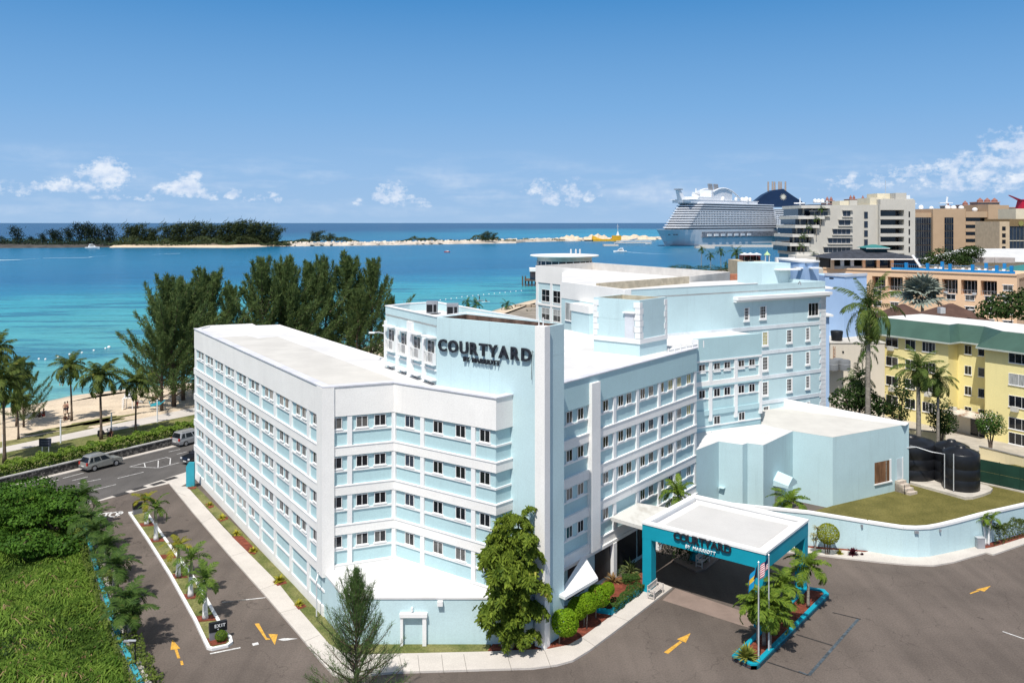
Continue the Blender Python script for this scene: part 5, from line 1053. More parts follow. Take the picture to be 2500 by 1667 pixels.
rn_ = NP.uniform(0, 1, n); gm_ = np.where(rn_ < np.clip(1.5 * (.55 - cl3), 0, .85), 1, np.where(rn_ > 1 - .35 * np.clip(c4 - .55, 0, 1), 2, 0)); dirt = (P[:, 1] < 53.2) & (P[:, 0] < X(110, P[:, 1])); keep = ~np.concatenate([dirt, dirt]); tag(link('tall_grass', quads('tall_grass', q[keep], [LF_GRASS, leafmat('weedy_grass', (.03, .075, .012), (.12, .20, .035), .3), LF_DRY], mi=np.concatenate([gm_, gm_])[keep])), kind='stuff')
MB().quad([(X(-80, 53), 53.6, .026), (X(-80, 49), 47, .026), (X(115, 49), 47, .026), (X(85, 53), 53.2, .026)]).build('bare_earth', mat('bare_earth', (.30, .22, .15), .95, .2, 1.5, .4, 6))['kind'] = 'structure'
gr = [('wide low sea grape shrub beside the road at the left edge', (-25, 1310), [(-3, 0, 2.0, 2.6, 1.5), (1, -.5, 2.8, 2.4, 1.3), (3.6, .2, 1.8, 2.2, 1.4), (-5.5, .5, 1.7, 2.2, 1.5), (.5, -1.6, 1.2, 2.6, .9)]),
      ('sea grape tree with layered branches nearest the stone wall', (58, 1285), [(-3, .4, 2.8, 2.6, 1.2), (0, .0, 3.6, 2.8, 1.3), (3, .2, 2.8, 2.3, 1.2), (1, -1.2, 1.8, 3.0, .9), (-2, -1, 1.6, 2.4, .8)]),
      ('sea grape shrub between the layered tree and the wall palms', (132, 1300), [(-1.6, 0, 2.2, 2.0, 1.3), (1.0, .1, 2.9, 2.0, 1.2), (1.8, -.8, 1.6, 1.7, 1.0)]),
      ('rounded sea grape bush in the shade below the layered tree', (35, 1365), [(-2.4, 0, 1.4, 2.2, 1.0), (1.2, -.2, 1.7, 2.4, 1.1), (4.0, .2, 1.3, 1.9, .9), (-5, .3, 1.4, 2.0, 1.1)]),
      ('low sea grape bush nearest the tall grass', (95, 1365), [(0, 0, 1.0, 1.7, .8), (2.2, .3, 1.0, 1.5, .8)])]
for i, (lb, bp, bl) in enumerate(gr):
    b = G(*bp); t = thing('sea_grape_tree', b, lb, 'tree', 'sea grapes in the overgrown plot'); link('crown', clump([(x, y, z, rx, rz * .55) for x, y, z, rx, rz in bl], [5200, 6200, 3200, 4200, 1800][i], .33, LF_GRAPE), t)
    for k, (x, y, z, rx, rz) in enumerate(bl[:3]): link('trunk', MB().tube([(0, 0, 0), (x * .5, y * .5, z * .6), (x, y, z)], [.16, .1, .05], 6).mesh('trunk', TRUNKB), t)
for i, (px, py, r_, lb) in enumerate(((60, 1560, 1.7, 'low dark weedy bush in the middle of the tall grass'), (20, 1600, 1.5, 'dull green weedy bush at the left edge of the tall grass'), (150, 1440, 1.2, 'small weedy bush in the grass near the sea grapes'), (190, 1500, 1.0, 'small weedy bush near the wall in the tall grass'))):
    t = tag(link('weed_bush', clump([(0, 0, .35, r_, .5), (r_ * .8, .2, .3, r_ * .7, .4)], 1500, .2, LF_DKTREE if i < 2 else LF_HEDGE), None, G(px, py)), lb, 'bush', 'weedy bushes in the overgrown plot')
hedge('wall_creeper', 'leafy creepers and low bushes along the driveway side of the boundary wall', [G(203, 1300), G(232, 1400), G(268, 1500), G(308, 1600), G(362, 1720)], 1.5, 1.3, 10500, .17, leafmat('creeper_leaf', (.03, .06, .012), (.17, .22, .04), .25, third=(.35, .28, .05)), .05, cat='bushes')
# --- broadleaf trees on the right and beyond
def broad(name, lb, loc, bl, n, size, m, th, group=None, cat='tree'):
    t = thing(name, loc, lb, cat, group); link('crown', clump(bl, n, size, m), t)
    for k, (x, y, z, rx, rz) in enumerate(bl[:4]): link('trunk' if k == 0 else 'limb', MB().tube([(0, 0, 0), (x * .3, y * .3, z * .5), (x, y, z)], [th, th * .8, th * .3], 6).mesh('trunk', TRUNKB), t)
    return t
b = K(2095, 1000, 105); broad('leafy_tree', 'dark leafy tree at the foot of the royal palm', (b[0], 105, 0), [(-1.5, 0, Z(975, 105), 2.0, 1.5), (1.5, 0, Z(985, 105), 2.0, 1.4), (0, -.5, Z(960, 105), 2.0, 1.5), (3.2, 0, Z(995, 105), 1.3, .9), (0, 0, 4, 2.5, 2)], 4200, .38, LF_DKTREE, .2)
b = G(2418, 1083, 3.0); bt = broad('frangipani_tree', 'round tree dotted with white blossom in the yellow yard', (X(2418, 104), 104, .1), [(0, 0, Z(1030, 104), 1.4, 1.4), (-.5, .2, Z(1042, 104), 1.2, 1.1), (.6, 0, Z(1040, 104), 1.2, 1.1)], 2600, .24, leafmat('frangipani_leaf', (.02, .06, .012), (.09, .17, .03), .2), .12)
link('blossom', quads('blossom', leafquads(norm(NP.normal(size=(70, 3))) * np.array([1.45, 1.45, 1.3]) * NP.uniform(.8, 1.05, (70, 1)) + np.array([0, 0, Z(1032, 104)]), .2), WHITE), bt)
for i, (px, cy, Y, bl, lb) in enumerate([(2195, 985, 108, [(0, 0, 0, 1.6, 2.6), (.4, -.3, 1.8, 1.3, 1.5), (-.6, 0, -1.5, 1.6, 2)], 'dark climbing shrub on the left of the yellow facade'), (2295, 1010, 103, [(0, 0, 0, 1.5, 1.8), (.6, 0, -1, 1.4, 1.6)], 'dark shrub under the slim royal palm'), (2470, 745, 150, [(0, 0, 0, 4.5, 2.5), (4, 1, .6, 4, 2.5), (-3, 0, -.8, 3, 1.6)], 'dark spreading tree behind the green roof at the right edge'),
        (2300, 625, 260, [(0, 0, 0, 4.5, 2.4), (4, 0, -.8, 3.8, 2.2), (-4, 0, -1.2, 3.5, 1.8), (7, 0, -1.5, 2.5, 1.6)], 'round dark tree behind the rooftop railing of the peach building'), (2370, 615, 300, [(0, 0, 0, 4, 2.5), (-3, 0, -2, 3, 2)], 'dark tree beside the grey metal roof'), (1725, 642, 480, [(0, 0, -3, 9, 2.0), (14, 0, -3, 8, 2), (-14, 0, -2.5, 8, 1.6)], 'dark low shrubs along the harbour shore')]):
    zc = Z(cy, Y); broad('dark_shrub' if i in (0, 1) else 'broadleaf_tree', lb, (X(px, Y), Y, 0), [(x, y, z + zc, a, c) for x, y, z, a, c in bl], 2200, .3 if Y < 120 else .7, LF_DKTREE, .15)
# ================================================================== RETAINING WALL, LAWN, TANKS
lawn_z = lambda p: .3
basep = [(1760, 1322), (1843, 1325), (1975, 1336), (2060, 1343), (2118, 1348), (2170, 1357), (2205, 1362), (2240, 1363), (2270, 1361), (2300, 1355), (2345, 1345), (2391, 1335), (2428, 1325), (2500, 1305), (2640, 1266)]
topy = [1226, 1235, 1248, 1262, 1271.5, 1279.5, 1284.5, 1286, 1284.5, 1279, 1268, 1255.5, 1246.5, 1230.5, 1198]
rw = thing('retaining_wall', G(2230, 1364), 'curving pale blue retaining wall with a white coping round the lawn', 'wall')
WP = [V2(G(x, y)) for x, y in basep]; WT = [Z(ty, p[1]) for ty, p in zip(topy, WP)]
m_ = MB(); cp = MB()
for i in range(len(WP) - 1):
    a, b = WP[i], WP[i + 1]; d = (b - a).normalized(); n = Vector((d[1], -d[0])); P = lambda q, o, z: (q[0] + n[0] * o, q[1] + n[1] * o, z)
    m_.hexa([P(a, 0, 0), P(b, 0, 0), P(b, -.3, 0), P(a, -.3, 0), P(a, 0, WT[i] - .2), P(b, 0, WT[i + 1] - .2), P(b, -.3, WT[i + 1] - .2), P(a, -.3, WT[i] - .2)])
    cp.hexa([P(a, .07, WT[i] - .197), P(b, .07, WT[i + 1] - .197), P(b, -.36, WT[i + 1] - .197), P(a, -.36, WT[i] - .197), P(a, .07, WT[i]), P(b, .07, WT[i + 1]), P(b, -.36, WT[i + 1]), P(a, -.36, WT[i])])
m_.build('wall', HALLB, rw); cp.build('coping', WHITE, rw)
for px, dz in ((2103, .45), (2234, .4), (2239, .4), (2294, .45)):
    q = min(range(len(WP)), key=lambda i: abs(basep[i][0] - px)); p_ = G(px, np.interp(px, [b[0] for b in basep], [b[1] for b in basep])); zt = float(np.interp(px, [b[0] for b in basep], WT)) - dz
    MB().box(p_[0] - .07, p_[0] + .07, p_[1] - .2, p_[1] + .05, zt - .1, zt + .1).build('spotlight', GREY, rw)
LZ = 2.25
lw_ = [WP[i] + V2((0, .25)) for i in range(0, len(WP))] + [V2((90, 98)), V2((64, 100)), V2((44, 102)), hb_ + V2((-.5, .5)), ha]
m_ = MB(); nl = len(lw_)
cen = V2((44, 86)); zl = [min(WT[i] - .12, lawn_z(WP[i])) for i in range(0, len(WP))] + [.4, .4, .4, .3, .3]
for i in range(nl):
    j = (i + 1) % nl; m_.quad([(lw_[i][0], lw_[i][1], zl[i]), (lw_[j][0], lw_[j][1], zl[j]), (cen[0], cen[1], .32)])
struct('upper_lawn', m_, LAWNM)
# walkway and mulch at the foot of the wall
oe = [(1975, 1353), (2040, 1362), (2148, 1374), (2215, 1380), (2280, 1382.5), (2329, 1374), (2370, 1362), (2408, 1351), (2425, 1356), (2500, 1330), (2640, 1285)]
MB().prism([V2(G(*p)) for p in oe] + [V2(G(2640, 1262)), V2(G(2405, 1334))] + WP[1:12][::-1] + [V2(G(1760, 1340))], -.03, .12).build('walkway', CONC)['kind'] = 'structure'
MB().prism([V2(G(*p)) for p in ((1960, 1337), (2000, 1343), (2060, 1346), (2112, 1350), (2120, 1348), (2060, 1342.5), (1975, 1334))], .0, .15).build('mulch_bed', MULCH)['kind'] = 'structure'
MB().prism([V2(G(*p)) for p in ((2402, 1342), (2425, 1338), (2520, 1309), (2520, 1298), (2405, 1331))], .0, .15).build('mulch_bed', MULCH)['kind'] = 'structure'
b = G(2393, 1337, .12); ab = thing('utility_cabinet', b, 'small grey cabinet standing in the angle of the retaining wall', 'cabinet'); MB().box(b[0] - .32, b[0] + .32, b[1] - .2, b[1] + .2, .12, 1.0).build('body', GREY, ab); MB().box(b[0] - .35, b[0] + .35, b[1] - .23, b[1] + .23, 1.0, 1.05).build('lid', STEEL, ab)
# water tanks on a concrete base
TANKM = mat('black_polyethylene', (.011, .012, .015), .38, .15, .6, .08, 4, spec=.4)
tb_ = thing('concrete_plinth', G(2340, 1196, .4), 'rounded concrete slab under the black water tanks', 'concrete plinth')
sl_ = [V2(G(x, y, .4)) for x, y in ((2222, 1181), (2356, 1218), (2375, 1217), (2400, 1210), (2418, 1203), (2424, 1196), (2412, 1189), (2390, 1184), (2300, 1160), (2222, 1158))]
MB().prism(sl_, .2, .6).build('slab', mat('slab_concrete', (.50, .46, .40), .95, .12, .9, .2, 6), tb_)
def tank(px0, px1, pyb, lb, i):
    Yf = FPX * (HC - .6) / (pyb - HYP); r = (px1 - px0) / 2 / FPX * Yf * 1.02; cx, cy = X((px0 + px1) / 2, Yf + r), Yf + r; h = 3.75
    t = thing('water_tank', (cx, cy, .6), lb, 'water tank', 'black water tanks on the concrete base')
    MB().lathe([(r * .98, 0), (r, .12), (r, 1.1), (r * .985, 1.15), (r, 1.2), (r, 2.2), (r * .985, 2.25), (r, 2.3), (r, h - .12), (r * .96, h)], 0, 0, 40).build('body', TANKM, None, True).parent = t
    MB().lathe([(r * .96, h), (r * .8, h + .16), (r * .45, h + .38), (r * .24, h + .44), (r * .24, h + .58), (r * .2, h + .62), (.01, h + .62)], 0, 0, 40).build('dome', TANKM, None, True).parent = t
    MB().tube([(-r * .8, -r * .75, .1), (-r * .8, -r * .75, h + .1)], .05, 6).build('pipe', STEEL).parent = t
    for k in range(10):
        a = k * math.pi / 5; o = MB().quad([(math.cos(a) * r * .93 - math.sin(a) * .05, math.sin(a) * r * .93 + math.cos(a) * .05, h + .10), (math.cos(a) * r * .93 + math.sin(a) * .05, math.sin(a) * r * .93 - math.cos(a) * .05, h + .10), (math.cos(a) * r * .45, math.sin(a) * r * .45, h + .42)]).build('rib', TANKM); o.parent = t
    return t
tank(2304, 2388, 1203, 'black ribbed water tank at the right, nearest the lawn', 0); tank(2282, 2364, 1185, 'black water tank half hidden behind the right one', 1); tank(2165, 2281, 1176, 'large black water tank half hidden behind the hall corner', 2)
pp = thing('tank_pipework', G(2300, 1100, 6.5), 'red and white pipes running along the tops of the tanks', 'pipes')
zt_ = 6.75; MB().tube([K(2215, 1074, 95), K(2260, 1082, 95), K(2305, 1094, 94)], .13, 7).build('red_pipe', mat('red_pipe', (.36, .085, .05), .6), pp)
MB().tube([K(2200, 1094, 92), K(2237, 1091, 92), K(2275, 1103, 91), K(2306, 1108, 90.6), K(2306, 1190, 90.6)], .05, 6).build('white_pipe', STEEL, pp); MB().tube([K(2237, 1091, 92), K(2222, 1088, 93)], .05, 6).build('white_pipe', STEEL, pp)
# green screened fence
gf = thing('green_fence', G(2440, 1190, 2.6), 'dark green screened fence behind the water tanks', 'fence')
GFM = mat('green_screen', (.012, .045, .030), .85, .15, .6, .1, 4)
f0, f1 = G(2300, 1156, .4), G(2650, 1232, .4); df = unit(f0, f1); LFn = (V2(f1) - V2(f0)).length; nf = 7
for i in range(nf):
    MB().obox(f0, df, LFn * i / nf + .03, LFn * (i + 1) / nf - .03, 0, .03, .5, 1.6).build('screen_panel', GFM, gf); MB().obox(f0, df, LFn * i / nf + .03, LFn * (i + 1) / nf - .03, .0, .03, 1.63, 2.85).build('screen_panel', GFM, gf)
    MB().obox(f0, df, LFn * i / nf - .03, LFn * i / nf + .03, -.06, .0, .4, 2.9).build('post', GFM, gf)
fl = [V2(f0) + V2((-.3, .0)), V2(f1), V2(f1) + V2((0, -.4)), V2(f0) + V2((-.3, -.45))]; MB().prism(fl, .3, .48).build('footing', mat('slab_concrete', (.5, .46, .4)), gf)
# ================================================================== YELLOW APARTMENT BUILDING
YEL = wallmat('yellow_render', (0.83, 0.73, 0.35), .07); YELW = wallmat('yard_wall_render', (0.76, 0.66, 0.42), .12)
GRN = mat('green_metal_roof', (0.05, 0.105, 0.08), .5, .08, .4, spec=.4)
yb = thing('yellow_apartment_building', G(2400, 1100, 1.0), 'yellow four storey apartment building with a green metal roof edge', 'apartment building')
EZ = 11.9
e0, e1, e2, e3, e4 = [V2(G(x, y, EZ)) for x, y in ((2125, 812), (2316.5, 836.5), (2345, 833.7), (2407, 846), (2560, 867))]
dY = unit(e0, e1); nY = Vector((dY[1], -dY[0]))
y0 = e0 - nY * .7; y1 = hit(2315, y0, dY); y2 = hit(2343, y1 - nY * 2.6, dY); y2b = y1 - nY * 2.6; y3 = hit(2404, y2b, dY); y3f = y3 + nY * 2.8; y4 = y3f + dY * 16
y3f = hit(2405, y0 + nY * .4, dY); y4 = y3f + dY * 14
backd = -nY * 11
foot = [y0, y1, hit(2338, y2b, dY) , hit(2403, y2b, dY), y3f, y4, y4 + backd, y0 + backd]
MB().prism(foot, 0, EZ + .3).build('wall', YEL, yb)
ev = [y0 - dY * .7 + nY * .75, y1 + dY * .75 + nY * .75, hit(2345, y2b + nY * .75, dY), hit(2403, y2b + nY * .75, dY) - dY * .8, y3f - dY * .75 + nY * .75, y4 + nY * .75]
rp = [y0 - dY * .2 - nY * 1.7, y1 - dY * 1.0 - nY * 1.7, hit(2345, y2b - nY * 1.5, dY) - dY * .4, hit(2403, y2b - nY * 1.5, dY), y3f + dY * 1.4 - nY * 1.5, y4 - nY * 1.5]
RZ = EZ + 2.1
for i in range(5):
    A, B_, C_, D_ = ev[i], ev[i + 1], rp[i + 1], rp[i]; m_ = MB().quad([(A[0], A[1], EZ), (B_[0], B_[1], EZ), (C_[0], C_[1], RZ), (D_[0], D_[1], RZ)]); r_ = m_.build('roof_slope', GRN, yb)
    L_ = (B_ - A).length; ns = max(2, int(L_ / .62)); sm = MB()
    for k in range(1, ns):
        t = k / ns; p = A + (B_ - A) * t; q = D_ + (C_ - D_) * t; dd = unit(A, B_) * .022
        sm.hexa([(p[0] - dd[0], p[1] - dd[1], EZ - .0), (p[0] + dd[0], p[1] + dd[1], EZ), (q[0] + dd[0], q[1] + dd[1], RZ), (q[0] - dd[0], q[1] - dd[1], RZ), (p[0] - dd[0], p[1] - dd[1], EZ + .07), (p[0] + dd[0], p[1] + dd[1], EZ + .07), (q[0] + dd[0], q[1] + dd[1], RZ + .07), (q[0] - dd[0], q[1] - dd[1], RZ + .07)])
    sm.build('seam', mat('green_seam', (.025, .06, .045), .5), r_)
MB().strip(ev, -.05, .06, EZ - .22, EZ - .01).build('gutter', mat('gutter', (.45, .5, .45), .6), yb)
MB().prism([p + (nY * -.02) for p in rp] + [y4 + backd, y0 + backd], RZ - .3, RZ + .05).build('flat_roof', mat('worn_white_roof', (.72, .71, .68), .9, .0, .15, .1, 4, col2=(.50, .48, .45), thr=(.5, .7)), yb)
SO = MB().prism(ev + [y4, y3f, y0], EZ - .23, EZ - .20, bottom=True)
def ywin(px, base, z, w, h, kind, g=0):
    q = hit(px, base, dY); window(yb, q, dY, z, w, h, kind, glass=g)
    return q
pitch = 2.77
for k in range(5):
    z = 10.35 - pitch * k if k < 4 else .15
    if k < 4 or True:
        if z > .1:
            for px, w, kd in ((2487, 2.5, 'triple' if k != 1 else 'slide'), (2556, 2.2, 'slide')): ywin(px, y3f, z, w, 1.45, kd, (3 if k == 1 else 0))
            for px in (2364, 2397): ywin(px, y2b, z - .15 if z > 2 else z, 1.0, 1.2, 'slide' if px < 2390 else 'one', 0 if px < 2390 else (0, 1)[k % 2])
        for px, w in ((2178, 2.0), (2223, 1.6), (2268, 2.0)):
            if z > .5: ywin(px, y0, z - .2, w, 1.35, 'slide' if px != 2268 else 'quad', WR.choice((0, (0, 1))))
for px, py, bs in ((2177, 850, y0), (2480, 998, y3f), (2330, 998, y0), (2180, 950, y0), (2268, 962, y0)):
    q = hit(px, bs, dY); z = Z(py, q[1]); o = MB().obox(q, dY, -.42, .42, .02, .5, z - .3, z + .3).build('window_cooler', mat('ac_casing', (.55, .54, .5), .6), yb)
    for j in range(4): MB().obox(q, dY, -.36, .36, .5, .52, z - .24 + j * .13, z - .17 + j * .13).build('louvre', GREY, o)
# porch in the recess
q0_ = hit(2290, y0 + nY * 2.4, dY); q1_ = hit(2399, y0 + nY * 2.4, dY); zc = 2.75
MB().obox(q0_, dY, 0, (q1_ - q0_).length, -3.6, 0, zc, zc + .14).build('porch_slab', mat('rusty_slab', (.62, .58, .5), .9, .0, .9, .2, 5, col2=(.26, .13, .07), thr=(.5, .62)), yb)
for s in (.15, ): MB().obox(q0_, dY, s, s + .25, -3.4, -3.1, .0, zc).build('porch_post', WHITE, yb)
q_ = hit(2370, y0 + nY * .05, dY)
for s in (0, 1.25): MB().obox(q_, dY, s, s + 1.0, .0, .06, .1, 2.3).build('glazed_door', GLASS, yb)
MB().obox(q0_, dY, .2, (q1_ - q0_).length - .2, -2.46, -2.40, .0, zc).build('porch_wall', mat('porch_render', (.60, .56, .48), .9), yb)
# yard, yard walls
MB().prism([V2((40, 103)), V2((64, 100.5)), V2((95, 97)), V2((95, 132)), V2((36, 132))], -.05, .06).build('yard', mat('yard_concrete', (.42, .38, .32), .95, .12, .5, .2, 6))['kind'] = 'structure'
for i, (pa, pb, ta, tb2, lb) in enumerate((((2212, 1105), (2308, 1118), 1045, 1062, 'cream yard wall with a grey coping left of the yellow building driveway'), ((2391, 1116), (2498, 1143), 1088, 1107, 'cream yard wall with a grey coping right of the yellow building driveway'))):
    A, B_ = G(pa[0], pa[1], .2), G(pb[0], pb[1], .2); w = thing('yard_wall', (A[0], A[1], 1.0), lb, 'wall', 'cream yard walls'); za, zb_ = Z(ta, A[1]), Z(tb2, B_[1]); d = unit(A, B_); L_ = (V2(B_) - V2(A)).length
    MB().obox(A, d, 0, L_, -.22, 0, 0, za - .1).build('wall', YELW, w); MB().obox(A, d, -.05, L_ + .05, -.28, .06, za - .097, za).build('coping', mat('grey_coping', (.24, .23, .21), .9, .15, 2), w)
b = G(2418, 1083, 1); 
# ================================================================== BEIGE ANNEX, PERIWINKLE TOWER, BROWN ROOFS
BEIGE = wallmat('beige_render', (0.60, 0.545, 0.46), .1); Yb = 126.0
bg2 = thing('beige_service_building', (X(2060, Yb), Yb, 0), 'low beige flat roofed service building between the tower and the royal palm', 'building')
MB().box(X(2027, Yb), X(2160, Yb), Yb, Yb + 9, 0, Z(838, Yb)).build('wall', BEIGE, bg2); MB().box(X(2022, 121), X(2056, 121), 120.5, Yb, 0, Z(892, 121)).build('lower_wall', BEIGE, bg2)
MB().box(X(2027, Yb) - .1, X(2160, Yb) + .1, Yb - .1, Yb + 9, Z(838, Yb) + .002, Z(835, Yb)).build('coping', mat('beige_coping', (.55, .52, .47)), bg2)
for k in range(2): MB().tube([(X(2034 + 4 * k, Yb), Yb - .12, Z(886, Yb)), (X(2034 + 4 * k, Yb), Yb - .12, Z(845, Yb))], .04, 5).build('ladder_rail', mat('rust', (.3, .14, .07)), bg2)
for k in range(5): MB().box(X(2034, Yb), X(2038, Yb), Yb - .15, Yb - .1, Z(884 - 8 * k, Yb), Z(883 - 8 * k, Yb)).build('rung', MATS['rust'], bg2)
MB().box(X(2056, Yb), X(2060, Yb), Yb - .1, Yb, Z(861, Yb), Z(857, Yb)).build('vent', DARK, bg2)
for i, px in enumerate((2033, 2047, 2062)):
    t = thing('cistern', (X(px, 119 + i % 2), 119 + i % 2, 0), ['grey cylinder cistern furthest left on the beige building', 'grey cylinder cistern in the middle of three on the beige building', 'grey cylinder cistern furthest right on the beige building'][i], 'cistern', 'grey cisterns'); zz = Z(893, 120)
    MB().lathe([(.75, zz - .4), (.75, zz + .9), (.6, zz + 1.0), (.01, zz + 1.05)], 0, 0, 18).build('body', mat('dull_cistern', (.17, .18, .19), .8), None, True).parent = t; MB().lathe([(.77, zz + .4), (.77, zz + .46), (.75, zz + .46)], 0, 0, 18).build('band', STEEL).parent = t
Yp = 132.0; pt = thing('periwinkle_tower', (X(2062, Yp), Yp, 0), 'windowless periwinkle blue tower block behind the quoined hotel corner', 'tower')
pa, pc, pb = V2((X(2013.8, Yp + 2), Yp + 2)), V2((X(2061.6, Yp - 1.2), Yp - 1.2)), V2((X(2116, Yp + 2), Yp + 2)); zt_ = Z(670, Yp)
MB().prism([pa, pc, pb, pb + V2((0, 6)), pa + V2((0, 6))], 0, zt_ - .3).build('wall', PERI, pt); MB().strip([pa, pc, pb], -.1, .12, zt_ - .298, zt_ + .1).build('cap', mat('grey_cap', (.55, .58, .64)), pt)
for px, s in ((2030, unit(pa, pc)), (2087, unit(pc, pb))):
    q = hit(px, pa if px < 2062 else pc, s); MB().obox(q, s, -.4, .4, 0, .02, zt_ - .75, zt_ - .55).build('vent', DARK, pt)
MB().box(X(2004, 117), X(2018, 117), 116, 120, 0, Z(770, 117)).build('lower_block', PERI, pt); MB().box(X(2003, 117), X(2024, 117), 115.4, 120, Z(770, 117) + .002, Z(765, 117)).build('lower_cap', WHITE, pt); MB().box(X(2002, 117), X(2030, 117), 115.6, 120, Z(704, 117), Z(701, 117)).build('ledge', WHITE, pt)
cx_ = X(2043, 127.5); wt2 = thing('roof_tank', (cx_, 127.5, Z(835, 126)), 'black tapered water tank on the beige building roof', 'water tank'); z0_ = Z(835, 126); MB().lathe([(.72, z0_ + .0), (.88, z0_ + 1.35), (.8, z0_ + 1.45), (.01, z0_ + 1.5)], 0, 0, 20).build('body', DARK, None, True).parent = wt2
wt2.location[2] = 0
BRN = mat('brown_shingle_roof', (0.10, 0.058, 0.045), .95, .15, .5, .4, 3)
Yh = 158.0; bh = thing('brown_roofed_house', (X(2300, Yh), Yh, 0), 'house with a low brown shingle hip roof behind the yellow building', 'house')
def hip(b, x0, x1, y0_, y1_, ze, zr, inset, m, name='roof'):
    ym = (y0_ + y1_) / 2; mm_ = MB(); r0, r1 = (x0 + inset, ym, zr), (x1 - inset, ym, zr)
    mm_.quad([(x0, y0_, ze), (x1, y0_, ze), r1, r0]); mm_.quad([(x1, y1_, ze), (x0, y1_, ze), r0, r1]); mm_.quad([(x0, y1_, ze), (x0, y0_, ze), r0]); mm_.quad([(x1, y0_, ze), (x1, y1_, ze), r1]); mm_.quad([(x0, y1_, ze), (x1, y1_, ze), (x1, y0_, ze), (x0, y0_, ze)])
    return mm_.build(name, m, b)
MB().box(X(2190, Yh), X(2430, Yh), Yh, Yh + 10, 0, Z(786, Yh)).build('wall', BEIGE, bh)
hip(bh, X(2170, Yh), X(2300, Yh), Yh - 1, Yh + 11, Z(790, Yh), Z(742, Yh + 5), 4.5, BRN); hip(bh, X(2280, Yh), X(2425, Yh), Yh - 2, Yh + 11, Z(787, Yh), Z(740, Yh + 5), 5, BRN)
MB().box(X(2279, Yh), X(2291, Yh), Yh - 2.6, Yh - 1.4, Z(762, Yh), Z(748, Yh)).build('cooling_box', STEEL, bh); link('satellite_dish', MB().lathe([(.1, 0), (.5, .15), (.55, .3)], 0, 0, 14).mesh('satellite_dish', WHITE), bh, (X(2359, Yh) - bh.location[0], -1.6, Z(757, Yh)))
# ================================================================== PEACH HOTEL WITH ROOFTOP PAVILION
PEACH = wallmat('peach_render', (0.74, 0.51, 0.33), .05); BRT = mat('bright_blue_paint', (0.012, 0.20, 0.50), .5, .08)
ph_ = thing('peach_hotel_building', (60, 200, 0), 'peach four storey hotel with loggias and a rooftop pavilion', 'hotel')
ZP = 16.8; p0 = V2(G(2010, 652.7, ZP)); p1 = V2(G(2483, 669.5, ZP)); dp_ = unit(p0, p1); np_ = Vector((dp_[1], -dp_[0])); LP_ = (p1 - p0).length
MB().prism([p0, p1, p1 - np_ * 16, p0 - np_ * 16], 0, ZP - 5.0).build('wall', PEACH, ph_)
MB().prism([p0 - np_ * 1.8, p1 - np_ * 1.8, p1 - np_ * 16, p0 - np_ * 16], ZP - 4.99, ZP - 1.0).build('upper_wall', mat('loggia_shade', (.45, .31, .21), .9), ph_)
MB().prism([p0, p1, p1 - np_ * 16, p0 - np_ * 16], ZP - 1.7, ZP - .02, bottom=True).build('attic', PEACH, ph_); MB().obox(p0, dp_, 0, LP_, -.1, .25, ZP - .35, ZP).build('cornice', PEACH, ph_)
lpx = [2129, 2161.5, 2167, 2204, 2210, 2247, 2253, 2292, 2299, 2338, 2346, 2386, 2394, 2434, 2441]
for i in range(0, len(lpx) - 1):
    a, b2 = hit(lpx[i], p0, dp_), hit(lpx[i + 1], p0, dp_); L_ = (b2 - a).length
    if i % 2 == 1: MB().obox(a, dp_, 0, L_, -1.8, 0, ZP - 5.0, ZP - 1.7).build('pier', PEACH, ph_)
    else:
        MB().obox(a, dp_, .2, L_ - .2, -1.78, -1.7, ZP - 4.9, ZP - 2.0).build('loggia_glass', GLASS, ph_)
        for k in range(1, 4): MB().obox(a, dp_, .2 + (L_ - .4) * k / 4 - .05, .2 + (L_ - .4) * k / 4 + .05, -1.7, -1.62, ZP - 4.9, ZP - 2.0).build('mullion', STEEL, ph_)
        rl = MB(); rl.obox(a, dp_, 0, L_, -.12, -.06, ZP - 4.0, ZP - 3.93); [rl.obox(a, dp_, L_ * k / 9 - .02, L_ * k / 9 + .02, -.12, -.06, ZP - 4.95, ZP - 4.0) for k in range(10)]; rl.build('railing', GREY, ph_)
a, b2 = hit(1990, p0, dp_), hit(2129, p0, dp_); MB().obox(a, dp_, 0, (b2 - a).length, -1.8, 0, ZP - 5.0, ZP - 1.7).build('pier', PEACH, ph_); a = hit(2441, p0, dp_); MB().obox(a, dp_, 0, (p1 - a).length, -1.8, 0, ZP - 5.0, ZP - 1.7).build('pier', PEACH, ph_)
for r_i, z in enumerate((11.9, 9.3, 6.75, 4.2, 1.7)):
    for px in ((2142, 2184, 2322, 2368, 2416, 2461) if r_i else (2461,)):
        zz = z - 2.55 + 1.15 if r_i == 0 else z; zz = (13.15 if r_i == 0 else 13.1 - 2.58 * r_i); q = hit(px, p0, dp_); window(ph_, q, dp_, zz, 1.9, 1.15, 'slide', glass=WR.choice((0, 0, 1))); MB().obox(q, dp_, -1.15, 1.15, 0, .12, zz + 1.2, zz + 1.32).build('lintel', WHITE, ph_)
for px in (2138, 2280, 2310, 2380, 2440, 2452): q = hit(px, p0, dp_); MB().obox(q, dp_, -.4, .4, .0, .45, ZP - 4.95, ZP - 4.45).build('cooling_box', STEEL, ph_)
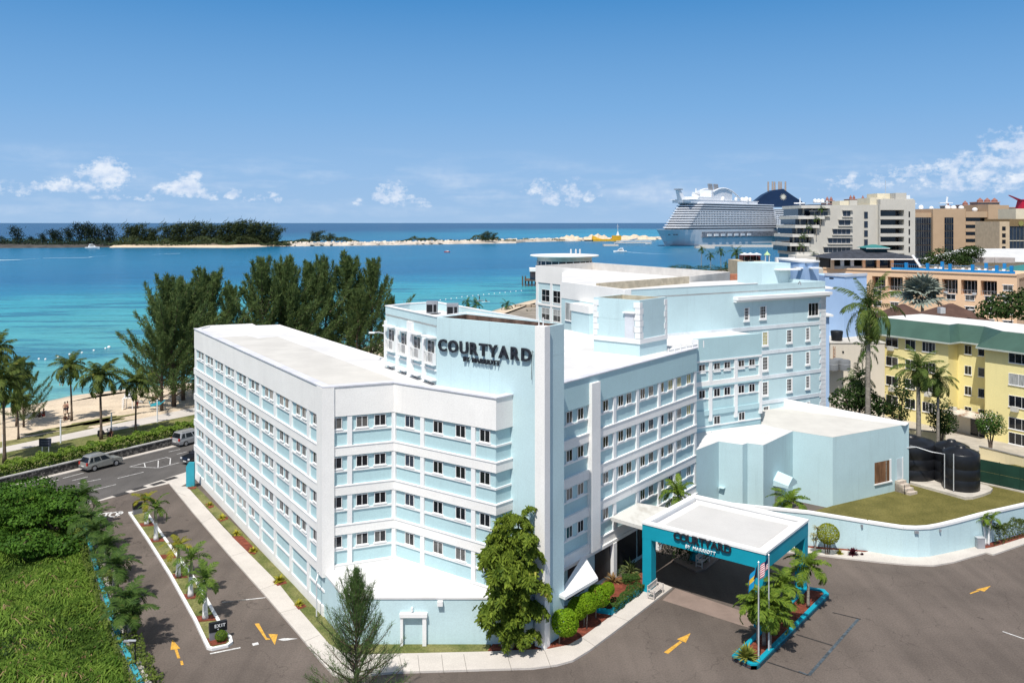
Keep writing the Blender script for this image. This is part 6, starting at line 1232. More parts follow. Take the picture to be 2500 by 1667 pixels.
# rooftop pavilion
Yv = 218.0; zf = Z(652, Yv)
pv_ = thing('rooftop_pavilion', (X(2130, Yv), Yv, zf), 'pavilion with a dark slate hip roof and turquoise cupola on the peach hotel', 'pavilion')
x0, x1 = X(2022, Yv), X(2252, Yv); ze = Z(631, Yv); SLATE = mat('slate_roof', (.045, .05, .062), .8, .25, .8, .4, 3)
r_ = hip(pv_, x0, x1, Yv - 2, Yv + 15, ze, Z(609, Yv + 6), 9, SLATE); MB().box(x0 - .05, x1 - 2.0, Yv - 2.12, Yv - 2.0, ze - .25, ze + .02).build('fascia', WHITE, pv_)
for px in (2031, 2107, 2142, 2176): MB().box(X(px - 3.5, Yv), X(px + 3.5, Yv), Yv - .6, Yv, zf - .5, ze).build('column', PEACH, pv_)
MB().box(X(2035, Yv), X(2235, Yv), Yv + 3, Yv + 10, zf - .5, ze - .05).build('room', mat('dark_interior', (.05, .045, .04), .8), pv_)
for px0, px1 in ((2110, 2138), (2146, 2172)): MB().box(X(px0, Yv), X(px1, Yv), Yv + .3, Yv + .4, zf - .4, ze - .2).build('glass_wall', GLASS3, pv_)
for px in (2056, 2080): MB().box(X(px - 4, Yv), X(px + 4, Yv), Yv - .2, Yv + .2, zf - .5, ze).build('post', STEEL, pv_)
MB().box(X(2034, Yv), X(2104, Yv), Yv - .3, Yv - .1, zf - .5, zf + .25).build('low_wall', mat('grey_wall', (.4, .39, .37)), pv_)
xc0, xc1 = X(2103, Yv + 6), X(2164, Yv + 6); TURQ = mat('turquoise_roof', (.045, .20, .19), .6); MB().box(xc0 + .6, xc1 - .6, Yv + 4, Yv + 8.5, Z(614, Yv + 6), Z(604, Yv + 6)).build('cupola', mat('dark_teal', (.02, .06, .07), .5), pv_); hip(pv_, xc0, xc1, Yv + 3, Yv + 9.5, Z(605, Yv + 6), Z(597, Yv + 6), 2.6, TURQ, 'cupola_roof'); MB().box(xc0, xc1 - .4, Yv + 2.92, Yv + 3.0, Z(606.5, Yv + 6), Z(605, Yv + 6)).build('cupola_fascia', WHITE, pv_)
MB().box(X(2176, Yv), X(2252, Yv), Yv + 1, Yv + 6, zf - .5, ze - .3).build('blue_bar', mat('navy_wall', (.015, .04, .10), .6), pv_)
MB().hexa([(X(2225, 214), 213.6, Z(625, 214)), (X(2228, 214), 213.6, Z(625, 214)), (X(2228, 214), 214, Z(625, 214)), (X(2225, 214), 214, Z(625, 214)), (X(2226, 214), 213.6, Z(624, 214)), (X(2229, 214), 213.6, Z(624, 214)), (X(2229, 214), 214, Z(624, 214)), (X(2226, 214), 214, Z(624, 214))]).build('strut_head', STEEL, pv_); MB().tube([(X(2228, 213), 213, Z(624, 213)), (X(2248, 211), 211, Z(652, 211))], .35, 5).build('stair', STEEL, pv_)
rl_ = thing('rooftop_railing', (p0[0], p0[1], ZP), 'bright blue railing with square posts along the peach hotel roof', 'railing')
a, b2 = hit(2176, p0 - np_ * 1.0, dp_), hit(2478, p0 - np_ * 1.0, dp_); L_ = (b2 - a).length
MB().obox(a, dp_, 0, L_, -.2, 0, ZP, ZP + .55).build('kerb', BRT, rl_); MB().obox(a, dp_, 0, L_, -.12, -.06, ZP + 1.35, ZP + 1.42).build('rail', BRT, rl_)
for px in (2212, 2264, 2319, 2374, 2433, 2469): q = hit(px, p0 - np_ * 1.0, dp_); MB().obox(q, dp_, -.32, .32, -.5, .12, ZP, ZP + 1.75).build('post', BRT, rl_)
for px in (2300, 2407, 2452): q = hit(px, p0 - np_ * 9, dp_); MB().obox(q, dp_, -.32, .32, -.5, .12, ZP, ZP + 1.9).build('post', BRT, rl_)
rl3 = MB()
for k in range(60): rl3.obox(a, dp_, L_ * k / 60 - .015, L_ * k / 60 + .015, -.11, -.07, ZP + .5, ZP + 1.4)
rl3.build('baluster', GREY, rl_)
for i, px in enumerate((2345, 2362, 2385, 2400, 2420, 2445, 2278, 2290)):
    q = hit(px, p0 - np_ * 3.5, dp_); o = MB().obox(q, dp_, -.3, .3, -1.8, 0, ZP + .28, ZP + .36).obox(q, dp_, -.3, .3, -2.2, -1.75, ZP + .3, ZP + .75); t = thing('deck_lounger', (q[0], q[1], ZP), ['white', 'white', 'white', 'pale', 'pale', 'white', 'pale', 'white'][i] + ' lounger ' + ['leftmost of the sun deck row', 'second of the sun deck row', 'third of the sun deck row', 'fourth of the sun deck row', 'fifth of the sun deck row', 'rightmost of the sun deck row', 'left of the pair nearer the pavilion', 'right of the pair nearer the pavilion'][i] + ' on the peach hotel roof', 'lounger', 'loungers on the rooftop deck'); ob = o.build('seat', WHITE, t); MB().obox(q, dp_, -.28, .28, -1.7, -.1, ZP + .05, ZP + .275).build('frame', STEEL, t)
# ================================================================== FAR OFFICE AND HOTEL BLOCKS
GREYB = wallmat('grey_concrete', (0.50, 0.48, 0.43), .10); TANB = wallmat('tan_render', (0.46, 0.33, 0.215), .05); CREAM = mat('cream_render', (.66, .60, .46), .85, .04)
Yg = 330.0; gx = lambda px: X(px, Yg); gz = lambda py: Z(py, Yg)
gb = thing('stepped_grey_hotel', (gx(2080), Yg, 0), 'grey concrete stepped building with planted terraces and ribbon windows', 'hotel')
s_ = lambda x, y: (1940 + x * .15304, 440 + y * .15304)
def rect(b, x0, y0_, x1, y1_, Yf, depth, m, name, hole=None):
    (a, t), (c, d_) = s_(x0, y0_), s_(x1, y1_); return MB().box(X(a, Yf), X(c, Yf), Yf, Yf + depth, Z(d_, Yf), Z(t, Yf)).build(name, m, b)
MB().box(gx(2045), gx(2106), Yg, Yg + 26, 0, gz(501)).build('wall', GREYB, gb)
PCON = mat('pale_concrete', (.58, .56, .51), .85)
for xw, t_, b_, xl in ((2021, 501, 527, 1957), (2007, 527, 549, 1950), (1994, 549, 571, 1942), (1981, 571, 593, 1936), (1970, 593, 615, 1930), (1996, 615, 760, 1946)):
    MB().box(gx(xw), gx(2045), Yg, Yg + 25, gz(b_), gz(t_)).build('wall', GREYB, gb)
    MB().box(gx(xl), gx(xw) + .01, Yg + 4, Yg + 22, gz(b_ - 1), gz(t_ + 8)).build('terrace_glass', GLASS3, gb); MB().box(gx(xl - 4), gx(xw + 3), Yg - 1.5, Yg + 22, gz(t_ + 8), gz(t_ + .5)).build('balcony_slab', PCON, gb)
    for k in range(3): MB().box(gx(xl + (xw - xl) * (k + .5) / 3), gx(xl + (xw - xl) * (k + .5) / 3 + 3), Yg + 3.4, Yg + 4, gz(b_ - 1), gz(t_ + 8)).build('pier', GREYB, gb)
for x0, y0_, x1, y1_ in ((775, 485, 890, 575), (710, 635, 888, 718), (615, 780, 888, 862), (540, 925, 888, 1006), (470, 1070, 888, 1156), (395, 1220, 640, 1290), (250, 500, 525, 565)):
    o = rect(gb, x0, y0_, x1, y1_, Yg - .12, .1, GLASS3, 'ribbon_window'); rect(gb, x0 - 8, y0_ - 14, x1 + 42, y0_, Yg - .8, .8, GREYB, 'window_head'); rect(gb, x0 - 8, y1_, x1 + 42, y1_ + 16, Yg - .8, .8, mat('pale_concrete', (.58, .56, .51)), 'window_ledge')
    n_ = max(2, int((x1 - x0) / 60))
    for k in range(1, n_): rect(gb, x0 + (x1 - x0) * k / n_ - 3, y0_, x0 + (x1 - x0) * k / n_ + 3, y1_, Yg - .2, .07, GREY, 'mullion')
MB().box(gx(2106), gx(2146), Yg + 1.2, Yg + 24, 0, gz(500)).build('core_wall', GREYB, gb)
for y0_, y1_ in ((505, 610), (655, 755), (800, 900), (945, 1040)): rect(gb, 1110, y0_, 1168, y1_, Yg + 1.05, .1, GLASS3, 'slot_window')
MB().box(gx(2146), gx(2148), Yg - .5, Yg + 24, 0, gz(500)).build('fin_wall', GREYB, gb); MB().box(gx(2206), gx(2233), Yg - .5, Yg + 26, 0, gz(489)).build('end_wall', GREYB, gb)
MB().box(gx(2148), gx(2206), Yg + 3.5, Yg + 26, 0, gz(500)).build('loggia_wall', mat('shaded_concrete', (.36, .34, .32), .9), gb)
MB().box(gx(2148), gx(2206), Yg - .6, Yg + 4, gz(513), gz(487)).build('head_beam', GREYB, gb)
for y in (575, 715, 850, 985, 1120, 1260): rect(gb, 1360, y, 1750, y + 52, Yg - .6, 4.2, GREYB, 'balcony_front')
for y in (490, 635, 770, 905, 1040): rect(gb, 1370, y, 1660, y + 80, Yg + 3.3, .2, GLASS3 if y < 600 else GLASS, 'loggia_window')
MB().box(gx(2164), gx(2190), Yg + 2, Yg + 20, gz(500), gz(485)).build('plant_room', GREYB, gb); rect(gb, 1320, 212, 1612, 300, Yg + 6, 10, CREAM, 'plant_room'); rect(gb, 1200, 280, 1460, 405, Yg + 3, 12, CREAM, 'plant_room'); rect(gb, 1610, 205, 1785, 480, Yg + 1, 14, GREYB, 'lift_tower'); rect(gb, 1785, 300, 1905, 480, Yg + 1, 14, GREYB, 'lift_tower'); rect(gb, 720, 330, 880, 400, Yg + 5, 8, CREAM, 'plant_room'); rect(gb, 880, 320, 1000, 400, Yg + 4, 8, GREYB, 'plant_room')
for k in range(5): rect(gb, 1820, 500 + k * 140, 1842, 590 + k * 140, Yg - .6, .12, DARK, 'stair_slot')
t = rect(gb, 1450, 0, 1454, 210, Yg + 8, .2, STEEL, 'mast')
for px, y in ((980, 1100), ): pass
MB().box(gx(1925), gx(1972), Yg - 9, Yg, gz(645), gz(622)).build('curved_terrace', mat('pale_concrete', (.58, .56, .51)), gb); MB().box(gx(1880), gx(1930), Yg - 8, Yg - 6, gz(645), gz(627)).build('terrace_wall', WHITE, gb)
for i, (x, y) in enumerate(((410, 470), (345, 620), (245, 760), (150, 900), (90, 1060), (285, 1210), (200, 745), (100, 910))):
    px, py = s_(x, y); Yt = Yg - 1.2; s = [.95, .95, .75, .85, .95, 1.1, .6, .65][i]; place(sp_, 1, (X(px, Yt), Yt, Z(py, Yt) - 6.6 * s), i * 1.3, (s, s, s), ['palm on the topmost planted terrace of the grey building', 'palm on the second planted terrace from the top', 'palm on the third planted terrace from the top', 'palm on the fourth planted terrace from the top', 'palm on the fifth planted terrace from the top', 'bushy palm at the foot of the grey stepped building', 'small palm beside the third terrace palm', 'small palm beside the fourth terrace palm'][i], 'palms on the planted terraces')
Yt_ = 425.0; tnb = thing('tan_office_building', (X(2340, Yt_), Yt_, 0), 'tan building with dark curtain glass and ribbon balconies', 'office building')
u_ = lambda x, y: (2200 + x * .15306, 440 + y * .15306)
def rt(x0, y0_, x1, y1_, dy, depth, m, name):
    (a, t), (c, d_) = u_(x0, y0_), u_(x1, y1_); Yf = Yt_ + dy; return MB().box(X(a, Yf), X(c, Yf), Yf, Yf + depth, Z(d_, Yf), Z(t, Yf)).build(name, m, tnb)
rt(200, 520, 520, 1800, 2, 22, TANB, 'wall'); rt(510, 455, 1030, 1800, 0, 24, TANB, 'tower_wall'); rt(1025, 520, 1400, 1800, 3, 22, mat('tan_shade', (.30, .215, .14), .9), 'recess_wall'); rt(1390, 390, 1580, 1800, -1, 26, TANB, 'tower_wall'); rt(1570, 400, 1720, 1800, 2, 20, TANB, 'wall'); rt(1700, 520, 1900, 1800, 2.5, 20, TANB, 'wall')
for k in range(7):
    y = 595 + 112 * k; o = rt(212, y, 510, y + 100, 1.7, .25, GLASS3, 'curtain_glass')
    for j in range(1, 8): rt(212 + 298 * j / 8 - 2, y, 212 + 298 * j / 8 + 2, y + 100, 1.6, .15, mat('bronze_bar', (.16, .17, .16), .5), 'mullion')
    o = rt(695, y, 835, y + 98, -.3, .25, GLASS3, 'curtain_glass')
    for j in range(1, 4): rt(695 + 140 * j / 4 - 2, y, 695 + 140 * j / 4 + 2, y + 98, -.4, .15, MATS['bronze_bar'], 'mullion')
    if k < 6: rt(1028, y + 62, 1392, y + 116, -.2, 3.2, TANB, 'balcony_front'); rt(1032, y - 2, 1390, y + 62, 2.7, .25, GLASS, 'ribbon_window')
rt(1028, 500, 1395, 595, -.2, 3.2, TANB, 'head_beam'); rt(1580, 470, 1710, 535, 1.8, .2, GLASS, 'ribbon_window'); rt(1580, 595, 1860, 655, 1.8, .2, GLASS, 'ribbon_window')
for i, x in enumerate((745, 838, 958, 1176)):
    px, py = u_(x, 445 if i < 3 else 475); t = thing('satellite_dome', (X(px, Yt_ + 8), Yt_ + 8, Z(py + 3, Yt_)), ['white dome leftmost on the tan building roof', 'white dome second from the left on the tan roof', 'white dome third from the left on the tan roof', 'white dome standing apart at the right on the tan roof'][i], 'satellite dome', 'white domes on the tan building'); MB().lathe([(.8, -1.0), (1.0, .0), (1.35, .6), (1.2, 1.3), (.7, 1.75), (.01, 1.9)], 0, 0, 18).build('dome', WHITE, None, True).parent = t; MB().lathe([(.5, -3.0), (.5, -1.0)], 0, 0, 10).build('stand', STEEL).parent = t
Yz = 380.0; gl_ = thing('bank_building', (X(2480, Yz), Yz, 0), 'bronze glass fronted building cut by the right edge of the photo', 'office building')
def rz_(x0, y0_, x1, y1_, dy, depth, m, name):
    (a, t), (c, d_) = u_(x0, y0_), u_(x1, y1_); Yf = Yz + dy; return MB().box(X(a, Yf), X(c, Yf), Yf, Yf + depth, Z(d_, Yf), Z(t, Yf)).build(name, m, gl_)
rz_(1570, 660, 1730, 1700, 0, 20, mat('sand_render', (.52, .41, .28), .9), 'wall'); rz_(1730, 735, 2300, 1700, .5, 20, GLASS3, 'curtain_glass'); rz_(1728, 620, 2300, 735, 0, 20, mat('bronze_cladding', (.20, .14, .07), .6, .15, 2), 'fascia'); rz_(1730, 960, 2300, 972, .3, .3, CREAM, 'ledge'); rz_(1830, 455, 2300, 625, 3, 14, CREAM, 'roof_block')
for k in range(1, 7): rz_(1730 + 55 * k - 2, 735, 1730 + 55 * k + 2, 1700, .3, .3, MATS['bronze_bar'], 'mullion')
for y in (740, 850, 950, 1055): rz_(1612, y, 1668, y + 62, -.1, .2, DARK, 'slot_window')
(a, t_), _ = u_(1910, 690), 0; link('emblem', MB().lathe([(1.1, 0), (1.1, .15), (.9, .15)], 0, 0, 20).mesh('emblem', mat('brass_disc', (.25, .24, .08), .4)), gl_, (X(a, Yz) - gl_.location[0], -.1, Z(t_, Yz))).rotation_euler = (math.radians(90), 0, 0)
# pale metal roofs right of the peach building
Yr = 300.0; mr = thing('metal_roofed_hall', (X(2440, Yr), Yr, 0), 'long hall with a pale metal hip roof and grey gables', 'hall')
hip(mr, X(2330, Yr), X(2640, Yr), Yr, Yr + 26, Z(640, Yr), Z(607, Yr + 13), 9, mat('pale_metal_roof', (.56, .56, .55), .6, .05, .3, spec=.4)); MB().box(X(2335, Yr), X(2635, Yr), Yr + 1, Yr + 25, 0, Z(641, Yr)).build('wall', CREAM, mr)
for px0, px1 in ((2393, 2420), (2421, 2470)): MB().box(X(px0, Yr), X(px1, Yr), Yr - 2, Yr + 6, Z(641, Yr), Z(629, Yr)).build('gable', mat('grey_gable', (.42, .38, .36), .9), mr)
tq = thing('turquoise_roofed_house', (X(2490, 230), 230, 0), 'house with a weathered turquoise roof at the right edge', 'house'); hip(tq, X(2478, 215), X(2600, 215), 205, 225, Z(663, 215), Z(640, 215), 6, TURQ); MB().box(X(2484, 215), X(2590, 215), 206, 224, 0, Z(664, 215)).build('wall', PEACH, tq)
# beige rooftop bar on the harbour shore
Yl = 300.0; lb_ = thing('rooftop_bar', (X(1830, Yl), Yl, 0), 'beige block with a rooftop bar under white parasols', 'bar'); MB().box(X(1802.5, Yl), X(1867, Yl), Yl, Yl + 14, 0, Z(637, Yl)).build('wall', mat('bar_render', (.50, .42, .30), .9, .08, .4), lb_)
LETB = mat('bar_letters', (.06, .06, .06), .6)
xx = X(1815, Yl)
for ch, w in zip('LOS BAR', (4.3, 4.3, 4.3, 1.5, 4.3, 4.3, 4.3)):
    if ch != ' ':
        me = text_mesh(ch, 1.35 if ch in 'LOS' else 1.5, .03, .05); me.materials.append(LETB); o = link('letter', me, lb_, (xx - lb_.location[0], -.06, Z(642.6, Yl))); o.rotation_euler = (math.radians(90), 0, 0)
    xx += w / FPX * Yl * .85
MB().box(X(1821, Yl), X(1863, Yl), Yl + 3, Yl + 9, Z(637, Yl), Z(625, Yl)).build('bar_room', mat('maroon_frame', (.10, .03, .03), .7), lb_)
for px in (1826, 1839, 1852): MB().box(X(px - 5, Yl), X(px + 5, Yl), Yl + 2.9, Yl + 3, Z(635, Yl), Z(627, Yl)).build('bar_opening', GLASS, lb_)
for i, px in enumerate((1818, 1832, 1847)):
    t = thing('parasol', (X(px, Yl + 1), Yl + 1, Z(637, Yl)), ['left', 'middle', 'right'][i] + ' white parasol on the beige rooftop bar', 'parasol', 'parasols on the rooftop bar'); MB().lathe([(1.9, 2.1), (.05, 2.75)], 0, 0, 8).build('canopy', WHITE).parent = t; MB().tube([(0, 0, 0), (0, 0, 2.7)], .05, 5).build('pole', STEEL).parent = t
gzb = thing('gazebo', (X(1873, Yl - 2), Yl - 2, Z(640, Yl)), 'small pale green pointed gazebo beside the rooftop bar', 'gazebo'); MB().lathe([(1.2, 2.5), (.7, 3.0), (.1, 3.7), (.02, 4.4)], 0, 0, 8).build('roof', mat('lime_roof', (.42, .58, .30), .7)).parent = gzb
for k in range(4): MB().tube([(.9 * math.cos(k * 1.57 + .7), .9 * math.sin(k * 1.57 + .7), 0), (.9 * math.cos(k * 1.57 + .7), .9 * math.sin(k * 1.57 + .7), 2.5)], .1, 5).build('post', WHITE).parent = gzb
bw = thing('salmon_wall', (X(1820, 150), 150, 0), 'salmon pink parapet wall behind the rear hotel roof', 'wall'); MB().box(X(1783, 150), X(1862, 150), 150, 150.6, 8, Z(669, 150)).build('wall', mat('salmon_render', (.50, .20, .115), .9, .2, 1.2), bw)
# round white pavilion and jetty restaurant in the shallows
Yc = 400.0; rp_ = thing('round_pavilion', (X(1378, Yc + 14), Yc + 14, 0), 'round white roofed pavilion with dark glass standing at the water', 'pavilion'); cx_, cy_ = 0, 0
rr_ = 85 / FPX * (Yc + 14); MB().lathe([(rr_ * .8, 11.9), (rr_ * .97, 12.2), (rr_, 12.6), (rr_ * .97, 13.0), (rr_ * .5, 13.3), (.01, 13.4)], 0, 0, 48).build('roof', WHITE, None, True).parent = rp_; MB().lathe([(rr_ * .78, 7.6), (rr_ * .78, 10.2)], 0, 0, 48).build('glass', GLASS3).parent = rp_; MB().lathe([(rr_ * .785, 10.2), (rr_ * .785, 11.95)], 0, 0, 48).build('wall', mat('grey_render', (.5, .5, .47), .9)).parent = rp_; MB().lathe([(rr_ * .8, -1.5), (rr_ * .8, 7.6)], 0, 0, 48).build('base', CREAM).parent = rp_
MULM = MB().box(-.15, .15, -.15, .15, 7.6, 10.2).mesh('mullion', STEEL)
for k in range(24): a = k * math.pi / 12; link('mullion', MULM, rp_, (math.cos(a) * rr_ * .79, math.sin(a) * rr_ * .79, 0))
for px in (1394, 1406, 1416): link('vent_pipe', MB().lathe([(.45, 13.3), (.45, 15.4), (.3, 15.6)], 0, 0, 12).mesh('vent_pipe', STEEL), rp_, (X(px, Yc + 14) - rp_.location[0], 0, 0))
jr = thing('jetty_restaurant', (X(1300, Yc), Yc, 0), 'dark timber jetty building on piles left of the white beach block', 'jetty')
MB().box(X(1294, Yc), X(1340, Yc), Yc, Yc + 10, Z(684, Yc), Z(663, Yc)).build('glass_room', GLASS3, jr); MB().box(X(1293, Yc), X(1340, Yc), Yc - .5, Yc + 11, Z(663, Yc), Z(656, Yc)).build('roof', WHITE, jr); MB().box(X(1281, Yc), X(1340, Yc), Yc - 1, Yc + 12, Z(686, Yc), Z(683.5, Yc)).build('deck', TRUNKB, jr)
for px in (1276, 1283, 1291, 1299, 1308, 1317):
    for yy in (0, 7): MB().tube([(X(px, Yc), Yc + yy, -2.5), (X(px, Yc), Yc + yy, Z(684, Yc) + (1.5 if px < 1290 else 0))], .28, 6).build('pile', TRUNKB, jr)
wj = thing('beach_jetty', (X(1270, 290), 290, 0), 'low worn wooden jetty beside the beach palms', 'jetty'); MB().box(X(1256, 295), X(1320, 295), 293, 297, -.2, .5).build('deck', mat('worn_deck', (.33, .27, .2), .9, .2, 1), wj)
for k in range(5): MB().tube([(X(1258 + 13 * k, 293), 293, -2), (X(1258 + 13 * k, 293), 293, .7)], .18, 6).build('pile', TRUNKB, wj)
# ================================================================== CAY AND BREAKWATER
LF_FAR = leafmat('far_leaf', (.020, .036, .016), (.075, .092, .035), .2)
LF_FARD = leafmat('far_dark_leaf', (.010, .020, .014), (.028, .045, .022), .1)
def isle(name, pts, zt, m, w=60):
    mb = MB(); L = [Vector(p) for p in pts]
    for i in range(len(L) - 1):
        for (o0, z0), (o1, z1) in (((0, -1.5), (4, .1)), ((4, .1), (14, zt)), ((14, zt), (w, zt)), ((w, zt), (w + 15, -1.5))):
            a, b = L[i], L[i + 1]; mb.quad([(a[0], a[1] + o0, z0), (b[0], b[1] + o0, z0), (b[0], b[1] + o1, z1), (a[0], a[1] + o1, z1)])
    return struct(name, mb, m)
sea_at = lambda px, py: G(px, py, SEAZ)
ROCK = mat('pale_rubble', (.50, .44, .37), .95, .25, .05, .5, .6, fine=.12, fscale=1.5)
DKR = mat('dark_shore_rock', (.07, .065, .06), .95, .3, .1, .5, 1)
isle('cay', [sea_at(-420, 601), sea_at(0, 606), sea_at(120, 605.5), sea_at(270, 604)], 2.0, DKR, 150)
isle('cay', [sea_at(265, 604.5), sea_at(400, 604), sea_at(560, 605), sea_at(690, 601.5)], 1.6, SAND, 150)
isle('breakwater', [sea_at(680, 602), sea_at(760, 601), sea_at(900, 599.5), sea_at(1040, 597), sea_at(1110, 596), sea_at(1260, 594), sea_at(1290, 590)], 2.2, ROCK, 70)
isle('breakwater', [sea_at(1280, 591), sea_at(1420, 588.5), sea_at(1520, 587), sea_at(1640, 584), sea_at(1800, 583)], 3.0, ROCK, 60)
# trees of the cay: wind-bent casuarinas one can tell apart, over a belt of scrub
def fartree(H, n, lean, m, seed, w=.35):
    r = np.random.default_rng(seed); out = []
    for k in range(13):
        f = (k + .5) / 13; c0 = np.array([lean * H * f ** 2 * .4 + r.normal() * H * w * .5 * (1 - .3 * f), r.normal() * H * .15, H * (.18 + .72 * f)]); k_ = n // 13; c = c0 + r.normal(size=(k_, 3)) * np.array([.12, .1, .085]) * H; d = norm(np.array([lean * .7, 0, .6]) + r.normal(size=(k_, 3)) * .45); out.append(blades(c, d, H * .13, H * .028, tipw=.3))
    return np.concatenate(out, 0)
FT = [quads('crown', fartree(20, 620, .9, 0, s), LF_FAR) for s in (1, 2)] + [quads('crown', fartree(20, 620, -.3, 0, s), LF_FARD) for s in (3, 4)]
FTT = MB().tube([(0, 0, 0), (.5, 0, 8), (2, 0, 14)], [.5, .4, .2], 5).mesh('trunk', TRUNKB)
far_list = [(48, 556, 3, .7), (80, 578, 2, .35), (110, 571, 2, .55), (136, 562, 2, .7), (150, 566, 3, .6), (175, 558, 2, .75), (205, 549, 3, 1.1), (225, 547, 2, 1.15), (245, 556, 3, .95), (275, 552, 3, .85), (315, 551, 0, 1.0), (332, 549, 1, 1.05), (352, 556, 0, .9), (372, 558, 1, .85), (408, 549, 0, 1.05), (428, 547, 1, 1.1), (445, 550, 0, 1.0), (465, 545, 1, 1.15), (483, 546, 0, 1.1), (500, 551, 1, 1.0), (520, 550, 0, 1.0), (540, 549, 1, 1.0), (560, 547, 0, 1.1), (574, 541, 1, 1.25), (592, 545, 0, 1.15), (610, 546, 1, 1.1), (628, 547, 0, 1.1), (645, 549, 1, 1.05), (660, 552, 0, 1.0), (676, 560, 1, .9), (-30, 566, 2, .7), (10, 578, 3, .4), (765, 567, 0, .5), (775, 565, 1, .55), (806, 571, 0, .4), (1180, 568, 1, .5), (1190, 567, 0, .5), (1205, 570, 1, .45)]
pos_w = ['first', 'second', 'third', 'fourth', 'fifth', 'sixth', 'seventh', 'eighth', 'ninth', 'tenth']
segs = {'a': 'dark windblown tree on the bare left part of the cay', 'b': 'windblown tree on the thick wooded part of the cay', 'c': 'small tree on the sandy breakwater'}
cnt = {'a': 0, 'b': 0, 'c': 0}; ordn = lambda k: (pos_w[k] if k < 10 else ['eleventh', 'twelfth', 'thirteenth', 'fourteenth', 'fifteenth', 'sixteenth', 'seventeenth', 'eighteenth', 'nineteenth', 'twentieth', 'twenty-first', 'twenty-second'][k - 10])
for px, py, v, s in sorted(far_list):
    Yt = 1225 if px > 690 else 1075; sg = 'c' if px > 690 else ('a' if px < 290 else 'b'); H = Z(py, Yt) - 1.6
    t = thing('cay_tree', (X(px, Yt) - H * .15, Yt, 1.6), segs[sg] + ', ' + ordn(cnt[sg]) + ' from the left', 'tree', 'trees on the cay'); cnt[sg] += 1; k = H / 19.0; t.scale = (k * (1 + .15 * math.sin(px)), k, k); link('crown', FT[v], t); link('trunk', FTT, t)
def belt(name, px0, px1, Y, h, n, m, size, wob, depth=40):
    x = NP.uniform(X(px0, Y), X(px1, Y), n); hh = h * (.6 + .25 * np.sin(x * wob) + .22 * np.sin(x * wob * 2.7 + 1) + .12 * np.sin(x * wob * 6)); hh *= np.clip(np.minimum(x - X(px0, Y), X(px1, Y) - x) / 25, .25, 1); z = 1.2 + hh * NP.uniform(0, 1, n) ** .55; y = Y + NP.uniform(0, depth, n)
    return tag(link(name, quads(name, leafquads(np.stack([x, y, z], 1), size, np.tile(np.array([[-.2, -.4, .9]]), (n, 1))), m)), kind='stuff')
belt('cay_scrub', -200, 270, 1034, 8, 7200, LF_FARD, 2.6, .06, 110); belt('cay_scrub', 255, 560, 1036, 11, 8000, LF_FAR, 2.8, .05, 110); belt('cay_scrub', 540, 698, 1056, 12.5, 5500, LF_FAR, 2.8, .05, 90); belt('breakwater_scrub', 700, 865, 1215, 9.5, 2600, LF_FAR, 2.4, .07); belt('breakwater_scrub', 965, 1120, 1240, 7, 2000, LF_FAR, 2.2, .08); belt('breakwater_scrub', 1120, 1260, 1250, 10, 1900, LF_FAR, 2.2, .09); belt('breakwater_scrub', 1255, 1310, 1330, 5, 400, LF_FAR, 2.0, .1); belt('breakwater_scrub', 1320, 1380, 1350, 4, 400, LF_FAR, 2.0, .1); belt('breakwater_scrub', 1440, 1500, 1400, 9, 350, LF_FARD, 2.4, .15)
# heaps of rubble along the breakwater
r_ = np.random.default_rng(4); mb = MB()
for k in range(520):
    px = r_.uniform(690, 1800); yy = np.interp(px, [680, 900, 1110, 1290, 1520, 1800], [602, 599.5, 596, 590, 587, 583]); b = sea_at(px, yy); s = r_.uniform(.6, 2.2); y_ = b[1] + r_.uniform(2, 45); mb.hexa([(b[0] - s * r_.uniform(.8, 1.6), y_ - s, 1), (b[0] + s, y_ - s, 1), (b[0] + s, y_ + s, 1), (b[0] - s, y_ + s, 1), (b[0] - s * .5, y_ - s * .4, 2.2 + s), (b[0] + s * .6, y_ - s * .5, 2.0 + s * .8), (b[0] + s * .4, y_ + s * .4, 2.2 + s), (b[0] - s * .4, y_ + s * .5, 2.4 + s * .7)])
tag(mb.build('rubble', mat('bright_rubble', (.58, .51, .43), .95, .25, .05, .4, .6)), kind='stuff')
for i, (p0_, p1_, h) in enumerate(((1366, 1420, 6), (1425, 1490, 7.5), (1500, 1600, 6.5))):
    Ym = 1400; n_ = 14; mb = MB(); xs_ = np.linspace(X(p0_, Ym), X(p1_, Ym), n_); hs = [h * (.3 + .7 * math.sin(math.pi * k / (n_ - 1))) * (1 + .25 * math.sin(k * 1.9 + i)) for k in range(n_)]
    for k in range(n_ - 1): mb.quad([(xs_[k], Ym - 8, 1), (xs_[k + 1], Ym - 8, 1), (xs_[k + 1], Ym, hs[k + 1] + 2), (xs_[k], Ym, hs[k] + 2)]); mb.quad([(xs_[k], Ym, hs[k] + 2), (xs_[k + 1], Ym, hs[k + 1] + 2), (xs_[k + 1], Ym + 10, 1), (xs_[k], Ym + 10, 1)])
    tag(mb.build('sand_heap', SAND), ['low sand heap on the breakwater left of the yellow barge', 'sand heap behind the yellow barge', 'wide sand heap between the barge and the big white ship'][i], 'sand heap', 'sand heaps on the breakwater')
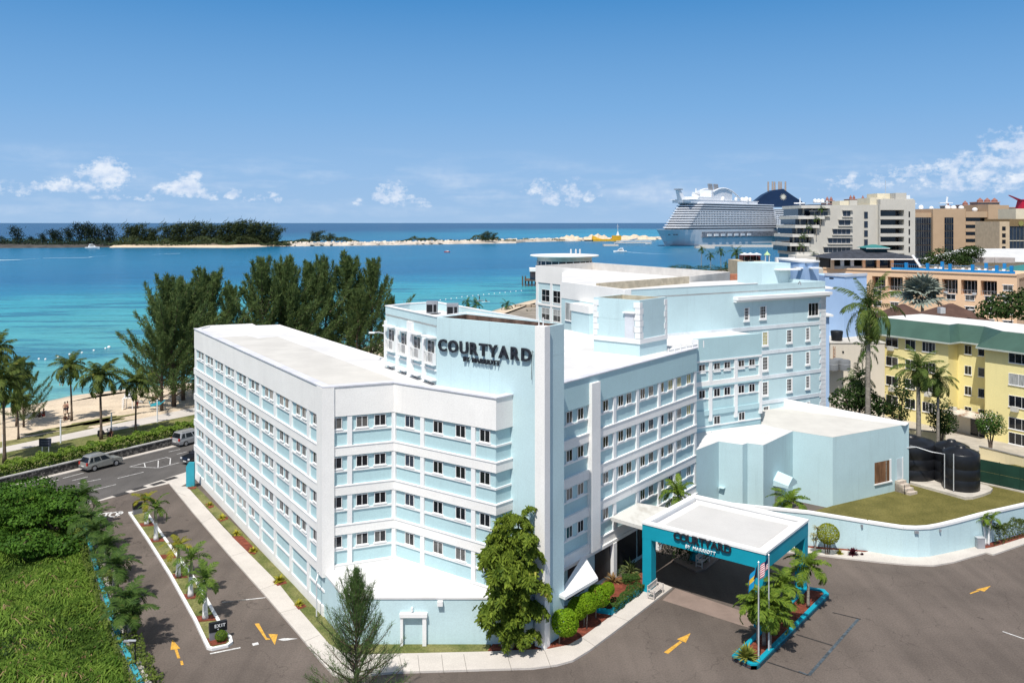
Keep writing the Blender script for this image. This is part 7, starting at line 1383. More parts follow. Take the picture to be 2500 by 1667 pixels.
# yellow work barge, pier
YB = mat('barge_yellow', (.60, .34, .025), .6, .12, .3); b = sea_at(1480, 589); bg3 = thing('work_barge', b, 'yellow dredging barge with a tall mast moored at the breakwater', 'barge'); x0_, x1_ = X(1446, b[1]), X(1517, b[1]); y_ = b[1]
MB().hexa([(x0_ + 2, y_, -1.2), (x1_ - 3, y_, -1.2), (x1_ - 3, y_ + 12, -1.2), (x0_ + 2, y_ + 12, -1.2), (x0_, y_, 2.6), (x1_, y_, 2.0), (x1_, y_ + 12, 2.0), (x0_, y_ + 12, 2.6)]).build('hull', YB, bg3); MB().hexa([(x0_, y_ + 1, 2.6), (x0_ + 16, y_ + 1, 2.4), (x0_ + 16, y_ + 11, 2.4), (x0_, y_ + 11, 2.6), (x0_ + 1, y_ + 2, 8), (x0_ + 8, y_ + 2, 5), (x0_ + 8, y_ + 10, 5), (x0_ + 1, y_ + 10, 8)]).build('deckhouse', YB, bg3)
MB().box(X(1495, y_), X(1517, y_), y_ + 1, y_ + 8, 2.2, 8).build('wheelhouse', YB, bg3); MB().hexa([(X(1505, y_), y_ + 2, 7), (X(1513, y_), y_ + 2, 7), (X(1513, y_), y_ + 6, 7), (X(1505, y_), y_ + 6, 7), (X(1508, y_), y_ + 3, 14), (X(1510, y_), y_ + 3, 14), (X(1510, y_), y_ + 5, 14), (X(1508, y_), y_ + 5, 14)]).build('mast_base', WHITE, bg3); MB().tube([(X(1509, y_), y_ + 4, 14), (X(1509, y_), y_ + 4, 26)], .5, 5).build('mast', STEEL, bg3); MB().box(X(1506, y_), X(1512, y_), y_ + 3.6, y_ + 4.4, 22, 22.6).build('spar', STEEL, bg3)
b = sea_at(1480, 601); pr = thing('mooring_pier', b, 'long low concrete pier with white rails ending left of the white ship', 'pier'); MB().box(X(1474, b[1]), X(1510, b[1]), b[1], b[1] + 14, -1.5, 1.2).build('head', CONC, pr); MB().box(X(1505, 1160), X(1590, 1160), 1160, 1168, 1.0, 2.0).build('deck', CONC, pr)
mb = MB()
for k in range(30): x_ = X(1505, 1160) + k * 1.6; mb.box(x_, x_ + .3, 1160, 1160.3, 2, 4.0)
mb.box(X(1505, 1160), X(1590, 1160), 1160, 1160.3, 4, 4.4).build('rail', WHITE, pr); MB().tube([(X(1500, 1150), 1150, 1.0), (X(1556, 1250), 1250, 5.5)], .9, 4).build('gangway', STEEL, pr)
for px, pxa in ((1740, 1700), (1860, 1800)): pass
b = sea_at(1740, 606.5); hp_ = thing('harbour_pier', b, 'pale stone pier in front of the moored ships', 'pier'); MB().box(X(1700, b[1]), X(1745, b[1]), b[1], b[1] + 12, -1.6, 1.4).build('head', CONC, hp_); MB().box(X(1790, 1040), X(2000, 1040), 1040, 1052, -1.6, 1.4).build('quay', CONC, hp_); MB().box(X(1700, 1090), X(1990, 1090), 1072, 1080, -1.6, .9).build('quay', CONC, hp_)
# ================================================================== SHIPS
SHW = mat('ship_white', (.74, .75, .77), .5, .03, .05); SHG = mat('ship_grey_white', (.70, .715, .73), .5, .05, .03); SHN = mat('ship_navy', (.012, .03, .075), .45, .1, .05); SHD = mat('ship_dark_band', (.045, .055, .075), .35, .35, .25, stretch=(1, 1, 1)); SHB = mat('balcony_shade', (.20, .21, .235), .5, .35, .35); RED = mat('funnel_red', (.42, .012, .035), .5, .05)
def ship(name, loc, ang, label, L, B, hull_h, decks, dh, hullm, details, cat='cruise ship', front=.13, step=.012):
    """bow at local +x, hull lofted with a flared bow, decks as slabs with recessed window bands"""
    t = thing(name, loc, label, cat, 'cruise ships in the harbour', ang); N = 24; st = []
    def half(x, z):        # half beam at x in 0..1 (stern..bow), z 0..1
        f = 1.0 if x < .72 else max(0.0, 1 - ((x - .72) / (.28 - .06 * (1 - z))) ** (1.6 + 1.6 * z)); return B / 2 * f * (.90 + .10 * z) * (.82 + .18 * min(1, x / .04))
    mb = MB(); Vs = []
    for i in range(N + 1):
        x = i / N; x = x ** .8 if x > .0 else 0; row = [(L * (x - .5) - (0 if x < .75 else (1 - z) * L * .075 * (x - .75) / .25 if x > .75 else 0), s * half(x, z), -2 + (hull_h + 2) * z) for s in (-1, 1) for z in (0, .35, .7, 1)]; Vs.append(row)
    for i in range(N):
        for k in (0, 1, 2): mb.quad([Vs[i][k], Vs[i + 1][k], Vs[i + 1][k + 1], Vs[i][k + 1]]); mb.quad([Vs[i + 1][4 + k], Vs[i][4 + k], Vs[i][5 + k], Vs[i + 1][5 + k]])
        mb.quad([Vs[i][3], Vs[i + 1][3], Vs[i + 1][7], Vs[i][7]])
    mb.quad([Vs[0][k] for k in (0, 1, 2, 3, 7, 6, 5, 4)]); h = link('hull', mb.mesh('hull', hullm, True), t)
    bl = MB().box(-L * .48, L * .40, -B * .455, B * .455, -1.2, .6); link('boot_line', bl.mesh('boot_line', SHN), t)
    for k in range(decks):
        z = hull_h + k * dh; xf = L * (.5 - front - step * k); xa = -L * (.47 - .004 * k); pl = [(xa, -B / 2), (xf - B * .33, -B / 2), (xf, -B * .22), (xf, B * .22), (xf - B * .33, B / 2), (xa, B / 2)]; inner_ = [(x * 1.0 - (2.2 if x > 0 else -1.5), y * .955) for x, y in pl]
        link('deck_windows', MB().prism(inner_, z, z + dh - .9 if k < decks - 1 else z + dh * .6).mesh('deck_windows', SHB if 2 < k < decks - 3 else SHD), t); link('deck', MB().prism(pl, z + dh - 1.3, z + dh, bottom=True).mesh('deck', SHW), t)
    mb = MB()
    for k in range(2, decks - 3):
        z = hull_h + k * dh; xf = L * (.5 - front - step * k) - B * .4
        for j in range(int(L * .84 / 3.6)):
            x = -L * .45 + j * 3.6
            if x < xf:
                for s in (-1, 1): y = s * B * .485; mb.box(x, x + .45, min(y, y + s * .6), max(y, y + s * .6), z, z + dh - .95)
    tag(link('balcony_divider', mb.mesh('balcony_divider', SHW), t), kind='stuff')
    details(t, L, -B, hull_h + decks * dh); return t
def P_(t, mb, name, m, smooth=False): return link(name, mb.mesh(name, m, smooth), t)
def dome(t, x, y, z, r): P_(t, MB().lathe([(r * .8, z - r), (r, z), (r * .8, z + r * .6), (r * .4, z + r * .93), (.01, z + r)], x, y, 14), 'radome', WHITE, True)
def det1(t, L, B, z):
    P_(t, MB().box(-L * .30, L * .30, -B * .36, B * .36, z, z + 3.5), 'lido_deck', SHW); P_(t, MB().box(-L * .31, L * .315, -B * .37, B * .37, z + 3.5, z + 4.3), 'lido_deck', SHG); P_(t, MB().box(L * .02, L * .25, -B * .30, B * .30, z + 4.3, z + 8), 'sports_deck', SHW)
    arch = MB(); pts = [(L * (.10 - .26 * u), 0, z + 3 + 17 * math.sin(math.pi * (.22 + .78 * u)) ** .8) for u in np.linspace(0, 1, 13)]
    for s in (-1, 1): arch.tube([(p[0], s * B * .30, p[2]) for p in pts], 1.1, 6)
    P_(t, arch, 'arch', SHW); sk = MB()
    for i in range(12): sk.quad([(pts[i][0], -B * .29, z + 4), (pts[i + 1][0], -B * .29, z + 4), (pts[i + 1][0], -B * .29, pts[i + 1][2]), (pts[i][0], -B * .29, pts[i][2])]) if i < 8 else None
    P_(t, sk, 'arch_panel', SHW); P_(t, MB().box(L * .0, L * .11, -B * .28, B * .28, z + 4, z + 17), 'funnel_house', SHW)
    for g in (0, 1):
        for k in range(4): P_(t, MB().tube([(L * (.085 - .05 * g) - k * 2.6, -B * .1, z + 15), (L * (.098 - .05 * g) - k * 2.6, -B * .1, z + 25.5)], 1.0, 8), 'exhaust_pipe', GREY)
    P_(t, MB().hexa([(L * .27, -4, z), (L * .31, -4, z), (L * .31, 4, z), (L * .27, 4, z), (L * .32, -2, z + 16), (L * .34, -2, z + 16), (L * .34, 2, z + 16), (L * .32, 2, z + 16)]), 'raked_tower', SHW); P_(t, MB().box(L * .31, L * .345, -3.5, 3.5, z + 16, z + 17.4), 'tower_cap', GREY)
    P_(t, MB().tube([(L * .18, 0, z + 8), (L * .18, 0, z + 19)], .8, 6).box(L * .17, L * .19, -4, 4, z + 13, z + 14).box(L * .16, L * .20, -3, 3, z + 9, z + 12), 'radar_mast', WHITE)
    for x, y, r in ((.24, -.3, 3.2), (-.20, -.32, 3.4), (-.215, -.1, 3.0), (-.24, -.3, 2.4), (.02, -.33, 2.4), (-.10, -.33, 2.2)): dome(t, L * x, B * y, z + 6.5, r)
    for k in range(7): P_(t, MB().box(L * (.20 - .06 * k) - 9, L * (.20 - .06 * k), -B * .53, -B * .47, 11.5, 14.5), 'lifeboat', WHITE if k < 2 else SHG)
    P_(t, MB().box(-L * .46, L * .24, -B * .507, -B * .49, 10.0, 17.2), 'boat_deck_recess', SHB)
    P_(t, MB().box(L * .20, L * .36, -B * .506, -B * .49, 30.0, 45.0).box(-L * .1, L * .10, -B * .51, -B * .49, 32, 40), 'glass_wall', SHD) if False else None
    wb_ = MB()
    for k in range(6): wb_.hexa([(L * (.37 - .012 * k), -B * .20, 19 + 3.2 * k), (L * (.375 - .012 * k), -B * .20, 19 + 3.2 * k), (L * (.375 - .012 * k), B * .20, 19 + 3.2 * k), (L * (.37 - .012 * k), B * .20, 19 + 3.2 * k), (L * (.362 - .012 * k), -B * .20, 21 + 3.2 * k), (L * (.37 - .012 * k), -B * .20, 21 + 3.2 * k), (L * (.37 - .012 * k), B * .20, 21 + 3.2 * k), (L * (.362 - .012 * k), B * .20, 21 + 3.2 * k)])
    P_(t, wb_, 'front_plating', SHW)
    for x in (.455, .43, .41): P_(t, MB().box(L * x, L * x + 2.4, -B * .30 if x > .44 else -B * .37, -B * .26 if x > .44 else -B * .33, 13.5, 14.8), 'anchor_pocket', SHD)
b1 = sea_at(1617, 601); LS = 262.0; a1 = math.atan2(-.69, -.72)
bowdir = Vector((math.cos(a1), math.sin(a1))); ctr = V2(b1) - bowdir * (LS * .455)
ship('cruise_ship', (ctr[0], ctr[1], SEAZ), a1, 'huge white cruise ship moored with its bow towards the breakwater', LS, 40, 20.5, 11, 3.05, SHG, det1, front=.10, step=.0125)
def det2(t, L, B, z): P_(t, MB().box(-L * .2, L * .22, -B * .3, B * .3, z, z + 4), 'lido_deck', SHW); P_(t, MB().tube([(L * .15, 0, z + 3), (L * .15, 0, z + 17)], .7, 6).box(L * .13, L * .17, -7, 7, z + 9, z + 10.5), 'radar_mast', WHITE); P_(t, MB().box(-L * .47, L * .41, -B * .503, -B * .49, 11.4, 12.6), 'red_stripe', RED)
b2_ = sea_at(1912, 598.0); ctr = V2(b2_) + Vector((.50, .866)) * 118; ship('cruise_ship', (ctr[0], ctr[1] - 14, SEAZ), math.atan2(-.866, -.50), 'white cruise ship with a navy hull, bow behind the grey stepped building', 250, 34, 16, 9, 3.3, SHN, det2, front=.16, step=.017)
def det3(t, L, B, z):
    pr_ = [(-46, 0), (46, 0), (38, 9), (24, 20), (10, 27), (-6, 29), (-20, 19), (-34, 10)]; m_ = MB()
    for s in (-1, 1): m_.quad([(x, s * 11, z + 3 + h) for x, h in (pr_ if s < 0 else pr_[::-1])])
    for i in range(len(pr_)): (xa, ha_), (xb, hb2) = pr_[i], pr_[(i + 1) % len(pr_)]; m_.quad([(xa, 11, z + 3 + ha_), (xb, 11, z + 3 + hb2), (xb, -11, z + 3 + hb2), (xa, -11, z + 3 + ha_)])
    P_(t, m_, 'funnel_dome', SHN)
    for k in range(6): P_(t, MB().lathe([(1.5, z + 29), (1.3, z + 44)], 14 - 5.2 * k, -3 + 6 * (k % 2), 10), 'exhaust_pipe', mat('bronze_pipe', (.42, .34, .28), .5))
    em = MB(); c_ = (-6, 11.2, z + 19)
    for k in range(12):
        a, b_ = k * math.pi / 6, (k + .5) * math.pi / 6; c2 = (k - .5) * math.pi / 6; em.quad([c_, (c_[0] + 2.6 * math.cos(c2), 11.3, c_[2] + 2.6 * math.sin(c2)), (c_[0] + 6 * math.cos(a), 11.3, c_[2] + 6 * math.sin(a)), (c_[0] + 2.6 * math.cos(b_), 11.3, c_[2] + 2.6 * math.sin(b_))])
    P_(t, em, 'emblem', mat('emblem_cream', (.62, .58, .47), .5)); P_(t, MB().box(-110, -50, -12, 12, z, z + 7), 'aft_house', SHN)
    for x in (-62, -68, -74): dome(t, x, -4, z + 13, 3.4)
    P_(t, MB().tube([(-80, 0, z), (-80, 0, z + 14)], 1, 6).box(-84, -60, -1, 1, z + 10, z + 11), 'aft_mast', WHITE)
Ys = 1420; ship('cruise_ship', (X(1898, Ys), Ys, SEAZ), math.pi, 'far cruise ship showing a navy domed funnel with a pale sunburst', 300, 38, 18, 11, 3.0, SHW, det3)
def det4(t, L, B, z): P_(t, MB().box(-30, 60, -B * .3, B * .3, z, z + 5), 'lido_deck', SHW); P_(t, MB().hexa([(22, -5, z + 5), (40, -5, z + 5), (40, 5, z + 5), (22, 5, z + 5), (22, -3, z + 24), (32, -3, z + 24), (32, 3, z + 24), (22, 3, z + 24)]), 'mast_tower', SHW); P_(t, MB().box(14, 42, -4, 4, z + 13, z + 14).box(18, 38, -3, 3, z + 19, z + 20), 'radar_arm', WHITE); P_(t, MB().tube([(-24, 0, z + 4), (-26, 0, z + 22)], 1.2, 6).box(-32, -16, -2, 2, z + 14, z + 15), 'aft_mast', WHITE); dome(t, 5, -4, z + 9, 3); dome(t, -8, -4, z + 8, 2.6)
Ys = 1100; ship('cruise_ship', (X(2262, Ys), Ys, SEAZ), math.pi, 'white ship superstructure between the grey and tan buildings', 150, 30, 15, 8, 3.0, SHW, det4)
def det5(t, L, B, z):
    P_(t, MB().hexa([(-12, -7, z), (14, -7, z), (14, 7, z), (-12, 7, z), (-2, -5, z + 18), (10, -5, z + 18), (10, 5, z + 18), (-2, 5, z + 18)]), 'funnel', RED); P_(t, MB().hexa([(4, -6, z + 15), (10, -6, z + 17), (10, 6, z + 17), (4, 6, z + 15), (20, -2, z + 21), (23, -2, z + 23), (23, 2, z + 23), (20, 2, z + 21)]), 'funnel_wing', RED); P_(t, MB().hexa([(-8, -6, z + 17), (2, -6, z + 15), (2, 6, z + 15), (-8, 6, z + 17), (-22, -2, z + 23), (-19, -2, z + 20), (-19, 2, z + 20), (-22, 2, z + 23)]), 'funnel_wing', RED); P_(t, MB().hexa([(-9, -5.2, z + 8), (-1, -5.2, z + 8), (-1, 5.2, z + 8), (-9, 5.2, z + 8), (-10, -2, z + 29), (-7, -2, z + 29), (-7, 2, z + 29), (-10, 2, z + 29)]), 'white_fin', SHW)
Ys = 1000; ship('cruise_ship', (X(2512, Ys), Ys, SEAZ), math.pi, 'ship at the right edge with a red winged funnel over the roofs', 160, 30, 14, 8, 2.9, SHW, det5)
# pink towers far behind
PINK = mat('pink_render', (.50, .25, .18), .9, .1, .02); PKR = mat('pink_roof', (.30, .13, .10), .8)
for i, (p0_, p1_, ty, nturr, lb) in enumerate(((2017, 2036, 491, 2, 'pair of pink turrets leftmost behind the grey building'), (2075, 2091, 487, 2, 'pair of pink turrets in the middle behind the grey building'), (2105, 2113, 488, 1, 'single pink turret behind the plant rooms of the grey building'), (2313, 2320, 503, 1, 'low pink turret behind the white domes'), (2352, 2367, 501, 1, 'pink tower block between the domes'), (2387, 2440, 494, 3, 'largest pink tower block behind the tan building'), (2460, 2485, 507, 0, 'pink block beside the red ship funnel'))):
    Yk = 1750; t = thing('pink_tower', (X((p0_ + p1_) / 2, Yk), Yk, 0), lb, 'tower', 'pink towers on the far shore'); MB().box(X(p0_, Yk), X(p1_, Yk), Yk, Yk + 30, 0, Z(ty + 1, Yk)).build('wall', PINK, t); MB().box(X(p0_ - 1, Yk), X(p1_ + 1, Yk), Yk - 2, Yk + 31, Z(ty + 1, Yk) + .01, Z(ty - 1, Yk)).build('cornice', PINK, t)
    for k in range(nturr):
        w_ = (X(p1_, Yk) - X(p0_, Yk)) / max(nturr, 1); cx = X(p0_, Yk) + w_ * (k + .5); MB().lathe([(w_ * .42, Z(ty - 1, Yk)), (w_ * .42, Z(ty - 5, Yk)), (w_ * .2, Z(ty - 8, Yk)), (.3, Z(ty - 11, Yk))], cx, Yk + 5, 8).build('turret', PKR, t)
    n_ = max(2, int((p1_ - p0_) / 3))
    for k in range(n_): w_ = (X(p1_, Yk) - X(p0_, Yk)) / n_; MB().box(X(p0_, Yk) + w_ * (k + .3), X(p0_, Yk) + w_ * (k + .7), Yk - .6, Yk, Z(ty + 40, Yk), Z(ty + 4, Yk)).build('window_strip', mat('pink_window', (.16, .10, .10), .5), t)
# ================================================================== BOATS, WAKES, BUOYS, SWIMMERS
FOAM = mat('foam', (.72, .80, .82), .8, .1, .3)
def boat(loc, ang, L, label, flying=True, red=False):
    t = thing('motor_boat', loc, label, 'boat', 'small boats on the water', ang); W = L * .3; N = 10; mb = MB(); rows = []
    for i in range(N + 1):
        x = i / N; f = 1 if x < .5 else max(.02, 1 - ((x - .5) / .5) ** 2); rows.append([(L * (x - .5), s * W / 2 * f * k, z + (.25 * L * .1 * x * x if z > 0 else 0)) for s in (-1, 1) for k, z in ((.6, -.3), (.95, .1 * L * .5), (1, .11 * L))])
    for i in range(N):
        for k in (0, 1): mb.quad([rows[i][k], rows[i + 1][k], rows[i + 1][k + 1], rows[i][k + 1]]); mb.quad([rows[i + 1][3 + k], rows[i][3 + k], rows[i][4 + k], rows[i + 1][4 + k]])
        mb.quad([rows[i][2], rows[i + 1][2], rows[i + 1][5], rows[i][5]])
    mb.quad([rows[0][k] for k in (0, 1, 2, 5, 4, 3)]); P_(t, mb, 'hull', RED if red else WHITE); h0 = .11 * L
    P_(t, MB().hexa([(-L * .28, -W * .38, h0), (L * .22, -W * .34, h0), (L * .22, W * .34, h0), (-L * .28, W * .38, h0), (-L * .24, -W * .34, h0 + L * .14), (L * .10, -W * .3, h0 + L * .14), (L * .10, W * .3, h0 + L * .14), (-L * .24, W * .34, h0 + L * .14)]), 'cabin', WHITE); P_(t, MB().box(-L * .2, L * .12, -W * .385, W * .385, h0 + L * .05, h0 + L * .10), 'window_band', GLASS)
    if flying: P_(t, MB().box(-L * .22, L * .02, -W * .32, W * .32, h0 + L * .21, h0 + L * .235), 'hardtop', WHITE); P_(t, MB().box(-L * .2, -L * .17, -W * .3, W * .3, h0 + L * .14, h0 + L * .21), 'hardtop_post', WHITE)
    return t
b = G(226, 607, SEAZ); boat((b[0], b[1], SEAZ), .1, 15, 'white motor yacht lying off the dark left part of the cay'); b = G(1514, 616, SEAZ); boat((b[0], b[1], SEAZ), math.pi - .1, 13, 'white motor boat trailing a wake in front of the big ship'); b = G(1091, 616, SEAZ); boat((b[0], b[1], SEAZ), 2.6, 6.5, 'small boat with a red hull drifting in mid channel', False, True); b = G(1584, 596, SEAZ); boat((b[0], b[1], SEAZ), 3.0, 9, 'small white boat under the bow of the big ship', False)
b = G(1610, 597, SEAZ); 
def wake(label, pts, w0, w1):
    P = [G(x, y, SEAZ) for x, y in pts]; mb = MB(); n_ = len(P)
    for i in range(n_ - 1): a, c = P[i], P[i + 1]; wa, wc = w0 + (w1 - w0) * i / (n_ - 1), w0 + (w1 - w0) * (i + 1) / (n_ - 1); mb.quad([(a[0], a[1] - wa, SEAZ + .05), (c[0], c[1] - wc, SEAZ + .05), (c[0], c[1] + wc, SEAZ + .05), (a[0], a[1] + wa, SEAZ + .05)])
    return tag(mb.build('wake', FOAM), label, 'wake', 'boat wakes')
wake('white wake streak at the left edge of the channel', [(-60, 636), (0, 635.5), (50, 634), (100, 631)], 5.5, 1.0); wake('faint wake streak right of the left edge streak', [(105, 630.5), (160, 629.5), (215, 629), (225, 627), (265, 624)], .8, 2.2); wake('white wake behind the motor boat near the big ship', [(1524, 614.5), (1545, 616.5), (1580, 619), (1640, 621)], 4, .6); wake('faint pale streak in the channel below the cay', [(370, 622), (400, 620), (440, 619)], .8, 1.6)
bu = quads('buoy', leafquads(norm(NP.normal(size=(1, 3))), .1), WHITE); bum = MB().lathe([(.05, -.25), (.25, -.1), (.3, .1), (.2, .28), (.01, .33)], 0, 0, 10).mesh('buoy', WHITE, True)
names_b = []
for i, (px, py) in enumerate([(95, 877), (111, 877.5), (142, 872), (170, 865.5), (200, 861.5), (229, 856), (257.5, 851), (266, 848.5)]):
    b = G(px, py, SEAZ); o = link('buoy', bum, None, (b[0], b[1], SEAZ), i); o.scale = ((1.3 if i == 7 else .8),) * 3; tag(o, ('large pale orange swim buoy at the right end of the left buoy line' if i == 7 else 'white swim buoy of the left line, ' + pos_w[i] + ' from the left'), 'buoy', 'swim buoys off the beach')
for i in range(16):
    px = 1075 + i * 13.2; py = 732 - (i / 15) ** .9 * 22 + (0 if i > 3 else 1); b = G(px, py, SEAZ); o = link('buoy', bum, None, (b[0], b[1], SEAZ), i); o.scale = (.8,) * 3; tag(o, 'white swim buoy of the line left of the jetty, ' + ordn(i) + ' from the left', 'buoy', 'swim buoys by the jetty')
# ================================================================== WALLS, KERBS, SIGNS, LAMPS
STONE = mat('flint_stone', (.045, .043, .042), .9, .0, 2.6, .8, 5, col2=(.20, .185, .17), thr=(.48, .62), fine=.2, fscale=6)
sw_ = thing('sea_wall', Wb0, 'dark stone sea wall with a pale capping along the beach road', 'wall')
A_, B2_ = ext(Wb0, Wb1, -1.0), ext(Wb0, Wb1, 2.4); MB().strip([V2(A_), V2(B2_)], -.34, -.002, 0, .94).build('stone_wall', STONE, sw_); MB().strip([V2(A_), V2(B2_)], -.40, .05, .942, 1.05).build('capping', mat('worn_cap', (.40, .39, .38), .9, .25, 1.2), sw_)
bw2 = thing('boundary_wall', G(262, 1500), 'weathered boundary wall with a teal coping between driveway and overgrown plot', 'wall')
bl_ = [G(x, y, 1.1) for x, y in ((193, 1262), (213, 1335), (236, 1420), (262, 1502), (290, 1578), (337, 1680), (420, 1840))]
for i in range(len(bl_) - 1):
    a, b = bl_[i], bl_[i + 1]; d = unit(a, b); L_ = (V2(b) - V2(a)).length; dz = .0 if i % 2 else .12
    MB().obox(a, d, 0, L_, -.36, -.12, 0, .93 + dz).build('wall', mat('stained_wall', (.40, .38, .33), .95, .3, 1.2, .3, 6), bw2); MB().obox(a, d, .02, L_ - .02, -.40, -.10, .932 + dz, 1.08 + dz).build('coping', mat('teal_coping', (.05, .30, .35), .7, .12, 1.5), bw2); MB().obox(a, d, 0, L_, -1.0, -.42, 0, .5 + dz).build('footing', MATS['stained_wall'], bw2)
isl = [G(*p) for p in ((320, 1254), (366, 1321), (418.7, 1404), (479.7, 1512.7), (512.7, 1582), (520, 1584), (552, 1577), (560, 1571), (557, 1559), (545, 1549), (527.5, 1516), (478, 1427), (392, 1308), (352, 1250))]
di = thing('driveway_island', isl[3], 'long narrow planted island with a white painted kerb in the driveway', 'traffic island'); pl_ = [V2(p) for p in isl][::-1]
MB().strip(pl_, -.22, 0, 0, .17, closed=True).build('kerb', CURB, di); MB().prism([V2(p) for p in isl], 0, .1).build('turf', GRASSM, di)
for px, py in ((357.7, 1280), (380.8, 1318), (408, 1358), (435, 1405.5), (465, 1455), (501, 1509)):
    c = V2(G(px, py, .1)); u = Vector((-.53, .85)); v = Vector((.98, .2)); MB().prism([c + u * .5 - v * .62, c + u * .5 + v * .62, c - u * .5 + v * .62, c - u * .5 - v * .62], .08, .125).build('mulch', MULCH, di)
MB().prism([V2(G(*p)) for p in ((505, 1562), (516, 1580), (552, 1573), (556, 1560), (545, 1550))], .08, .126).build('mulch', MULCH, di)
b = G(540, 1563, .12); o = tag(link('small_shrub', ballmesh(.42, 900, .12, LF_HEDGE, .8), None, (b[0], b[1], .45)), 'small round green shrub in front of the exit sign', 'shrub')
def board(px0, px1, pyb, h, lb, txt=None, dz=0.0):
    a, b = G(px0, pyb, .1), G(px1, pyb - (px1 - px0) * .22, .1); t = thing('direction_sign', a, lb, 'sign', 'black and grey direction signs'); d = unit(a, b); L_ = (V2(b) - V2(a)).length
    MB().obox(a, d, 0, L_, -.12, .12, .1, h * .52).build('base', mat('sign_grey', (.20, .20, .22), .5), t); pn = MB().obox(a, d, -.02, L_ + .02, -.14, .14, h * .522, h).build('panel', DARK, t)
    if txt:
        for s, z, sz, xo in ((txt, h * .74, .30, .27), ('<', h * .59, .17, .44)):
            x = L_ * xo
            for ch in s: me = text_mesh(ch, sz, .004, .006); me.materials.append(WLET); w = max(v.co.x for v in me.vertices); l_ = link('letter', me, pn, (a[0] + d[0] * x + d[1] * .15 - t.location[0], a[1] + d[1] * x - d[0] * .15 - t.location[1], z - .1)); l_.rotation_euler = (math.radians(90), 0, math.atan2(d[1], d[0])); x += w + .035
board(511, 553, 1563, 1.25, 'black and grey EXIT sign at the near end of the driveway island', 'EXIT'); board(325, 347, 1256, 1.15, 'black and grey sign half hidden by the yellow palm nearest the road')
ti = [G(*p) for p in ((1787, 1612), (1833, 1634), (1848, 1634), (1856, 1629), (2024, 1460), (2013, 1449), (1965, 1441))]
tk = thing('flagpole_island', ti[0], 'teal kerbed planted island with the two flagpoles', 'traffic island'); MB().strip([V2(p) for p in ti], -.32, 0, 0, .36, closed=True).build('kerb', TEAL, tk); MB().prism([V2(p) for p in ti], 0, .25).build('mulch', MULCH, tk)
b = G(1822, 1607, .3); t = tag(link('variegated_bush', rosette(150, .75, .10, leafmat('variegated_leaf', (.08, .14, .02), (.45, .42, .10), .25), 1.3, .3), None, b), 'yellow and green variegated bush at the tip of the flagpole island', 'bush'); t.scale = (1.25,) * 3
def flagpole(px, pyb, pyt, lb):
    b = G(px, pyb, .25); h = Z(pyt, b[1]) - .25; t = thing('flagpole', b, lb, 'flagpole', 'flagpoles in the teal island'); P_(t, MB().tube([(0, 0, 0), (0, 0, h)], [.055, .035], 8), 'pole', STEEL); P_(t, MB().lathe([(.01, h), (.07, h + .06), (.01, h + .13)], 0, 0, 8), 'finial', STEEL); P_(t, MB().lathe([(.12, 0), (.09, .08), (.01, .1)], 0, 0, 10), 'foot', STEEL); return b, h
FB = mat('flag_navy', (.012, .018, .07), .8); FR = mat('flag_red', (.42, .02, .04), .8); FW = mat('flag_white', (.75, .75, .75), .8); FA = mat('flag_aqua', (.01, .25, .48), .8); FK = mat('flag_black', (.02, .022, .04), .8); FY = mat('flag_gold', (.65, .42, .04), .8)
def flag(b, h, W, Hh, cells, mats, nx, ny, lb, sag):
    t = mb = MB()
    def P(i, j):        # hangs nearly limp, folded, fly edge swinging down
        u, v = i / nx, j / ny; x = -(.06 + W * u * (.50 + .1 * v)); z = -Hh * (1 - v) - sag * u ** 1.2 * (1.0 - .1 * v); return (x, .10 * math.sin(u * 9 + v * 2.2) * (.3 + u), z)
    for i in range(nx):
        for j in range(ny): mb.quad([P(i, j), P(i + 1, j), P(i + 1, j + 1), P(i, j + 1)], cells(i / nx, j / ny))
    return tag(link('flag', mb.mesh('flag', mats, True), None, (b[0], b[1], b[2] + h - .12), .35), lb, 'flag', 'flags by the canopy')
b1_, h1_ = flagpole(1852, 1612, 1374, 'silver flagpole nearest the tip of the teal island'); b2_, h2_ = flagpole(1877, 1590, 1356, 'silver flagpole standing further back in the palms')
flag(b1_, h1_, 1.35, .80, lambda u, v: 0 if u < .45 * (1 - abs(2 * v + .04 - 1)) + .02 else (2 if .34 < v < .66 else 1), [FK, FA, FY], 22, 21, 'aquamarine, gold and black flag hanging on the nearer pole', 1.05)
flag(b2_, h2_, 1.3, .72, lambda u, v: 0 if (u < .4 and v >= 6 / 13) else (1 if int(v * 13 + .01) % 2 == 0 else 2), [FB, FR, FW], 20, 13, 'red and white striped flag with a navy corner on the further pole', .80)
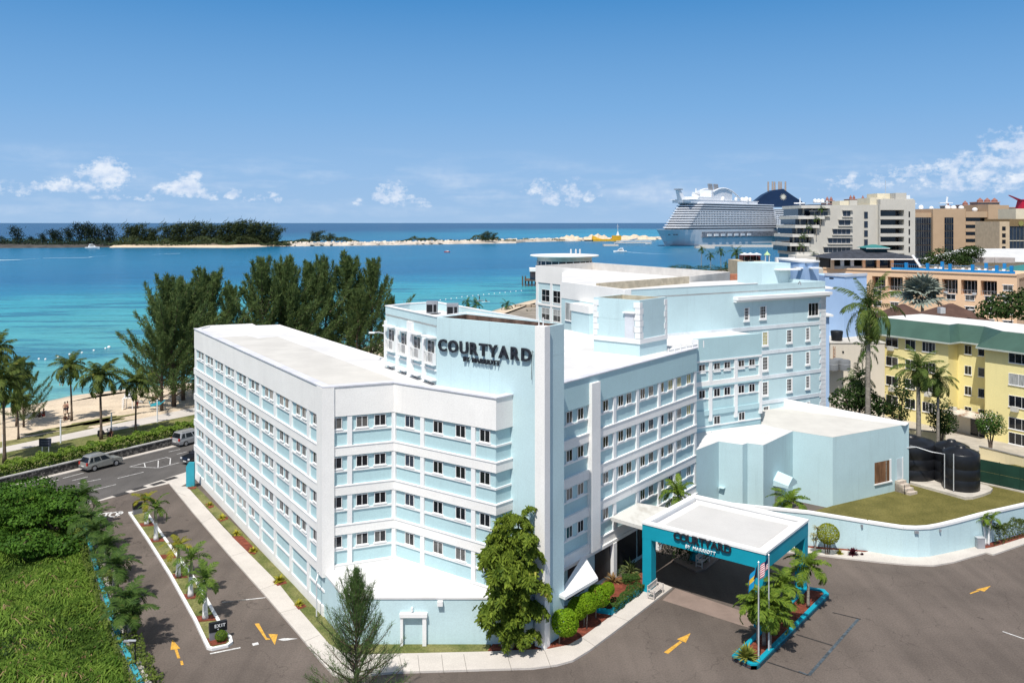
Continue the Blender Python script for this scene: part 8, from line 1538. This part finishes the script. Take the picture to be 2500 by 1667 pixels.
# bench
b0_ = G(1582, 1461, .13); b3_ = G(1618, 1431, .13); db2 = unit(b0_, b3_); bn = thing('garden_bench', b0_, 'whitish slatted garden bench beside the teal canopy column', 'bench'); BW = mat('bench_white', (.55, .50, .46), .8, .1, 3); LB = 1.65
for k in range(4): MB().obox(b0_, db2, 0, LB, .0 + .12 * k, .10 + .12 * k, .53, .57).build('seat_slat', BW, bn)
MB().obox(b0_, db2, 0, LB, -.06, -.01, 1.0, 1.08).build('back_rail', BW, bn); MB().obox(b0_, db2, 0, LB, -.06, -.01, .66, .72).build('back_rail', BW, bn)
for k in range(9): MB().obox(b0_, db2, .12 + .17 * k, .20 + .17 * k, -.05, -.02, .72, 1.0).build('back_slat', BW, bn)
for s in (0, LB - .07):
    MB().obox(b0_, db2, s, s + .07, -.07, .0, .13, 1.1).build('leg', BW, bn); MB().obox(b0_, db2, s, s + .07, .44, .51, .13, .78).build('leg', BW, bn); MB().obox(b0_, db2, s - .01, s + .08, -.0, .55, .78, .83).build('armrest', BW, bn); MB().obox(b0_, db2, s + .01, s + .06, .0, .44, .25, .31).build('stretcher', BW, bn)
b4 = G(1700, 1384, .1); bc = copy_tree(bn); bc.location = b4; bc['label'] = 'white bench in the deep shade at the far side under the canopy'; bn['group'] = bc['group'] = 'benches at the canopy'
MB().prism([V2(G(x, y)) for x, y in ((1640, 1370), (1700, 1397), (1722, 1390), (1760, 1362), (1700, 1345))], -.02, .12).build('walkway', PAVE)['kind'] = 'structure'  # darker than the other walkways: deep canopy shade put into its colour
# lamp post, beach posts, signs
b = V2(G(330, 1668)); lp = thing('lamp_post', (b[0], b[1], 0), 'slim black lamp post with a grey lamp head above the boundary wall', 'lamp post'); hl = Z(1562, b[1]); MB().tube([(b[0], b[1], 0), (b[0], b[1], hl)], .045, 8).build('pole', DARK, lp); MB().box(b[0] - .45, b[0] + .05, b[1] - .05, b[1] + .05, hl - .06, hl + .02).build('arm', STEEL, lp); MB().box(b[0] - .7, b[0] - .35, b[1] - .10, b[1] + .10, hl - .09, hl - .02).build('lamp_head', GREY, lp)
for px, py, pt_, lb in ((148, 1081, 1025, 'short white post on the path by the dark notice board'), (384, 1031, 977, 'white post carrying the turquoise fish sign'), (272, 1050, 1010, 'white post behind the person in red'), (8, 1112, 1062, 'white post at the left edge of the photo')):
    b = G(px, py, .84); h = Z(pt_, b[1]) - .84; t = thing('white_post', b, lb, 'post', 'white posts along the beach path'); P_(t, MB().tube([(0, 0, 0), (0, 0, h)], .09, 7), 'pole', WHITE); P_(t, MB().lathe([(.11, h), (.11, h + .06), (.01, h + .1)], 0, 0, 8), 'cap', WHITE)
    if px == 384: P_(t, MB().hexa([(-.9, -.06, h - .9), (.5, -.06, h - .55), (.5, .06, h - .55), (-.9, .06, h - .9), (-.9, -.06, h - .55), (.3, -.06, h - .1), (.3, .06, h - .1), (-.9, .06, h - .55)]), 'fish_body', mat('turquoise_fish', (.05, .38, .46), .6)); P_(t, MB().hexa([(.3, -.05, h - .5), (.5, -.05, h - .5), (.5, .05, h - .5), (.3, .05, h - .5), (.95, -.05, h + .05), (1.1, -.05, h + .0), (1.1, .05, h + .0), (.95, .05, h + .05)]), 'fish_tail', MATS['turquoise_fish']); P_(t, MB().hexa([(-1.0, -.05, h - .6), (-.85, -.05, h - .7), (-.85, .05, h - .7), (-1.0, .05, h - .6), (-1.15, -.05, h - .1), (-1.1, -.05, h - .1), (-1.1, .05, h - .1), (-1.15, .05, h - .1)]), 'fish_fin', MATS['turquoise_fish'])
b = G(111, 1109, .8); t = thing('notice_board', b, 'dark notice board on two white legs facing the road', 'sign'); P_(t, MB().box(-.42, -.34, -.04, .04, 0, 1.9), 'leg', WHITE); P_(t, MB().box(.34, .42, -.04, .04, 0, 1.9), 'leg', WHITE); P_(t, MB().box(-.72, .72, -.1, -.04, .95, 1.9), 'panel', mat('board_navy', (.025, .03, .05), .6))
for k in range(2): P_(t, MB().box(-.5, .5, -.112, -.101, 1.25 + .28 * k, 1.33 + .28 * k), 'text_line', mat('faded_text', (.12, .13, .16), .7))
b = G(316, 999, .6); lg = thing('lifeguard_chair', b, 'white wooden lifeguard chair with steps on the beach', 'lifeguard chair')
for x, y in ((-.6, -.5), (.6, -.5), (-.6, .5), (.6, .5)): P_(lg, MB().tube([(x * 1.2, y * 1.2, 0), (x, y, 1.75)], .06, 5), 'leg', WHITE)
P_(lg, MB().box(-.75, .75, -.65, .65, 1.7, 1.8), 'platform', WHITE); P_(lg, MB().box(-.6, .6, .4, .5, 1.8, 2.9), 'backrest', WHITE); P_(lg, MB().box(-.6, -.5, -.4, .5, 1.8, 2.3), 'armrest', WHITE); P_(lg, MB().box(.5, .6, -.4, .5, 1.8, 2.3), 'armrest', WHITE); P_(lg, MB().box(-.5, .5, -.3, .4, 2.1, 2.2), 'seat', WHITE)
for k in range(5): P_(lg, MB().box(-.95, -.72, -.5, .3, .3 + .3 * k, .36 + .3 * k), 'step', WHITE)
b = G(467, 1190, 0); sg = thing('entrance_totem', b, 'turquoise rounded totem sign at the road corner of the long wing', 'sign'); zt2 = Z(1128, b[1]); P_(sg, MB().box(-.5, .35, -.15, .15, 0, zt2 - .4), 'panel', mat('totem_turquoise', (.04, .33, .42), .5)); P_(sg, MB().hexa([(-.5, -.15, zt2 - .4), (.35, -.15, zt2 - .4), (.35, .15, zt2 - .4), (-.5, .15, zt2 - .4), (-.25, -.15, zt2), (.35, -.15, zt2), (.35, .15, zt2), (-.25, .15, zt2)]), 'head', MATS['totem_turquoise'])
# street lamp by the balcony block
b = K(928, 880, 74); t = thing('street_lamp', (b[0], b[1], 15.0), 'white street lamp arm reaching out beside the balcony block', 'street lamp'); P_(t, MB().tube([(.5, 1, -15), (.5, 1, .6), (-.2, .6, .85), (-.55, .4, .85)], [.12, .08, .06, .05], 7), 'pole', STEEL); P_(t, MB().box(-1.0, -.5, .3, .5, .78, .9), 'lamp_head', WHITE); t.location[2] = Z(813, 74) - .85; t.children[0].scale = (1, 1, 1)
# ================================================================== CARS
TYRE = mat('tyre', (.014, .014, .014), .9); RIM = mat('alloy', (.5, .5, .52), .35, metal=.6); LAMPR = mat('tail_lamp', (.45, .03, .02), .3); LAMPW = mat('head_lamp', (.7, .7, .7), .2); PLATE = mat('plate', (.7, .7, .66), .5)
def car(name, loc, ang, label, prof, roofp, W, paint, wb, r=.36, rack=False):
    """prof: side outline of the body (x, z) front = +x; roofp: glasshouse (x at sill, x at roof) for rear, front"""
    t = thing(name, loc, label, 'car', 'cars on the beach road', ang); n = len(prof); mb = MB(); hw = W / 2; zm = .62
    rows = [[(x, s * hw * (1 - .10 * max(0, (z - zm)) - (.05 if z < .4 else 0) - (.08 if abs(x) > prof[-1][0] * .0 + 1.95 else 0)), z) for x, z in prof] for s in (-1, -.94, .94, 1)]
    for k in (1,): pass
    lo = [[(x, -hw * (1 - (.06 if z > .9 else 0) - (.07 if abs(x) > 1.9 else 0)), z) for x, z in prof], [(x, hw * (1 - (.06 if z > .9 else 0) - (.07 if abs(x) > 1.9 else 0)), z) for x, z in prof]]
    mb.quad(lo[0]); mb.quad(lo[1][::-1])
    for i in range(n): j = (i + 1) % n; mb.quad([lo[0][j], lo[0][i], lo[1][i], lo[1][j]])
    bm_ = mb.mesh('body', paint); ob = link('body', bm_, t); bv = ob.modifiers.new('bevel', 'BEVEL'); bv.width = .07; bv.segments = 3; bv.limit_method = 'ANGLE'
    xr0, xr1, xf1, xf0, zs, zr = roofp; ws, wr = hw * .93, hw * .76
    g = MB().hexa([(xr0, -ws, zs), (xf0, -ws, zs), (xf0, ws, zs), (xr0, ws, zs), (xr1, -wr, zr), (xf1, -wr, zr), (xf1, wr, zr), (xr1, wr, zr)]); go = link('cabin', g.mesh('cabin', paint), t); bv = go.modifiers.new('bevel', 'BEVEL'); bv.width = .06; bv.segments = 2
    def lerp(u, v, s, k=1.012):      # a point on the sloped side glass
        xa = xr0 + (xr1 - xr0) * v; xb = xf0 + (xf1 - xf0) * v; return (xa + (xb - xa) * u, s * (ws + (wr - ws) * v) * k, zs + (zr - zs) * v)
    for s in (-1, 1):
        for u0, u1 in ((.05, .20), (.24, .52), (.56, .90)): q = [lerp(u0, .12, s), lerp(u1, .12, s), lerp(u1 - (.06 if u1 > .8 else 0), .82, s), lerp(u0 + (.0 if u0 > .1 else .03), .82, s)]; P_(t, MB().quad(q if s < 0 else q[::-1]), 'side_window', GLASS)
    e = .012; P_(t, MB().quad([(xf0 + e - .0, -ws * .9, zs + .05), (xf0 + e, ws * .9, zs + .05), (xf1 + e + .03, wr * .9, zr - .06), (xf1 + e + .03, -wr * .9, zr - .06)]), 'windscreen', GLASS); P_(t, MB().quad([(xr0 - e, ws * .88, zs + .10), (xr0 - e, -ws * .88, zs + .10), (xr1 - e - .02, -wr * .88, zr - .08), (xr1 - e - .02, wr * .88, zr - .08)]), 'rear_window', GLASS)
    for x in wb:
        for s in (-1, 1):
            w = P_(t, MB().lathe([(.0, -.11), (r * .8, -.11), (r, -.07), (r, .07), (r * .8, .11), (.01, .11)], 0, 0, 20), 'wheel', TYRE, True); w.location = (x, s * (hw - .10), r); w.rotation_euler = (math.radians(90), 0, 0); rm = MB().lathe([(.01, -.125), (r * .6, -.12), (r * .62, .12), (.01, .125)], 0, 0, 14); link('rim', rm.mesh('rim', RIM), w)
    xs_ = [p[0] for p in prof]; x0_, x1_ = min(xs_), max(xs_)
    for s in (-1, 1): P_(t, MB().box(x0_ - .01, x0_ + .12, min(s * hw * .92, s * hw * .70), max(s * hw * .92, s * hw * .70), .78, 1.08), 'tail_light', LAMPR); P_(t, MB().box(x1_ - .14, x1_ + .01, min(s * hw * .90, s * hw * .58), max(s * hw * .90, s * hw * .58), .66, .82), 'headlight', LAMPW); P_(t, MB().box(xf0 - .35, xf0 - .15, min(s * hw * .98, s * (hw + .16)), max(s * hw * .98, s * (hw + .16)), zs + .02, zs + .18), 'wing_mirror', paint)
    P_(t, MB().box(x0_ - .03, x0_ + .1, -hw * .9, hw * .9, .36, .56).box(x1_ - .1, x1_ + .03, -hw * .9, hw * .9, .34, .54), 'bumper', mat('bumper_grey', (.10, .10, .105), .6)); P_(t, MB().box(x0_ - .045, x0_ - .03, -.26, .26, .60, .72).box(x1_ + .031, x1_ + .045, -.26, .26, .40, .52), 'number_plate', PLATE)
    if rack: P_(t, MB().box(xr1 + .2, xf1 - .2, -wr * .85, -wr * .79, zr + .04, zr + .09).box(xr1 + .2, xf1 - .2, wr * .79, wr * .85, zr + .04, zr + .09), 'roof_rail', GREY)
    return t
SUVP = [(-2.15, .34), (-2.18, .62), (-2.12, 1.02), (.85, 1.02), (2.05, .88), (2.17, .62), (2.12, .34)]; VANP = [(-2.4, .32), (-2.44, .62), (-2.36, 1.02), (1.15, 1.02), (2.35, .82), (2.45, .58), (2.4, .32)]
SILV = mat('silver_car_paint', (.36, .355, .33), .28, .04, 1, spec=.6, metal=.35); SILV2 = mat('pale_silver_paint', (.46, .46, .47), .28, .04, 1, spec=.6, metal=.35); NAVYP = mat('navy_car_paint', (.010, .011, .018), .2, .1, 1, spec=.7)
ra = math.atan2(wd[1], wd[0]); c = (G(211, 1154) + G(278, 1136)) / 2; car('silver_suv', (c[0] - .2, c[1] + .6, .01), ra, 'silver suv driving away on the beach road', SUVP, (-2.05, -1.75, .25, 1.0, 1.0, 1.68), 1.80, SILV, (-1.32, 1.32), .36, True)
c = (G(437, 1088) + G(500, 1072)) / 2; car('silver_minivan', (c[0], c[1] - .2, .01), ra, 'pale silver minivan half hidden by the long hotel wing', VANP, (-2.3, -2.05, .55, 1.45, 1.0, 1.72), 1.9, SILV2, (-1.5, 1.45), .34, True)
c = G(462, 1132); car('navy_suv', (c[0] + .9, c[1] + 1.2, .01), ra + math.pi, 'very dark navy suv coming towards the driveway, cut by the wing', SUVP, (-2.05, -1.75, .25, 1.0, 1.0, 1.62), 1.85, NAVYP, (-1.32, 1.32))
# ================================================================== PEOPLE
def skin(name, pts, edges, rad, m):
    me = bpy.data.meshes.new(name); me.from_pydata(pts, edges, []); ob = bpy.data.objects.new(name, me); COL.objects.link(ob); md = ob.modifiers.new('skin', 'SKIN'); md.use_smooth_shade = True
    for i, r_ in enumerate(rad): me.skin_vertices[0].data[i].radius = (r_, r_)
    me.skin_vertices[0].data[0].use_root = True; sb = ob.modifiers.new('sub', 'SUBSURF'); sb.levels = 1
    dg = bpy.context.evaluated_depsgraph_get(); out = bpy.data.meshes.new_from_object(ob.evaluated_get(dg)); bpy.data.objects.remove(ob); out.materials.clear(); out.materials.append(m); return out
SK1 = mat('brown_skin', (.17, .085, .05), .6); SK2 = mat('light_skin', (.42, .24, .16), .6); HAIR = mat('dark_hair', (.012, .010, .009), .7); CL = {k: mat('cloth_' + k, v, .9) for k, v in (('red', (.35, .03, .04)), ('white', (.68, .68, .68)), ('black', (.02, .02, .025)), ('navy', (.03, .04, .09)), ('pink', (.5, .2, .22)), ('teal', (.05, .25, .28)))}
STAND = ([(0, 0, .95), (0, 0, 1.15), (0, 0, 1.40), (0, -.01, 1.53), (0, -.03, 1.66), (0, -.03, 1.75), (.10, 0, .88), (.12, -.03, .50), (.12, 0, .08), (.12, -.14, .04), (-.10, 0, .88), (-.13, .02, .50), (-.14, .05, .08), (-.14, -.09, .04), (.19, 0, 1.38), (.26, .03, 1.12), (.25, -.08, .90), (-.19, 0, 1.38), (-.27, .03, 1.12), (-.24, -.10, .92)],
         [(0, 1), (1, 2), (2, 3), (3, 4), (4, 5), (0, 6), (6, 7), (7, 8), (8, 9), (0, 10), (10, 11), (11, 12), (12, 13), (2, 14), (14, 15), (15, 16), (2, 17), (17, 18), (18, 19)], [.13, .125, .14, .05, .095, .07, .09, .06, .045, .035, .09, .06, .045, .035, .06, .045, .03, .06, .045, .03])
SIT = ([(0, 0, .14), (0, .04, .34), (0, .03, .58), (0, 0, .71), (0, -.03, .83), (0, -.03, .92), (.10, -.06, .13), (.16, -.42, .36), (.14, -.62, .06), (.14, -.76, .05), (-.10, -.06, .13), (-.18, -.40, .34), (-.14, -.62, .06), (-.14, -.76, .05), (.19, .02, .56), (.25, -.08, .34), (.16, -.32, .38), (-.19, .02, .56), (-.25, -.08, .34), (-.16, -.32, .36)], STAND[1], STAND[2])
PM = {}
def person(loc, ang, label, pose, top, low, sk=None, hair=True, s=1.0, group='people on the beach'):
    t = thing('person', loc, label, 'person', group, ang, s); pts, ed, rad = STAND if pose == 'stand' else SIT; sk = sk or SK1; k = (pose, sk.name)
    if k not in PM: PM[k] = skin('body', pts, ed, rad, sk)
    link('body', PM[k], t)
    def part(nm, idx, e2, grow, m):
        kk = (pose, nm, m.name)
        if kk not in PM: PM[kk] = skin(nm, [pts[i] for i in idx], e2, [rad[i] * grow for i in idx], m)
        link(nm, PM[kk], t)
    if top: part('shirt', [0, 1, 2, 14, 17], [(0, 1), (1, 2), (2, 3), (2, 4)], 1.13, CL[top])
    if low: part('shorts', [0, 6, 7, 10, 11], [(0, 1), (1, 2), (0, 3), (3, 4)], 1.16, CL[low])
    if hair: hz = pts[5]; me = MB().lathe([(.11, -.06), (.115, .0), (.09, .07), (.01, .10)], hz[0], hz[1] + .025, 10); me.v = [(x, y, z + hz[2] - .0) for x, y, z in me.v]; link('hair', me.mesh('hair', HAIR, True), t)
    return t
def on(px, py, z=.55): g = G(px, py, z); return (g[0], g[1], z)
for px, py, pose, tp_, lw2, sk, an, lb in [(158.5, 1012, 'stand', None, 'black', SK2, .4, 'beachgoer in black shorts standing left of the slim coconut palm'), (164.5, 1010, 'stand', 'pink', 'navy', SK2, 2.6, 'beachgoer in a pink top standing beside the one in black shorts'), (159, 1027, 'sit', 'black', 'black', SK1, .6, 'person in black sitting on the sand by the standing pair'), (168, 1025, 'sit', 'white', 'navy', SK1, 5.6, 'person in white sitting against the slim coconut palm'),
        (334, 998, 'stand', 'white', 'red', SK1, 2.9, 'person in a white shirt and red shorts beside the lifeguard chair'), (373, 978, 'sit', 'black', 'black', SK1, .4, 'left one of the dark clad pair sitting under the casuarinas'), (382, 975, 'sit', 'red', 'black', SK1, .1, 'right one of the pair under the casuarinas, in dark red'), (422, 967, 'sit', 'navy', 'black', SK1, .3, 'person in navy sitting in the casuarina shade by the trunk'), (447, 968, 'sit', 'black', 'navy', SK1, 5.9, 'person in black sitting in deep casuarina shade'), (472, 962, 'stand', 'black', 'black', SK1, .2, 'dark clad person standing next to the hotel wing corner'),
        (83, 1017, 'sit', 'black', 'black', SK1, .5, 'leftmost dark figure sitting on the beach in palm shade'), (96, 1017, 'sit', 'navy', 'black', SK1, .1, 'small dark figure in the middle of the three in palm shade'), (107, 1016, 'sit', 'black', 'red', SK1, 5.8, 'rightmost dark figure of the three in palm shade'), (271, 1064, 'sit', 'red', 'navy', SK1, .3, 'person in a red shirt sitting on the grass by the white post')]:
    z_ = .82 if px == 271 else .52; person(on(px, py, z_), an, lb, pose, tp_, lw2, sk, s=1.12 if px == 107 else 1.0)
for px, py, lb, sk in ((146, 940, 'swimmer with a white cap left of the closest swimmer', SK2), (153, 941, 'closest dark haired swimmer off the beach', SK1), (156, 923, 'swimmer furthest out from the beach', SK1), (119, 944, 'lone swimmer left of the pair', SK1)):
    b = G(px, py, SEAZ); person((b[0], b[1], SEAZ - 1.25), 2.0, lb, 'stand', 'white' if px == 146 else 'black', None, sk, group='swimmers in the shallows')
for px, py, pose, lb in ((1170.5, 734, 'stand', 'standing paddle boarder off the jetty'), (1186, 737, 'sit', 'paddle boarder sitting on a board off the jetty')):
    b = G(px, py, SEAZ); bd = thing('paddle_board', (b[0], b[1], SEAZ), ('dark' if pose == 'stand' else 'white') + ' paddle board under the ' + ('standing' if pose == 'stand' else 'sitting') + ' person', 'paddle board', 'paddle boards', .5); P_(bd, MB().prism([(-1.7, 0), (-1.2, -.35), (.9, -.38), (1.6, -.15), (1.8, 0), (1.6, .15), (.9, .38), (-1.2, .35)], -.06, .10), 'deck', WHITE if pose == 'sit' else CL['pink']); P_(bd, MB().box(-1.4, -1.1, -.02, .02, -.3, -.06), 'fin', DARK)
    person((b[0], b[1], SEAZ + .1), 1.0, lb, pose, 'black', 'black', SK1, group='paddle boarders')
b = G(345, 985, .55); lo_ = thing('beach_lounger', b, 'grey beach lounger tilted up beside the lifeguard chair', 'lounger'); P_(lo_, MB().hexa([(-.9, -.3, .3), (.3, -.3, .3), (.3, .3, .3), (-.9, .3, .3), (-.9, -.3, .36), (.3, -.3, .36), (.3, .3, .36), (-.9, .3, .36)]), 'seat', GREY); P_(lo_, MB().hexa([(.3, -.3, .3), (.36, -.3, .3), (.36, .3, .3), (.3, .3, .3), (.8, -.3, .95), (.86, -.3, .93), (.86, .3, .93), (.8, .3, .95)]), 'backrest', GREY)
for x in (-.8, .2): P_(lo_, MB().box(x, x + .06, -.28, .28, 0, .3), 'leg', STEEL)
b = G(254, 1066, .8); mp = thing('parked_scooter', b, 'dark scooter parked on the verge beside the person in red', 'scooter')
for x in (-.6, .6): w = P_(mp, MB().lathe([(.01, -.05), (.27, -.05), (.27, .05), (.01, .05)], 0, 0, 14), 'wheel', TYRE); w.location = (x, 0, .27); w.rotation_euler = (math.radians(90), 0, 0)
P_(mp, MB().hexa([(-.75, -.15, .35), (.2, -.12, .3), (.2, .12, .3), (-.75, .15, .35), (-.8, -.12, .75), (-.05, -.1, .7), (-.05, .1, .7), (-.8, .12, .75)]), 'body', DARK); P_(mp, MB().tube([(.6, 0, .27), (.42, 0, 1.0)], .05, 6).box(.36, .44, -.32, .32, .98, 1.03), 'handlebar', GREY); P_(mp, MB().box(-.75, -.05, -.13, .13, .75, .82), 'seat', TYRE)
